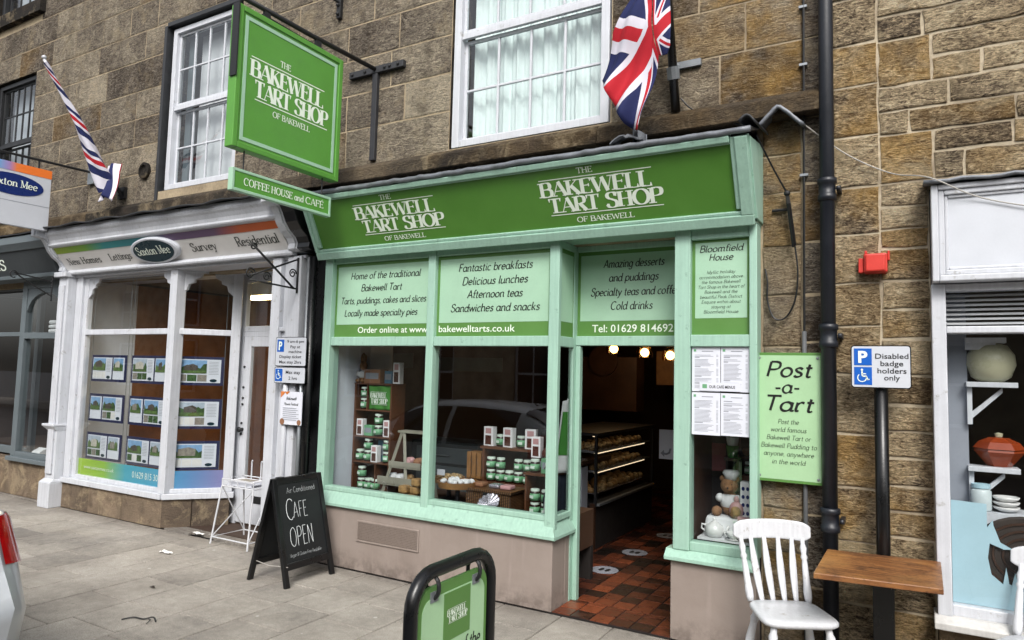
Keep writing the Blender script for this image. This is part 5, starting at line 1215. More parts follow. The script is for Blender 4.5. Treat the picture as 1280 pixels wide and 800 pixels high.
def plate(t, x0, x1, z0, z1, y, nm='plate'):
    o = MB().prism(rrect(x0, x1, z0, z1, .018, y), (0, 0, 0), (0, .006, 0)).build(nm, 'black_paint', t)
    MB().prism(rrect(x0+.006, x1-.006, z0+.006, z1-.006, .014, y-.001), (0, 0, 0), (0, .002, 0)).build('face', 'white_clean', o); return o
def pbox(o, x0, x1, z0, z1, y):
    b = MB().box(x0, x1, y-.002, y, z0, z1).build('blue_panel', 'road_blue', o)
    sans('symbol', 'white_lettering', b, [('P', (x0+x1)/2, z0+(z1-z0)*.17, (z1-z0)*.66, (x1-x0)*.52)], (0, y-.002, 0), UX, UZ, NY, bold=.035)
def dbox(o, x0, x1, z0, z1, y):
    MB().box(x0, x1, y-.002, y, z0, z1).build('blue_panel', 'road_blue', o); m = MB(); cx, cz = (x0+x1)/2, (z0+z1)/2
    wheelchair(m, lambda u, v: (cx+u, y-.0035, cz+v), (z1-z0)*.86); m.build('symbol', 'white_lettering', o)
t = thing('parking_sign', 'black post with a white disabled badge holders parking plate', 'sign', (-.165, -.02, 0))
MB().tube([(-.168, .0, .0), (-.168, .0, 1.90)], .038, 16).build('post', 'pole_black', t, smooth=True)
o = plate(t, -.325, -.008, 1.718, 1.972, -.05)
pbox(o, -.307, -.212, 1.853, 1.953, -.051); dbox(o, -.307, -.212, 1.737, 1.842, -.051)
sans('lettering', 'black_lettering', o, [('Disabled', -.108, 1.893, .030, .172), ('badge', -.108, 1.850, .030, .118), ('holders', -.108, 1.807, .030, .150), ('only', -.108, 1.766, .030, .082)], (0, -.051, 0), UX, UZ, NY, bold=.01)
t = thing('parking_sign', 'two slim white and grey posts with pay and display plates by the estate agent door', 'sign', (-5.03, -.1, 0))
MB().tube([(-5.13, -.07, 0), (-5.13, -.07, 2.0)], .026, 12).build('post', 'white_paint', t, smooth=True); MB().tube([(-4.93, -.07, 0), (-4.93, -.07, 2.0)], .018, 12).build('post', 'galvanised', t, smooth=True)
o = plate(t, -5.25, -4.84, 1.765, 2.04, -.11); pbox(o, -5.225, -5.135, 1.90, 2.015, -.111)
sans('lettering', 'black_lettering', o, [('9 am-6 pm', -4.985, 1.985, .026, .22), ('Pay at', -4.985, 1.935, .026, .13), ('machine', -4.985, 1.89, .026, .17), ('Display ticket', -5.045, 1.842, .027, .29), ('Max stay 2hrs', -5.045, 1.792, .027, .29)], (0, -.111, 0), UX, UZ, NY, bold=.01)
o = plate(t, -5.25, -4.84, 1.605, 1.758, -.11); dbox(o, -5.235, -5.14, 1.625, 1.74, -.111)
sans('lettering', 'black_lettering', o, [('Max stay', -5.0, 1.695, .03, .19), ('2 hrs', -5.0, 1.64, .03, .11)], (0, -.111, 0), UX, UZ, NY, bold=.01)
t = thing('notice', 'white laminated notice with orange corner tied to the parking posts', 'poster', (-5.0, -.1, 1.22))
o = MB().box(-5.15, -4.87, -.105, -.10, 1.225, 1.53).build('sheet', 'paper', t)
MB().add([(-5.15, -.107, 1.53), (-5.15, -.107, 1.47), (-5.08, -.107, 1.53)], [(0, 1, 2)]).add([(-5.10, -.107, 1.53), (-5.03, -.107, 1.53), (-5.07, -.107, 1.50)], [(0, 1, 2)]).build('corner_motif', paint('notice_orange', 'c8763a', .6, .2, 0), o)
put_text('lettering', 'dark_lettering', o, [('Bakewell', -5.01, 1.455, .026, .13), ('Flower Festival', -5.01, 1.405, .022, .18)], 'script', (0, -.105, 0), UX, UZ, NY, .003)
bars('print', 'paper_print', o, [(-5.12+random.uniform(0, .02), -4.90-random.uniform(0, .04), 1.375-i*.018, 1.380-i*.018) for i in range(7)], (0, -.105, 0), UX, UZ, NY, .003)
MB().lathe([(.03, 0), (.03, -.002)], (-5.12, -.105, 1.25), 14, 'y').lathe([(.025, 0), (.025, -.002)], (-4.90, -.105, 1.25), 14, 'y').build('badge', 'cardboard', o)
# menus in the right-hand window
def menu(x0, x1, z0, z1, label, two=False):
    t = thing('menu_sheet', label, 'menu', ((x0+x1)/2, .03, z0), 'printed cafe menus in the right bakery window')
    o = MB().box(x0, x1, .028, .031, z0, z1).build('sheet', 'paper', t); W = x1-x0
    MB().box(x0+.012, x0+.028, .0265, .028, z1-.03, z1-.014).build('emblem', 'jar_label', o)
    rc = [(x0+W*.35, x0+W*.75, z1-.03, z1-.025)]
    z = z1-.055
    while z > z0+.02:
        if random.random() < .2: rc.append((x0+W*.1, x0+W*.1+W*random.uniform(.15, .3), z, z+.005)); z -= .013; continue
        rc.append((x0+W*.1, x0+W*random.uniform(.55, .78), z, z+.0025)); rc.append((x0+W*.86, x0+W*.93, z, z+.0025)); z -= .0085
    bars('print', 'paper_print', o, rc, (0, .028, 0), UX, UZ, NY, .001)
menu(-1.308, -1.118, 1.662, 1.962, 'white printed menu sheet at upper left of the four menus'); menu(-1.114, -.928, 1.665, 1.962, 'white printed menu sheet at upper right of the four menus')
menu(-1.308, -1.118, 1.372, 1.655, 'white printed menu sheet at lower left of the four menus'); menu(-1.114, -.928, 1.375, 1.655, 'white printed menu sheet at lower right of the four menus')
t = thing('menu_strip', 'white OUR CAFE MENUS strip pinned across the menu sheets', 'label', (-1.11, .02, 1.67))
o = MB().box(-1.255, -.985, .0215, .0235, 1.668, 1.725).build('strip', 'paper', t); MB().box(-1.235, -1.205, .020, .0215, 1.685, 1.712).build('emblem', 'jar_label', o)
sans('lettering', 'black_lettering', o, [('OUR CAFÉ MENUS', -1.105, 1.687, .018, .17)], (0, .0215, 0), UX, UZ, NY, bold=.012)

# ================================================================== on the pavement
# chalkboard
t = thing('chalkboard', 'black folding chalkboard sign with CAFE OPEN in white chalk', 'sign board', (-4.57, -.42, 0))
xt, xb, ya, yb, zt_ = -4.55, -4.33, -.69, -.15, .84
bv = Vector((xt-xb, 0, zt_)).normalized(); bn = Vector((bv.z, 0, -bv.x))
def cpt(y, v, n=0.0, s=1): q = Vector((xb, y, 0))+bv*v+bn*n; return (q.x if s > 0 else 2*xt-q.x-.02, q.y, q.z)
def cbx(mb, y0, y1, v0, v1, n0, n1, s=1): return mb.hexa([cpt(y0, v0, n0, s), cpt(y1, v0, n0, s), cpt(y1, v0, n1, s), cpt(y0, v0, n1, s)], [cpt(y0, v1, n0, s), cpt(y1, v1, n0, s), cpt(y1, v1, n1, s), cpt(y0, v1, n1, s)])
VL = math.hypot(xt-xb, zt_)
for s in (1, -1):
    m = MB()
    for y0, y1 in ((ya, ya+.045), (yb-.045, yb)): cbx(m, y0, y1, 0, VL, -.028, .004, s)
    cbx(m, ya+.045, yb-.045, .13, .185, -.028, .003, s); cbx(m, ya+.045, yb-.045, VL-.05, VL, -.028, .003, s)
    fr_ = m.build('frame', 'black_paint', t, bevel=.004)
    bo = cbx(MB(), ya+.045, yb-.045, .185, VL-.05, -.018, -.006, s).build('board', 'chalk_black', t)
    if s > 0:
        O_ = Vector((xb, 0, 0))+bn*(-.006)
        put_text('chalk_lettering', 'chalk', bo, [('Air Conditioned', -.40, .735, .045, .31), ('C', -.545, .52, .17, .085), ('AFE', -.435, .53, .125, .155), ('OPEN', -.455, .305, .15, .25), ('Vegan & Gluten Free Available', -.43, .225, .028, .34)], 'chalk', O_, UY, bv, bn, .002, jitter=.018)
m = MB()
for y in (-.60, -.24): m.box(xt-.03, xt+.01, y-.03, y+.03, zt_-.005, zt_+.006)
m.build('hinge', 'iron', t)
MB().tube([(-4.35, -.66, .16), (-4.56, -.665, .145), (-4.74, -.66, .16)], .003, 5).build('stay_cord', 'cable_white', t)
# swinging forecourt sign
t = thing('forecourt_sign', 'pale green pavement sign hung in a black tubular frame at the front', 'sign board', (-1.55, -2.43, 0))
A_ = (-1.55,); y0, y1, zt_, r_ = -2.685, -2.155, 1.015, .12
path = [(-1.55, y0, .06), (-1.55, y0, zt_-r_)]+[(-1.55, y0+r_-r_*math.cos(R(a)), zt_-r_+r_*math.sin(R(a))) for a in range(15, 91, 15)]+[(-1.55, y1-r_+r_*math.sin(R(a)), zt_-r_+r_*math.cos(R(a))) for a in range(0, 91, 15)]+[(-1.55, y1, .06)]
MB().tube(path, .026, 14).build('tube_frame', 'pole_black', t, smooth=True)
MB().box(-1.80, -1.30, y0-.04, y1+.04, .0, .07).build('base', 'rubber', t, bevel=.02)
def rr_yz(ya, yb, za, zb, r, x):
    P = []
    for cy, cz, a0 in ((yb-.02, za+.02, -90), (yb-r, zb-r, 0), (ya+r, zb-r, 90), (ya+.02, za+.02, 180)):
        rr = r if cz > .5 else .02
        for i in range(7): a = R(a0+15*i); P.append((x, cy+rr*math.cos(a), cz+rr*math.sin(a)))
    return P
bd = MB().prism(rr_yz(y0+.035, y1-.035, .16, zt_-.055, .075, -1.557), (0, 0, 0), (.014, 0, 0)).build('board', 'panel_green', t)
MB().prism(rr_yz(y0+.055, y1-.055, .18, zt_-.095, .055, -1.543), (0, 0, 0), (.0015, 0, 0)).build('face', 'sign_pale', bd)
MB().box(-1.5415, -1.5405, -2.495, -2.315, .735, .915).build('logo_square', 'panel_green', bd)
logo(bd, (-1.5405, -2.405, .825), UY, UZ, NX, .135, .05, small=False, lift=.0006)
put_text('lettering', 'black_lettering', bd, [('Home of the', -2.39, .665, .055, .30), ('traditional', -2.40, .59, .055, .28), ('Bakewell Tart', -2.41, .51, .055, .36)], 'script', (-1.5415, 0, 0), UY, UZ, NX, .001)
m = MB()
for y in (-2.56, -2.28): m.tube([(-1.55+.03*math.sin(2*math.pi*i/14), y, zt_-.058+.042*math.cos(2*math.pi*i/14)) for i in range(14)], .008, 6, closed=True)
m.build('hanging_ring', 'plastic_dark', t); m = MB()
for y in (-2.56, -2.28): m.box(-1.562, -1.538, y-.024, y+.024, zt_-.11, zt_-.072)
m.build('clip', 'galvanised', t)
# white wire rack
t = thing('wire_rack', 'white wire rack of leaflets standing by the estate agent door', 'rack', (-5.75, .1, 0))
rk = lambda x, y, z: (-5.78+x, .10+y, z); m = MB(); h_ = .56
foot = [rk(-.27, -.20, 0), rk(.27, -.20, 0), rk(.27, .20, 0), rk(-.27, .20, 0)]; topc = [rk(-.23, -.13, h_), rk(.23, -.13, h_), rk(.23, .13, h_), rk(-.23, .13, h_)]
for a, b in zip(foot, topc): m.tube([a, b], .009, 6)
for q, z in ((foot, .07), (topc, h_)):
    P = [Vector(f)+(Vector(g_)-Vector(f))*(.12) if q is foot else Vector(g_) for f, g_ in zip(foot, topc)]; m.tube(P, .007, 6, closed=True)
P2 = [Vector(g_)+Vector((0, 0, .07)) for g_ in topc]; m.tube(P2, .006, 6, closed=True)
for a, b in ((0, 1), (1, 2), (3, 0)): m.tube([Vector(foot[a])*.88+Vector(topc[a])*.12, Vector(topc[b])], .006, 6)
for i in range(5): x = -.23+.115*i; m.tube([rk(x, -.13, h_), rk(x, -.13, h_+.07)], .005, 5); m.tube([rk(x, .13, h_), rk(x, .13, h_+.07)], .005, 5); m.tube([rk(x, -.13, h_), rk(x, .13, h_)], .004, 5)
for x in (-.12, .02, .16): m.tube([rk(x, .13, h_), rk(x, .13, h_+.22), rk(x+.03, .11, h_+.235)], .008, 6)
m.build('frame', 'chair_white', t)
t = thing('leaflet_pile', 'pile of printed leaflets lying in the white wire rack', 'leaflets', (-5.78, .1, .565))
m = MB()
for i in range(4): a = random.uniform(-.02, .02); m.box(-5.97+a, -5.60+a, .0, .20, .568+i*.012, .578+i*.012)
m.build('sheet', 'paper', t); MB().box(-5.9, -5.7, .03, .16, .617, .6175).build('print', 'photo_house', t)
t = thing('book_stack', 'two boxed leaflets, one red, on the step behind the wire rack', 'box', (-5.55, .45, 0)); MB().box(-5.66, -5.44, .40, .5, .36, .40).build('lower_box', 'maroon', t); MB().box(-5.66, -5.46, .40, .5, .404, .44).build('upper_box', 'paper', t); MB().box(-5.67, -5.43, .38, .52, 0, .355).build('step_box', 'plastic_dark', t)
# chairs
def chair(name, label, loc, rz):
    t = thing(name, label, 'chair', (0, 0, 0), 'white painted kitchen chairs outside')
    k = 32; P = []
    for i in range(k):
        a = 2*math.pi*i/k; c, s = math.cos(a), math.sin(a); e = .42
        x = .205*math.copysign(abs(c)**e, c); y = .20*math.copysign(abs(s)**e, s); x *= 1+.06*(-y/.2); P.append((x, y))
    m = MB(); n = k
    ring = lambda s, z: [(x*s, y*s, z) for x, y in P]
    m.add(ring(.93, .415)+ring(1, .428)+ring(1, .443)+ring(.95, .452)+ring(.6, .446)+ring(.25, .443), [(j*n+i, j*n+(i+1) % n, (j+1)*n+(i+1) % n, (j+1)*n+i) for j in range(5) for i in range(n)]+[tuple(range(n-1, -1, -1)), tuple(range(5*n, 6*n))])
    m.build('seat', 'chair_white', t, smooth=True, local=True, bevel=0)
    leg = [(.0, .016), (.05, .018), (.10, .022), (.13, .017), (.15, .024), (.17, .017), (.24, .025), (.33, .019), (.36, .025), (.38, .018), (.42, .018)]
    for sx in (-1, 1):
        for sy in (-1, 1):
            a, b = Vector((sx*.215, sy*.215, 0)), Vector((sx*.145, sy*.14, .42))
            MB().tube([a+(b-a)*(h/.42) for h, r in leg], [r for h, r in leg], 12).build('leg', 'chair_white', t, smooth=True, local=True)
    for sx in (-1, 1): MB().tube([(sx*.19, -.19, .16), (sx*.188, 0, .16), (sx*.19, .19, .16)], [.010, .016, .010], 10).build('stretcher', 'chair_white', t, smooth=True, local=True)
    MB().tube([(-.188, 0, .16), (0, 0, .16), (.188, 0, .16)], [.010, .016, .010], 10).build('stretcher', 'chair_white', t, smooth=True, local=True)
    bk = lambda x, h: (x, .165+.16*h+.02*math.cos(x*6), .445+.40*h)
    for sx in (-1, 1):
        pr = [(0, .016), (.06, .022), (.14, .024), (.24, .020), (.5, .017), (.56, .014), (.60, .021), (.64, .014), (.72, .020), (.78, .013), (.86, .013)]
        MB().tube([bk(sx*(.17+.02*h), h) for h, r in pr], [r for h, r in pr], 12).build('back_post', 'chair_white', t, smooth=True, local=True)
    for x in (-.10, -.034, .034, .10):
        m = MB(); m.grid(lambda u, v, x=x: (x*(1+.25*v)+(u-.5)*(.024+.016*math.sin(math.pi*min(1, v*1.1))), bk(x, v*.86)[1]+.012*math.sin(math.pi*v), .445+.40*.86*v), 2, 12)
        m.build('slat', 'chair_white', t, smooth=True, local=True, solid=.012)
    m = MB()
    def crest(u, v):
        x = -.235+.47*u; e = abs(2*u-1); hh = .115*(1-.45*max(0, (e-.72)/.28)**2.2); z0 = .445+.40*.80+.012*(1-e*e)+.03*max(0, (e-.75)/.25)**2; b = bk(x, .82)
        return (x, b[1]+.032*e*e*-1+.03+.030*v*.3, z0+hh*v*1.0)
    m.grid(crest, 28, 6); m.build('crest_rail', 'chair_white', t, local=True, solid=.022, smooth=True, bevel=.006)
    t.location = loc; t.rotation_euler = (0, 0, rz); return t
c1 = chair('wooden_chair', 'white slat-back kitchen chair left of the small wooden table', (-.62, -.40, 0), R(29))
c2 = copy_tree(c1); c2.name = 'wooden_chair'; c2['label'] = 'white kitchen chair cut off by the right edge, right of the table'; c2.location = (.53, -.33, 0); c2.rotation_euler = (0, 0, R(-25))
t = thing('table', 'small worn wooden table fixed to the black parking post', 'table', (-.17, -.3, 0))
m = MB().prism([(-.463, -.075, .722), (-.47, -.68, .722), (.112, -.61, .722), (.118, .0, .722)], (0, 0, 0), (0, 0, .03)); m.build('tabletop', 'table_wood', t, bevel=.004)
MB().box(-.225, -.115, -.06, .06, .0, .722).box(-.30, -.04, -.30, -.07, .69, .72).build('pedestal', 'pole_black', t, bevel=.005)
MB().box(-.215, -.125, -.20, -.06, .60, .69).build('strut', 'pole_black', t)
# litter on the flags
for i, (x, y, l_) in enumerate(((-6.05, -.57, 'scrap of white paper litter on the flagstones left of the chalkboard'), (-6.45, .06, 'white scrap lying in the estate agent doorway'))):
    m = MB(); m.grid(lambda u, v: (x+.14*(u-.5), y+.05*(v-.5), .006+.018*random.random()), 6, 4); tag(m.build('litter', 'litter_white', solid=.002), l_, 'litter')
tag(MB().tube(spline([(-4.72, -1.78, .006), (-4.68, -1.72, .012), (-4.60, -1.70, .010), (-4.55, -1.66, .02), (-4.49, -1.68, .008)]), .005, 5).tube(spline([(-4.57, -1.68, .01), (-4.52, -1.70, .02), (-4.50, -1.74, .008)]), .003, 5).build('twig', 'iron'), 'dark twig lying on the pavement near the car', 'twig')
for x, y in ((-5.2, -1.25),):
    m = MB(); m.grid(lambda u, v: (x+.07*(u-.5), y+.035*(v-.5)*(1-abs(2*u-1)), .006+.01*math.sin(3*u)), 6, 3); tag(m.build('leaf', 'dark_brown', solid=.001), 'small dark dead leaf on the pavement', 'leaf')

# ================================================================== goods in the bakery windows
def jar(x, y, z, label, group, s=1.0, proto={}):
    k = round(s, 2)
    if k not in proto:
        t = thing('jar', label, 'jar', (0, 0, 0), group); h = .105*s; r = .041*s
        MB().lathe([(r*.9, 0), (r, .006), (r, h*.74), (r*.8, h*.82), (r*.8, h*.86)], (0, 0, 0), 16).build('glass', 'jar_glass', t, smooth=True, local=True)
        MB().lathe([(r*1.012, h*.14), (r*1.012, h*.66)], (0, 0, 0), 16).build('label', 'jar_label', t, smooth=True, local=True)
        MB().box(-r*.45, r*.45, -r*1.03, -r*.85, h*.30, h*.52).build('label_print', 'jar_lid', t, local=True)
        MB().lathe([(r*.86, h*.82), (r*.9, h*.83), (r*.9, h*.98), (r*.84, h)], (0, 0, 0), 16).build('lid', 'jar_lid', t, local=True)
        for c in t.children: c.location = (0, 0, 0)
        proto[k] = t
    else: t = copy_tree(proto[k]); t['label'] = label; t['group'] = group
    t.location = (x, y, z); t.rotation_euler = (0, 0, random.uniform(-.5, .5)); return t
def gift_box(x, y, z, label, group, w=.075, h=.155, rz=0.0):
    t = thing('gift_box', label, 'box', (x, y, z), group, rz)
    MB().box(-w/2, w/2, -.03, .03, 0, h).build('carton', 'box_white', t, local=True, bevel=.003)
    MB().box(-w*.32, w*.32, -.0325, -.03, h*.08, h*.55).build('window', 'box_brown', t, local=True); MB().box(-w*.30, w*.30, -.0325, -.03, h*.65, h*.92).build('print', 'box_pink', t, local=True); return t
def small_box(x, y, z, mat, label, cat='box', w=.08, h=.10, d=.05, name='packet'):
    t = thing(name, label, cat, (x, y, z)); MB().box(-w/2, w/2, -d/2, d/2, 0, h).build('carton', mat, t, local=True, bevel=.003); MB().box(-w*.4, w*.4, -d/2-.0015, -d/2, h*.3, h*.75).build('print', 'paper_print', t, local=True); return t
# tall crate tower
Z0 = .607
t = thing('crate_shelf', 'tall brown wooden crate shelf at the left of the bakery window', 'shelves', (-4.50, .45, Z0))
x0, x1, ya, yb = -4.69, -4.22, .38, .58; SH = [Z0, .87, 1.11, 1.36, 1.61]
x0 = -4.68
m = MB().box(x0, x0+.018, ya, yb, Z0, 1.61).box(x1-.018, x1, ya, yb, Z0, 1.61); m.build('side_panel', 'crate_wood', t, bevel=.002)
m = MB()
for z in SH: m.box(x0+.018, x1-.018, ya+.002, yb-.002, z, z+.014) if z < 1.6 else m.box(x0-.004, x1+.004, ya-.004, yb, z, z+.016)
m.build('shelf', 'crate_wood', t, bevel=.002)
MB().box(x0+.018, x1-.018, yb-.012, yb-.003, Z0+.014, 1.61).build('back_panel', 'display_board', t); MB().box(-4.40, -4.388, ya+.004, yb-.015, Z0+.014, .87).box(-4.53, -4.518, ya+.004, yb-.015, 1.374, 1.61).build('divider', 'crate_wood', t)
G1 = 'jars on the tall crate shelf'; G2 = 'white gift boxes with brown windows'
Y = .43
for x, dz, l in ((-4.58, 0, 'lower jar of the stack at left on the bottom crate shelf'), (-4.58, .106, 'upper jar of the stack at left on the bottom crate shelf'), (-4.49, 0, 'middle jar on the bottom crate shelf'), (-4.41, 0, 'right jar on the bottom crate shelf, against the divider')): jar(x, Y-.01, SH[0]+.015+dz, l, G1)
for x, dz, l in ((-4.62, 0, 'jar at far left of the second crate shelf'), (-4.52, 0, 'lower jar of the left stack on the second crate shelf'), (-4.52, .106, 'upper jar of the left stack on the second crate shelf'), (-4.29, 0, 'lower jar at right end of the second crate shelf'), (-4.29, .106, 'upper jar at right end of the second crate shelf')): jar(x, Y, SH[1]+.015+dz, l, G1)
gift_box(-4.41, Y-.02, SH[1]+.015, 'white gift box in the middle of the second crate shelf', G2); small_box(-4.40, Y+.07, SH[1]+.015, 'blue_fabric', 'blue packet behind the white gift box on the second crate shelf', w=.09, h=.20)
gift_box(-4.62, Y, SH[2]+.015, 'white gift box at left of the third crate shelf', G2); small_box(-4.51, Y, SH[2]+.015, 'jar_label', 'green square tin left of the jar stack on the third crate shelf', 'tin', .10, .10, .06, 'tin')
for dz, l in ((0, 'lower jar of the stack on the third crate shelf'), (.106, 'upper jar of the stack on the third crate shelf')): jar(-4.405, Y, SH[2]+.015+dz, l, G1)
gift_box(-4.29, Y, SH[2]+.015, 'white gift box at right of the third crate shelf', G2)
for dz, l in ((0, 'lower jar beside the green tea towel on the top crate shelf'), (.106, 'upper jar beside the green tea towel on the top crate shelf')): jar(-4.59, Y, SH[3]+.015+dz, l, G1)
t = thing('tea_towel', 'green tea towel with white shop lettering on the top crate shelf', 'tea towel', (-4.38, .40, 1.375))
m = MB(); m.grid(lambda u, v: (-4.508+.265*u, .40+.008*math.sin(u*11+v*5), 1.376+.225*v), 14, 10); tw = m.build('cloth', 'green_fabric', t, smooth=True, solid=.008)
logo(tw, (-4.378, .385, 1.485), UX, UZ, NY, .21, .11, small=False, lift=.002)
t = thing('plush_toy', 'small brown plush rabbit in a white shirt on top of the crate shelf', 'soft toy', (-4.63, .45, 1.626))
MB().ball((-4.63, .45, 1.68), .052, .05, .06).ball((-4.635, .44, 1.785), .04, .04, .042).build('body', 'plush_brown', t, smooth=True); MB().ball((-4.63, .445, 1.70), .060, .055, .045).ball((-4.69, .43, 1.71), .025, .025, .03).ball((-4.575, .43, 1.71), .025, .025, .03).build('shirt', 'white_fabric', t, smooth=True)
MB().tube([(-4.65, .44, 1.81), (-4.655, .44, 1.87), (-4.64, .43, 1.90)], [.014, .016, .008], 8).tube([(-4.62, .44, 1.81), (-4.615, .44, 1.88), (-4.635, .43, 1.91)], [.014, .016, .008], 8).ball((-4.66, .40, 1.645), .025, .03, .02).ball((-4.60, .40, 1.645), .025, .03, .02).build('ear', 'plush_brown', t, smooth=True)
small_box(-4.47, .44, 1.626, 'cardboard', 'brown cardboard carton beside the plush rabbit', w=.20, h=.13, d=.12, name='carton'); small_box(-4.305, .45, 1.626, 'blue_fabric', 'blue cloth bag between the brown carton and the white gift box', 'bag', .09, .12, .06, 'gift_bag')
gift_box(-4.20, .44, 1.626, 'white gift box standing at top right of the crate shelf', G2, .08, .20)
# step-ladder display with bread and packets
t = thing('step_shelf', 'pale grey wooden folding step display beside the crate shelf', 'shelves', (-4.02, .33, Z0))
m = MB()
for y_ in (.30,): 
    for xa, xb_ in ((-4.06, -4.22), (-4.04, -3.93)): m.tube([(xb_, y_-.02, Z0), (xa, y_+.06, 1.20)], .018, 4)
for xa, xb_ in ((-3.86, -3.94), (-3.85, -3.77)): m.tube([(xb_, .52, Z0), (xa, .46, 1.22)], .018, 4)
m.build('leg', 'ladder_wood', t); MB().box(-4.10, -3.80, .34, .46, 1.185, 1.205).box(-4.16, -3.80, .30, .48, .87, .885).box(-4.16, -3.80, .295, .31, .885, .93).box(-4.26, -3.78, .27, .50, .715, .73).box(-4.26, -3.78, .265, .28, .73, .79).build('tray', 'ladder_wood', t, bevel=.002)
for i, (x, z, l) in enumerate(((-3.98, .89, 'wrapped pink and white packet on the upper step'), (-3.88, .89, 'second wrapped packet on the upper step'), (-4.17, .735, 'white wrapped sweet bag at left on the lower step'), (-4.08, .735, 'white wrapped sweet bag at middle of the lower step'), (-3.98, .735, 'brown wrapped bag at right on the lower step'))):
    tt = thing('packet', l, 'packet', (x, .38, z)); m = MB().ball((x, .38, z+.038), .052, .05, .042).ball((x+.03, .37, z+.055), .03, .03, .03); m.build('wrapper', ('box_pink', 'cardboard', 'white_fabric', 'white_fabric', 'bread')[i], tt, smooth=True)
for i, (x, y, z) in enumerate(((-3.92, .24, Z0), (-3.82, .24, Z0), (-3.91, .24, .675), (-3.80, .26, .675), (-3.78, .25, .745))):
    tt = thing('bread_loaf', ['small loaf at bottom left of the loaf pile by the mullion', 'small loaf at bottom right of the loaf pile by the mullion', 'small loaf in the middle left of the loaf pile by the mullion', 'small loaf in the middle right of the loaf pile by the mullion', 'small loaf on top of the loaf pile by the mullion'][i], 'bread', (x, y, z), 'loaves by the mullion'); MB().box(x-.045, x+.045, y-.05, y+.05, z, z+.066).build('crust', 'bread', tt, bevel=.016)
# round trays
for i, (x, y, w_) in enumerate(((-3.62, .50, .13), (-3.42, .34, .17))):
    t = thing('cake_tray', ['round brown wooden tray on a dark stand behind the mullion', 'round brown wooden tray of white meringues on a dark stand'][i], 'tray', (x, y, Z0))
    MB().lathe([(w_, 0), (w_+.01, .05), (w_-.005, .05), (w_-.01, .015), (0, .015)], (x, y, .765), 28).build('tray', 'pale_wood', t, smooth=False); MB().lathe([(.10, 0), (.09, .02), (.02, .03), (.02, .14), (.09, .155)], (x, y, Z0), 18).build('stand', 'plastic_dark', t)
    m = MB()
    for k in range(26):
        a = random.uniform(0, 6.28); r = w_*.82*math.sqrt(random.random()); m.ball((x+r*math.cos(a), y+r*math.sin(a), .815), .026, .026, .02, 8, 5)
    m.build('cakes', 'white_fabric' if i else 'cake', t, smooth=True)
t = thing('price_card', 'small white card propped among the round trays', 'card', (-3.63, .42, .82)); MB().box(-3.67, -3.59, .38, .385, .84, .89).build('face', 'paper', t)
# wicker hamper, crates
t = thing('wicker_hamper', 'brown wicker hamper with a leather strap in the bakery window', 'basket', (-3.08, .40, Z0))
MB().box(-3.30, -2.86, .28, .56, Z0, .755).build('basket', 'wicker', t, bevel=.012); MB().box(-3.315, -2.845, .265, .575, .757, .785).build('lid', 'wicker', t, bevel=.010); MB().box(-3.12, -3.07, .268, .279, .68, .76).build('strap', 'plastic_dark', t)
for i, (x, l) in enumerate(((-3.22, 'brown paper packet lying on the left of the hamper lid'), (-3.06, 'white boxes of sweets in the middle of the hamper lid'), (-2.95, 'cream paper packet on the right of the hamper lid'))):
    tt = thing('packet', l, 'packet', (x, .40, .786)); MB().box(x-.05, x+.05, .34, .44, .787, .82).build('wrapper', ('cardboard', 'foil', 'box_pink')[i], tt, bevel=.01)
t = thing('crate_shelf', 'open brown crate full of jars behind the wicker hamper', 'shelves', (-3.05, .7, Z0))
MB().box(-3.34, -3.32, .60, .80, Z0, 1.08).box(-2.84, -2.82, .60, .80, Z0, 1.08).build('side_panel', 'crate_wood', t); MB().box(-3.36, -2.80, .59, .81, 1.08, 1.10).box(-3.32, -2.84, .602, .80, .78, .795).build('shelf', 'crate_wood', t); MB().box(-3.32, -2.84, .79, .80, Z0, 1.08).build('back_panel', 'display_board', t)
G3 = 'jars in the crate behind the hamper'; k = 0
for z, n_ in ((.796, 'lower'), (.902, 'upper')):
    for i, x in enumerate((-3.27, -3.17, -3.08, -2.99, -2.90)):
        if z > .9 and i == 2: continue
        jar(x, .64, z, '%s jar of stack %s in the crate behind the hamper' % (n_, ['at far left', 'second from left', 'in the middle', 'second from right', 'at far right'][i]), G3)
for i, x in enumerate((-3.30, -3.10, -2.88)): gift_box(x, .66, 1.101, 'white gift box %s on top of the crate behind the hamper' % ['at left', 'in the middle', 'at right'][i], G2, .10, .17, random.uniform(-.2, .2))
for i, x in enumerate((-3.20, -2.99)): jar(x, .68, 1.101, 'jar between the %s gift boxes on top of the crate' % ['left two', 'right two'][i], G3)
t = thing('wooden_crate', 'small slatted wooden crate standing on end left of the jar crate', 'crate', (-3.46, .7, Z0))
m = MB()
for i in range(3): m.box(-3.53+i*.055, -3.49+i*.055, .64, .655, .80, 1.03)
m.build('slat', 'pale_wood', t); MB().box(-3.54, -3.36, .655, .78, .80, .82).box(-3.54, -3.36, .655, .78, 1.0, 1.03).build('frame', 'pale_wood', t); MB().box(-3.54, -3.36, .66, .78, Z0, .80).build('base', 'crate_wood', t)
t = thing('crate_shelf', 'small brown crate with jars at the right end of the bakery window', 'shelves', (-2.62, .42, Z0))
MB().box(-2.76, -2.745, .34, .52, Z0, .93).box(-2.50, -2.485, .34, .52, Z0, .93).build('side_panel', 'crate_wood', t); MB().box(-2.77, -2.475, .33, .53, .93, .948).build('shelf', 'crate_wood', t); MB().box(-2.745, -2.50, .51, .52, Z0, .93).build('back_panel', 'display_board', t)
G4 = 'jars in the small end crate'
for i, x in enumerate((-2.69, -2.59)):
    for z, n_ in ((.607, 'bottom'), (.713, 'middle')): jar(x, .39, z, '%s jar at %s in the small end crate' % (n_, ['left', 'right'][i]), G4)
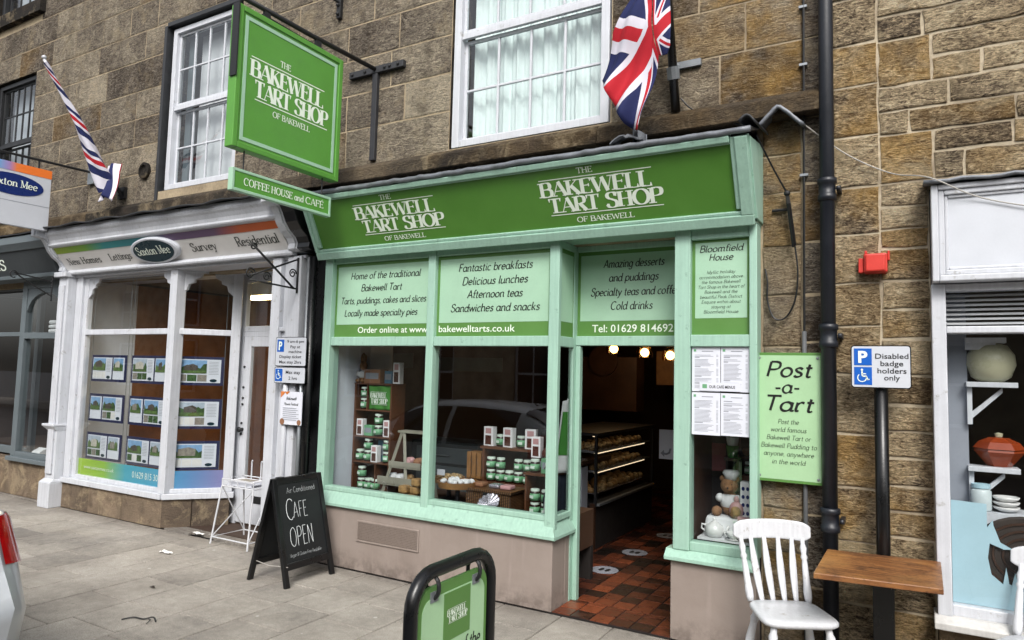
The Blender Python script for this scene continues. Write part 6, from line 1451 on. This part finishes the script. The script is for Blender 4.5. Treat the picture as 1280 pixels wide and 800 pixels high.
jar(-2.70, .40, .949, 'jar standing on the small end crate by the corner post', G4); small_box(-2.58, .40, .949, 'jar_label', 'green tin on the small end crate by the corner post', 'tin', .10, .12, .06, 'tin')
gift_box(-2.72, .47, 1.06, 'white gift box above the small end crate', G2, .085, .17); small_box(-2.72, .50, .949, 'crate_wood', 'brown block under the gift box on the small end crate', 'block', .12, .11, .06, 'wooden_block')
tt = thing('packet', 'brown cellophane bag of sweets beside the end gift box', 'packet', (-2.62, .46, 1.06)); MB().ball((-2.62, .45, 1.10), .045, .04, .05).build('wrapper', 'box_brown', tt, smooth=True)
for i, (x, y) in enumerate(((-3.35, .20), (-3.02, .20), (-3.68, .22), (-4.52, .25))):
    t = thing('wrapped_plate', ['cellophane wrapped plate left of the hamper front', 'round cellophane wrapped plate leaning on the hamper front', 'cellophane wrapped plate behind the mullion foot', 'crumpled clear wrap on the floor by the crate shelf'][i], 'plate', (x, y, Z0))
    m = MB(); R_ = .095 if i < 2 else .075; tilt = .75 if i == 1 else .12
    m.grid(lambda u, v: (x+R_*v*math.cos(6.283*u), y+R_*v*math.sin(6.283*u)*math.cos(tilt), Z0+.012+R_*math.sin(tilt)*(1+v*math.sin(6.283*u))+.018*abs(math.sin(u*44))*v), 40, 6); m.build('plate', 'foil', t, smooth=False)
# towel and apron by the side pane
t = thing('hanging_towel', 'white and green tea towel draped by the narrow side pane', 'tea towel', (-2.47, .22, .95))
m = MB(); m.grid(lambda u, v: (-2.435-.035*math.sin(u*7)*(1-v*.6), .23+.23*u*(1-.6*v)+.13*v, .96+.57*v+.03*u), 16, 16); m.build('cloth', 'white_fabric', t, smooth=True, solid=.004)
m = MB(); m.grid(lambda u, v: (-2.425-.035*math.sin((.25+u*.35)*7)*(1-(.25+.6*v)*.6), .23+.23*(.25+u*.35)*(1-.6*(.25+.6*v))+.13*(.25+.6*v), .96+.57*(.25+.6*v)+.01), 8, 10); m.build('stripe', 'green_fabric', t, smooth=True)
m = MB(); m.grid(lambda u, v: (-2.56+.14*u, .30-.1*u+.02*math.sin(v*8), 1.00+.28*v*u+.1*u), 10, 10); m.build('corner', 'white_fabric', t, smooth=True, solid=.004)
t = thing('apron', 'dark navy apron with a white edge hanging by the side pane', 'apron', (-2.46, .2, .62))
m = MB(); m.grid(lambda u, v: (-2.44+.02*math.sin(u*9), .24+.24*u, .612+.34*v), 10, 4); m.build('cloth', 'navy_fabric', t, smooth=True, solid=.006)
m = MB(); m.tube(spline([(-2.53, .24, .61), (-2.50, .20, .72), (-2.47, .16, .84), (-2.46, .14, .92)]), .008, 6); m.build('edging', 'white_fabric', t)
m = MB(); m.grid(lambda u, v: (-2.53+.09*u-.02*v, .26-.08*u, .612+.32*v*(.5+.5*u)), 8, 6); m.build('fold', 'navy_fabric', t, smooth=True, solid=.006)
# things deeper in the shop, seen through the big panes
t = thing('notice', 'small pale notice hung behind the crate shelf', 'poster', (-4.62, .93, 1.8)); MB().box(-4.83+.15, -4.42, .93, .94, 1.78, 1.93).build('sheet', 'ceiling_cream', t)
t = thing('ceiling_banner', 'long pale handwritten banner hung deep inside the bakery', 'poster', (-3.9, 1.2, 1.75)); MB().box(-4.30, -3.52, 1.2, 1.21, 1.76, 1.90).build('sheet', 'ceiling_cream', t)
t = thing('drawer_unit', 'grey chest of drawers with pale fronts inside the bakery', 'drawers', (-4.3, 1.4, 0))
MB().box(-4.69, -3.85, 1.32, 1.75, .0, 1.02).build('carcass', 'dark_grey', t)
m = MB()
for i in range(3): m.box(-4.62, -3.92, 1.305, 1.32, .42+i*.19, .58+i*.19)
dr_ = m.build('drawer', 'grey_paint', t, bevel=.004); m = MB()
for i in range(3): m.tube([(-4.36, 1.295, .50+i*.19), (-4.18, 1.295, .50+i*.19)], .008, 6)
m.build('handle', 'galvanised', dr_)
for i, (x, y, z) in enumerate(((-4.35, 2.2, 2.28), (-3.6, 2.2, 2.30), (-2.55, 2.1, 2.30))):
    t = thing('pendant_lamp', ['orange pendant lamp shade high behind the left bakery pane', 'orange pendant lamp shade high behind the middle bakery pane', 'orange pendant lamp shade behind the corner post'][i], 'lamp', (x, y, z))
    MB().lathe([(.20, -.10), (.16, -.02), (.06, .05), (.03, .08)], (x, y, z), 20).build('shade', emit('lamp_shade_%d' % i, '8a4a1c', .28), t, smooth=True); MB().tube([(x, y, z+.08), (x, y, 2.70)], .006, 5).build('flex', 'cable_black', t)
for i, (x, y, z) in enumerate(((-3.06, 3.0, 2.07), (-2.68, 3.0, 2.03), (-2.38, 3.0, 2.0))):
    t = thing('glass_lamp', 'lit amber glass ceiling lamp, %s of the three in the doorway' % ['leftmost', 'middle', 'rightmost'][i], 'lamp', (x, y, z), 'lit lamps inside the doorway')
    MB().ball((x, y, z), .048).build('bulb', 'bulb', t, smooth=True); MB().lathe([(.085, -.06), (.095, .0), (.075, .07), (.02, .10)], (x, y, z), 14).build('shade', glass('amber_glass_%d' % i, 1.3, (.9, .62, .30)), t); MB().tube([(x, y, z+.1), (x, y, 2.7)], .006, 5).build('flex', 'cable_black', t)
    l = bpy.data.lights.new('lamp_glow', 'POINT'); l.energy = 1.6; l.color = (1, .72, .40); l.shadow_soft_size = .05; lo = bpy.data.objects.new('lamp_glow', l); COL.objects.link(lo); lo.location = (0, 0, -.12); lo.parent = t
# glazed cake counter
t = thing('cake_counter', 'dark glazed cake counter with three lit shelves of pastries inside the doorway', 'counter', (-3.1, 2.7, 0))
cx = -2.78
MB().box(cx-.62, cx, 1.87, 3.6, .02, .44).build('plinth', 'room_dark', t); MB().box(cx-.05, cx+.0, 1.83, 1.87, .02, .47).box(cx-.62, cx-.57, 1.83, 1.87, .02, .47).build('leg', 'oak', t)
MB().box(cx-.66, cx+.02, 1.85, 3.62, .44, .475).box(cx-.66, cx+.02, 1.85, 3.62, 1.14, 1.17).box(cx-.015, cx+.01, 1.85, 1.88, .475, 1.14).box(cx-.015, cx+.01, 3.59, 3.62, .475, 1.14).box(cx-.66, cx-.63, 1.88, 3.6, .475, 1.14).build('case', 'plastic_dark', t)
MB().box(cx+.02, cx+.05, 1.85, 3.55, .45, .475).build('ledge', 'galvanised', t)
m = MB()
for z in (.77, .965): m.box(cx-.60, cx-.02, 1.9, 3.58, z, z+.012)
m.build('shelf', 'galvanised', t); MB().add([(cx-.004, 1.88, .475), (cx-.004, 3.59, .475), (cx-.004, 3.59, 1.14), (cx-.004, 1.88, 1.14)], [(0, 1, 2, 3)]).build('glass_front', 'clear_pane', t)
MB().box(cx-.08, cx-.05, 1.95, 3.4, 1.125, 1.138).box(cx-.06, cx-.03, 1.95, 3.4, .952, .962).box(cx-.06, cx-.03, 1.95, 3.4, .757, .767).build('strip_light', 'case_light', t)
pc = MB(); pd = MB()
for z in (.55, .784, .979):
    for y in [1.97+i*.105 for i in range(14)]:
        for x in (cx-.09, cx-.21, cx-.33):
            (pc if random.random() < .6 else pd).ball((x+random.uniform(-.02, .02), y+random.uniform(-.02, .02), z+.03), .045, .04, random.uniform(.025, .05), 8, 5)
for mm_, mt in ((pc, 'bread'), (pd, 'cake')):
    o = mm_.build('pastries', mt, t, smooth=True); o['kind'] = 'stuff'
m = MB()
for z in (.55, .784, .979): m.box(cx-.42, cx-.03, 1.93, 3.4, z, z+.006)
m.build('tray', 'foil', t)
t = thing('counter', 'cream boarded sales counter left of the cake counter', 'counter', (-3.6, 2, 0))
MB().box(-4.5, -3.42, 1.86, 2.4, .02, .86).build('body', 'cheese_glaze', t); m = MB()
for i in range(18): m.box(-4.5+i*.06, -4.45+i*.06, 1.845, 1.86, .12, .84)
MB().box(-3.42, -2.86, 1.70, 1.84, .02, .84).build('end_panel', 'room_pale', t); m.build('board', 'cheese_glaze', t); MB().box(-4.55, -2.84, 1.66, 2.42, .86, .90).build('top', 'oak', t)
m = MB()
for i in range(9):
    x = -3.38+i*.055; m.ball((x, 1.72+random.uniform(0, .05), .955), .032, .03, random.uniform(.025, .045), 8, 5)
o = thing('pastry_tray', 'tray of pastries on the counter just inside the door', 'tray', (-3.1, 1.74, .9)); m.build('pastries', 'cake', o, smooth=True); MB().box(-3.42, -2.87, 1.68, 1.84, .902, .915).build('tray', 'foil', o)
for i, (x, y) in enumerate(((-2.42, 1.24), (-2.41, 1.99), (-2.36, 2.9))):
    t = thing('floor_sticker', 'round white floor sticker on the tiles, %s one' % ['nearest the door', 'middle', 'farthest'][i], 'sticker', (x, y, .012), 'round floor stickers inside the doorway')
    MB().lathe([(.125, 0), (.125, .0015)], (x, y, .0205), 28).build('disc', 'paper_print', t); m = MB().ball((x-.03, y, .0225), .022, .05, .0015, 10, 4).ball((x+.03, y, .0225), .022, .05, .0015, 10, 4); m.build('footprint', 'plastic_dark', t)
t = thing('notice', 'white notice with a curved arrow just inside the doorway', 'poster', (-2.1, 2.0, 1.1)); o = MB().box(-2.175, -2.02, 2.0, 2.005, .955, 1.24).build('sheet', 'paper', t)
m = MB().tube([(-2.06, 1.998, 1.06), (-2.07, 1.998, 1.02), (-2.10, 1.998, 1.005), (-2.13, 1.998, 1.01)], .010, 5).add([(-2.125, 1.997, 1.045), (-2.16, 1.997, 1.01), (-2.12, 1.997, .975)], [(0, 1, 2)]); m.build('arrow', 'paper_print', o)
tag(MB().box(-2.02, -1.95, 1.98, 2.03, .015, 2.6).build('door_post', 'room_dark'), 'dark inner door post carrying the arrow notice', 'post')
t = thing('arched_cabinet', 'dim arched wooden cabinet high at the back of the bakery', 'cabinet', (-3.4, 4.0, 1.4)); MB().box(-4.0, -3.1, 3.9, 4.2, 1.3, 2.0).build('case', 'oak', t); MB().lathe([(.0, 0), (.20, 0), (.20, -.05), (0, -.05)], (-3.55, 3.9, 1.95), 24, 'y').build('arch', 'oak', t)
tag(MB().box(-3.0, -2.55, 4.4, 4.45, 1.65, 2.1).build('wall_panel', 'pale_wood'), 'plain tan wall panel behind the doorway lamps', 'panel')

# ------------------------------------------------------------------ right-hand bakery window
FZ = .577
t = thing('cloth_block', 'small block under a pale flowered cloth in the right bakery window', 'block', (-1.12, .32, FZ))
m = MB(); m.hexa([(-1.30, .20, FZ), (-.94, .20, FZ), (-.94, .55, FZ), (-1.30, .55, FZ)], [(-1.27, .26, .80), (-.95, .26, .80), (-.95, .52, .80), (-1.27, .52, .80)]); m.build('cloth', 'box_pink' if 0 else 'white_fabric', t, bevel=.02)
t = thing('table_runner', 'green cloth runner with white shop lettering and a navy end', 'cloth', (-1.12, .15, FZ))
m = MB().hexa([(-1.20, .09, FZ+.002), (-.93, .09, FZ+.002), (-.93, .24, FZ+.002), (-1.20, .24, FZ+.002)], [(-1.20, .10, .62), (-.93, .10, .62), (-.93, .24, .66), (-1.20, .24, .66)]); rn = m.build('runner', 'green_fabric', t)
MB().hexa([(-1.31, .09, FZ+.002), (-1.202, .09, FZ+.002), (-1.202, .24, FZ+.002), (-1.31, .24, FZ+.002)], [(-1.31, .10, .635), (-1.202, .10, .635), (-1.202, .24, .67), (-1.28, .24, .67)]).build('end_cloth', 'navy_fabric', t)
put_text('lettering', 'white_lettering', rn, [('BAKEWELL', -1.06, .588, .028, .21)], 'didone', (0, .0925, 0), UX, UZ, NY, .004)
t = thing('teddy_bear', 'brown teddy bear in a white chef jacket and hat', 'soft toy', (-1.13, .38, .80))
bx_, by_, bz_ = -1.13, .36, .80
MB().ball((bx_, by_, bz_+.085), .065, .055, .085).ball((bx_, by_-.01, bz_+.205), .062, .055, .055).ball((bx_+.005, by_-.06, bz_+.19), .028, .025, .022).ball((bx_-.05, by_, bz_+.25), .02, .014, .02).ball((bx_+.05, by_, bz_+.25), .02, .014, .02).ball((bx_-.075, by_-.06, bz_+.03), .035, .05, .035).ball((bx_+.05, by_-.07, bz_+.03), .035, .05, .035).build('body', 'plush_brown', t, smooth=True)
MB().ball((bx_, by_-.004, bz_+.095), .068, .058, .065).ball((bx_-.06, by_-.03, bz_+.12), .03, .04, .03).ball((bx_+.06, by_-.03, bz_+.12), .03, .04, .03).build('jacket', 'white_fabric', t, smooth=True)
MB().lathe([(.04, 0), (.045, .02), (.06, .045), (.05, .065), (.0, .07)], (bx_+.01, by_, bz_+.245), 16).build('hat', 'white_fabric', t, smooth=True)
MB().ball((bx_-.022, by_-.052, bz_+.218), .006).ball((bx_+.025, by_-.052, bz_+.218), .006).ball((bx_+.005, by_-.085, bz_+.198), .007).build('eye', 'plastic_dark', t)
tt = thing('packet', 'clear bag of brown biscuits in front of the teddy bear', 'packet', (-1.07, .28, .80)); MB().ball((-1.065, .275, .855), .05, .035, .06).ball((-1.065, .275, .925), .018, .012, .025).build('wrapper', 'box_pink', tt, smooth=True); MB().ball((-1.065, .248, .85), .035, .015, .035).build('biscuits', 'bread', tt, smooth=True)
t = thing('teapot', 'white china teapot on the pale cloth', 'teapot', (-1.20, .22, .65)); cz = .668
MB().box(-1.30, -.94, .15, .30, .655, .668).build('ledge', 'white_fabric', t)
MB().lathe([(.03, 0), (.05, .006), (.064, .04), (.058, .075), (.03, .095), (.028, .098), (.012, .105), (.008, .112), (.013, .12), (.004, .13)], (-1.20, .22, cz), 24).build('body', 'china', t, smooth=True)
MB().tube([(-1.15, .22, cz+.035), (-1.12, .22, cz+.05), (-1.105, .22, cz+.085)], [.015, .010, .008], 8).build('spout', 'china', t, smooth=True); MB().tube([(-1.25, .22, cz+.075), (-1.285, .22, cz+.078), (-1.29, .22, cz+.05), (-1.255, .22, cz+.028)], .007, 8).build('handle', 'china', t, smooth=True)
t = thing('teacup', 'white china cup on a saucer right of the teapot', 'cup', (-1.07, .20, .67)); MB().lathe([(.055, .004), (.03, 0), (.0, 0)], (-1.07, .20, .67), 20).build('saucer', 'china', t, smooth=True); MB().lathe([(.022, 0), (.036, .02), (.042, .045), (.039, .045), (.03, .01)], (-1.07, .20, .675), 20).build('cup', 'china', t, smooth=True); MB().tube([(-1.108, .20, .712), (-1.128, .20, .708), (-1.122, .20, .690), (-1.104, .20, .688)], .004, 6).build('handle', 'china', t)
jar(-1.05, .275, .669, 'jar standing behind the white teacup', 'jars in the right bakery window', 1.1); jar(-1.02, .50, 1.07, 'jar high up behind the teddy bear', 'jars in the right bakery window', .9)
small_box(-1.02, .50, .802, 'crate_wood', 'brown stand under the jar behind the teddy bear', 'block', .10, .268, .08, 'wooden_block')
t = thing('cup_stack', 'stack of green and white paper cups above the teddy bear', 'cups', (-1.13, .45, 1.2)); MB().lathe([(.034, 0), (.045, .085)], (-1.13, .45, 1.19), 18).build('lower_cup', 'green_fabric', t); MB().lathe([(.036, 0), (.046, .06)], (-1.13, .45, 1.276), 18).build('white_cup', 'china', t); MB().lathe([(.04, 0), (.047, .05), (.044, .056)], (-1.13, .45, 1.337), 18).build('upper_cup', 'green_fabric', t); MB().box(-1.18, -1.08, .40, .50, 1.17, 1.189).box(-1.09, -1.075, .40, .5, .80, 1.17).build('shelf', 'oak', t)
t = thing('notice', 'dim maroon card hung left of the paper cups', 'poster', (-1.24, .5, 1.1)); MB().box(-1.29, -1.19, .5, .505, 1.08, 1.28).build('sheet', 'maroon', t)
t = thing('gift_box', 'tall cream carton printed with small cakes by the last post', 'box', (-.985, .30, .80)); o = MB().box(-1.04, -.94, .27, .34, .803, 1.05).build('carton', 'box_white', t, bevel=.003); m = MB()
for i in range(3):
    for j in range(4): m.ball((-1.02+i*.03, .269, .84+j*.055), .011, .002, .014, 8, 5)
m.build('print', 'navy_oval', o)
t = thing('gift_box', 'small gabled cream carton with orange flaps beside the teacup', 'box', (-.985, .2, .655)); o = MB().box(-1.03, -.94, .17, .23, .669, .79).build('carton', 'ceiling_cream', t); MB().prism([(-1.035, .165, .79), (-.935, .165, .79), (-.935, .165, .83), (-1.035, .165, .83)], (0, 0, 0), (0, .04, 0)).build('flap', 'box_pink', o); MB().box(-1.015, -.955, .168, .17, .69, .76).build('window', 'box_brown', o)
t = thing('pigeonhole_shelf', 'brown pigeonhole shelf behind the teddy bear', 'shelves', (-1.02, .58, .8)); MB().box(-1.12, -1.105, .53, .60, .8, 1.96).box(-1.02, -1.008, .53, .60, .8, 1.96).box(-1.12, -.94, .535, .60, 1.18, 1.19).box(-1.12, -.94, .535, .60, 1.45, 1.46).build('shelf', 'crate_wood', t); MB().ball((-1.055, .56, 1.23), .03).build('bag', 'plush_brown', t, smooth=True)
struct(MB().box(-1.36, -.93, .62, .66, .5, 2.1).build('wall', 'room_dark'))

# ------------------------------------------------------------------ white shop window at right
for i, (z, l) in enumerate(((1.74, 'upper white bracket shelf in the right shop window, holding the cream bowl'), (1.25, 'lower white bracket shelf in the right shop window, holding the orange dish'))):
    t = thing('wall_shelf', l, 'shelf', (.36, .3, z)); MB().box(.27, .52, .20, .34, z, z+.03).build('board', 'white_paint', t, bevel=.003); MB().hexa([(.285, .25, z-.20), (.285, .28, z-.20), (.285, .28, z-.16), (.285, .25, z-.16)], [(.45, .25, z-.03), (.45, .28, z-.03), (.45, .28, z-.001), (.45, .25, z-.001)]).box(.275, .30, .24, .29, z-.22, z-.001).build('bracket', 'white_paint', t)
t = thing('wall_shelf', 'stub of a white shelf at the top of the right shop window', 'shelf', (.33, .3, 2.0)); MB().box(.27, .47, .20, .34, 2.0, 2.03).box(.27, .42, .22, .32, 1.96, 2.0).build('board', 'white_paint', t)
t = thing('ceramic_bowl', 'large cream round lidded bowl on the upper white shelf', 'bowl', (.40, .27, 1.77)); MB().lathe([(.06, 0), (.10, .03), (.125, .10), (.12, .16), (.085, .215), (.03, .235), (.03, .25), (0, .25)], (.40, .30, 1.771), 28).build('body', 'cheese_glaze', t, smooth=True)
t = thing('casserole_dish', 'orange hexagonal lidded casserole dish on the lower white shelf', 'dish', (.45, .27, 1.28)); MB().lathe([(.06, 0), (.125, .085), (.12, .10)], (.43, .31, 1.281), 6).build('bowl', 'orange_enamel', t); MB().lathe([(.13, .102), (.10, .14), (.05, .165), (.0, .17)], (.43, .31, 1.281), 6).build('lid', paint('enamel_dark', '8a3718', .22, .1, 0), t); MB().lathe([(.018, .17), (.022, .19), (.0, .195)], (.43, .31, 1.281), 10).build('knob', 'cheese_glaze', t)
t = thing('glass_jar', 'glass storage jar with a pale blue lid on the right shop display', 'jar', (.33, .2, 1.0)); MB().lathe([(.05, 0), (.052, .01), (.052, .11), (.04, .125)], (.33, .22, 1.03), 18).build('glass', 'pale_glass', t, smooth=True); MB().lathe([(.045, .126), (.047, .128), (.047, .15), (0, .152)], (.33, .22, 1.03), 18).build('lid', 'pale_blue', t)
t = thing('cup_stack', 'stack of white cups and saucers on the right shop display', 'cups', (.43, .2, 1.0))
m = MB()
for i in range(3): m.lathe([(.03, 0), (.062, .018), (.068, .03), (.06, .03), (.03, .01)], (.45, .24, 1.03+i*.028), 18)
m.build('cup', 'china', t, smooth=True)
t = thing('display_box', 'white plinth under the jar and cups in the right shop', 'box', (.4, .25, .52)); MB().box(.28, .95, .15, .40, .505, 1.028).build('carton', 'white_paint', t)
t = thing('window_cutout', 'pale blue cut-out board with grass edge standing in the right shop window', 'board', (.35, .09, .52))
P = [(.175, .522), (1.3, .522), (1.3, .66)]
x = 1.28
while x > .40: P += [(x, .66), (x-.012, .66+random.uniform(.03, .09)), (x-.028, .655)]; x -= .04
P += [(.36, .70), (.345, .79), (.355, .87), (.42, .845), (.46, .85), (.405, .88), (.375, .97), (.372, 1.0), (.345, .955), (.345, 1.085), (.175, 1.09)]
MB().prism([(a, .082, b) for a, b in P], (0, 0, 0), (0, .010, 0)).build('board', 'pale_blue', t)
t = thing('wicker_animal', 'dark brown swirled wicker shape behind the pale blue cut-out', 'ornament', (.55, .11, .53))
m = MB(); m.prism([(.40+.26*math.cos(a)+.13, .105, .80+.22*math.sin(a)+.01) for a in [2*math.pi*i/30 for i in range(30)]], (0, 0, 0), (0, .03, 0)); m.build('body', 'dark_brown', t, bevel=.01)
m = MB()
for r in (.06, .10, .14, .18): m.tube([(.53+r*1.15*math.cos(a), .103, .81+r*math.sin(a)) for a in [2*math.pi*i/30 for i in range(30)]], .007, 5, closed=True)
m.build('twig_ring', 'oak', t)

# ------------------------------------------------------------------ parked silver hatchback (left edge, and mirrored in the big window)
t = thing('parked_car', 'silver hatchback parked at the left edge with its red tail light showing', 'car', (-5.6, -3.68, -.13))
CX, CY, CZ = -3.85, -3.68, -.13
#      dist from rear, z bottom, z shoulder(belt), z roof, half width low, half width belt, half width roof
ST = [(.00, .42, 1.12, 1.14, .70, .69, .64), (.06, .34, 1.13, 1.18, .80, .77, .64), (.16, .30, 1.12, 1.25, .84, .81, .63), (.34, .28, 1.07, 1.36, .86, .84, .60), (.60, .25, 1.01, 1.43, .87, .87, .59), (1.0, .24, .94, 1.475, .875, .875, .60), (1.6, .22, .93, 1.49, .88, .88, .61), (2.1, .22, .92, 1.45, .88, .88, .60),
      (2.5, .22, .91, 1.30, .88, .875, .62), (2.9, .23, .90, 1.06, .875, .86, .70), (3.15, .24, .88, .96, .87, .85, .70), (3.6, .25, .80, .87, .84, .80, .62), (3.9, .27, .68, .73, .76, .70, .5), (4.02, .34, .55, .58, .66, .60, .4)]
def interp(s):
    for i in range(len(ST)-1):
        if ST[i][0] <= s <= ST[i+1][0] or i == len(ST)-2:
            p0, p1, p2, p3 = [ST[min(max(j, 0), len(ST)-1)] for j in (i-1, i, i+1, i+2)]; h_ = p2[0]-p1[0]; q = (s-p1[0])/h_
            out = []
            for k in range(1, 7):
                m1 = (p2[k]-p0[k])/max(p2[0]-p0[0], 1e-6)*h_; m2 = (p3[k]-p1[k])/max(p3[0]-p1[0], 1e-6)*h_
                out.append((2*q**3-3*q*q+1)*p1[k]+(q**3-2*q*q+q)*m1+(-2*q**3+3*q*q)*p2[k]+(q**3-q*q)*m2)
            return out
def section(s, off=0.0):
    zb, zs, zr, wl, wb, wr = interp(s)
    K = [(0, zb), (wl*.8, zb), (wl*.97, zb+.06), (wl+.01, zb+(zs-zb)*.45), (wl+.012, zb+(zs-zb)*.70), (wb+.004, zs-.03), (wb-.015, zs), (wr+(wb-wr)*.5, zs+(zr-zs)*.52), (wr, zs+(zr-zs)*.86), (wr*.86, zs+(zr-zs)*.965), (wr*.45, zr), (0, zr+.008)]
    return K
def bulge(s, k): return max(0, 1-s/.55)**2*(0, .10, .19, .22, .07, .0, 0, 0, 0, 0, 0, 0)[k]
NS, KP = 54, 12
svals = [4.02*(i/NS)**1.25 for i in range(NS+1)]
def car_part(name, mat, cond, off, par, smooth=True):
    m = MB(); idx = {}
    def vid(i, k, sd):
        key = (i, k, sd if 0 < k < KP-1 else 0)
        if key not in idx:
            K = section(svals[i]); y, z = K[k]; cy_ = .75; yy, zz = y*(1+off/max(.5, .8)) if off else y, z+(off if k > 7 else 0)
            idx[key] = len(m.v); m.v.append((CX-svals[i]+bulge(svals[i], k)+(off if svals[i] < .6 else 0), CY+(sd if 0 < k < KP-1 else 1)*yy, CZ+zz))
        return idx[key]
    for sd in (1, -1):
        for i in range(NS):
            for k in range(KP-1):
                if cond(svals[i], k, sd):
                    f = (vid(i, k, sd), vid(i, k+1, sd), vid(i+1, k+1, sd), vid(i+1, k, sd)); m.f.append(f if sd > 0 else f[::-1])
    return m, m.build(name, mat, par, smooth=smooth)
arch = lambda s: abs(s-.72) < .36 or abs(s-3.22) < .36
_, body = car_part('body', 'car_silver', lambda s, k, sd: not (arch(s) and k < 3), 0, t)
cap = MB(); K = section(0)
def rear(u, v):
    q = v*(KP-1); k = min(int(q), KP-2); f = q-k; y = K[k][0]+(K[k+1][0]-K[k][0])*f; z = K[k][1]+(K[k+1][1]-K[k][1])*f; b = bulge(0, k)+(bulge(0, k+1)-bulge(0, k))*f
    return (CX+b+.03*(1-(2*u-1)**4), CY+(2*u-1)*y, CZ+z)
cap.grid(rear, 14, 44); cap.build('rear_panel', 'car_silver', t, smooth=True)
car_part('side_window', 'car_glass', lambda s, k, sd: .55 < s < 2.45 and k in (6, 7) and abs(s-1.52) > .045, .006, t)
car_part('tail_light', 'tail_red', lambda s, k, sd: s < .30 and k in (4, 5) and sd > 0, .010, t); car_part('tail_light', 'tail_red', lambda s, k, sd: s < .30 and k in (4, 5) and sd < 0, .010, t)
car_part('rear_window', 'car_glass', lambda s, k, sd: .07 < s < .44 and k in (8, 9, 10), .010, t)
car_part('windscreen', 'car_glass', lambda s, k, sd: 2.40 < s < 3.0 and k in (8, 9, 10), .010, t)
for sd in (1, -1):
    for s in (.72, 3.22):
        wl = MB().lathe([(.20, -.09), (.31, -.08), (.32, -.03), (.32, .06), (.30, .085), (.20, .085)], (CX-s, CY+sd*.79, CZ+.32), 28, 'y').build('wheel', 'rubber', t, smooth=True)
        MB().lathe([(.21, .0), (.20, .06), (.05, .075), (.03, .085), (0, .085)], (CX-s, CY+sd*.79+(0 if sd > 0 else -.09), CZ+.32), 20, 'y').build('rim', 'grey_metal', wl, smooth=True)
    MB().tube([(CX-1.50, CY+sd*.892, CZ+.80), (CX-1.34, CY+sd*.892, CZ+.80)], .012, 8).build('door_handle', 'car_silver', t, smooth=True)
    MB().ball((CX-2.42, CY+sd*.97, CZ+.98), .07, .09, .06).build('wing_mirror', 'car_silver', t, smooth=True)
MB().box(CX+.08, CX+.262, CY-.5, CY+.5, CZ+.36, CZ+.44).build('bumper_insert', 'plastic_dark', t, bevel=.01)
MB().tube([(CX-.62, CY, CZ+1.44), (CX-.70, CY, CZ+1.50)], [.012, .006], 6).build('aerial', 'plastic_dark', t)
MB().box(CX-.3, CX-4.0+.35, CY-.72, CY+.72, CZ+.22, CZ+.45).build('underbody', 'plastic_dark', t)
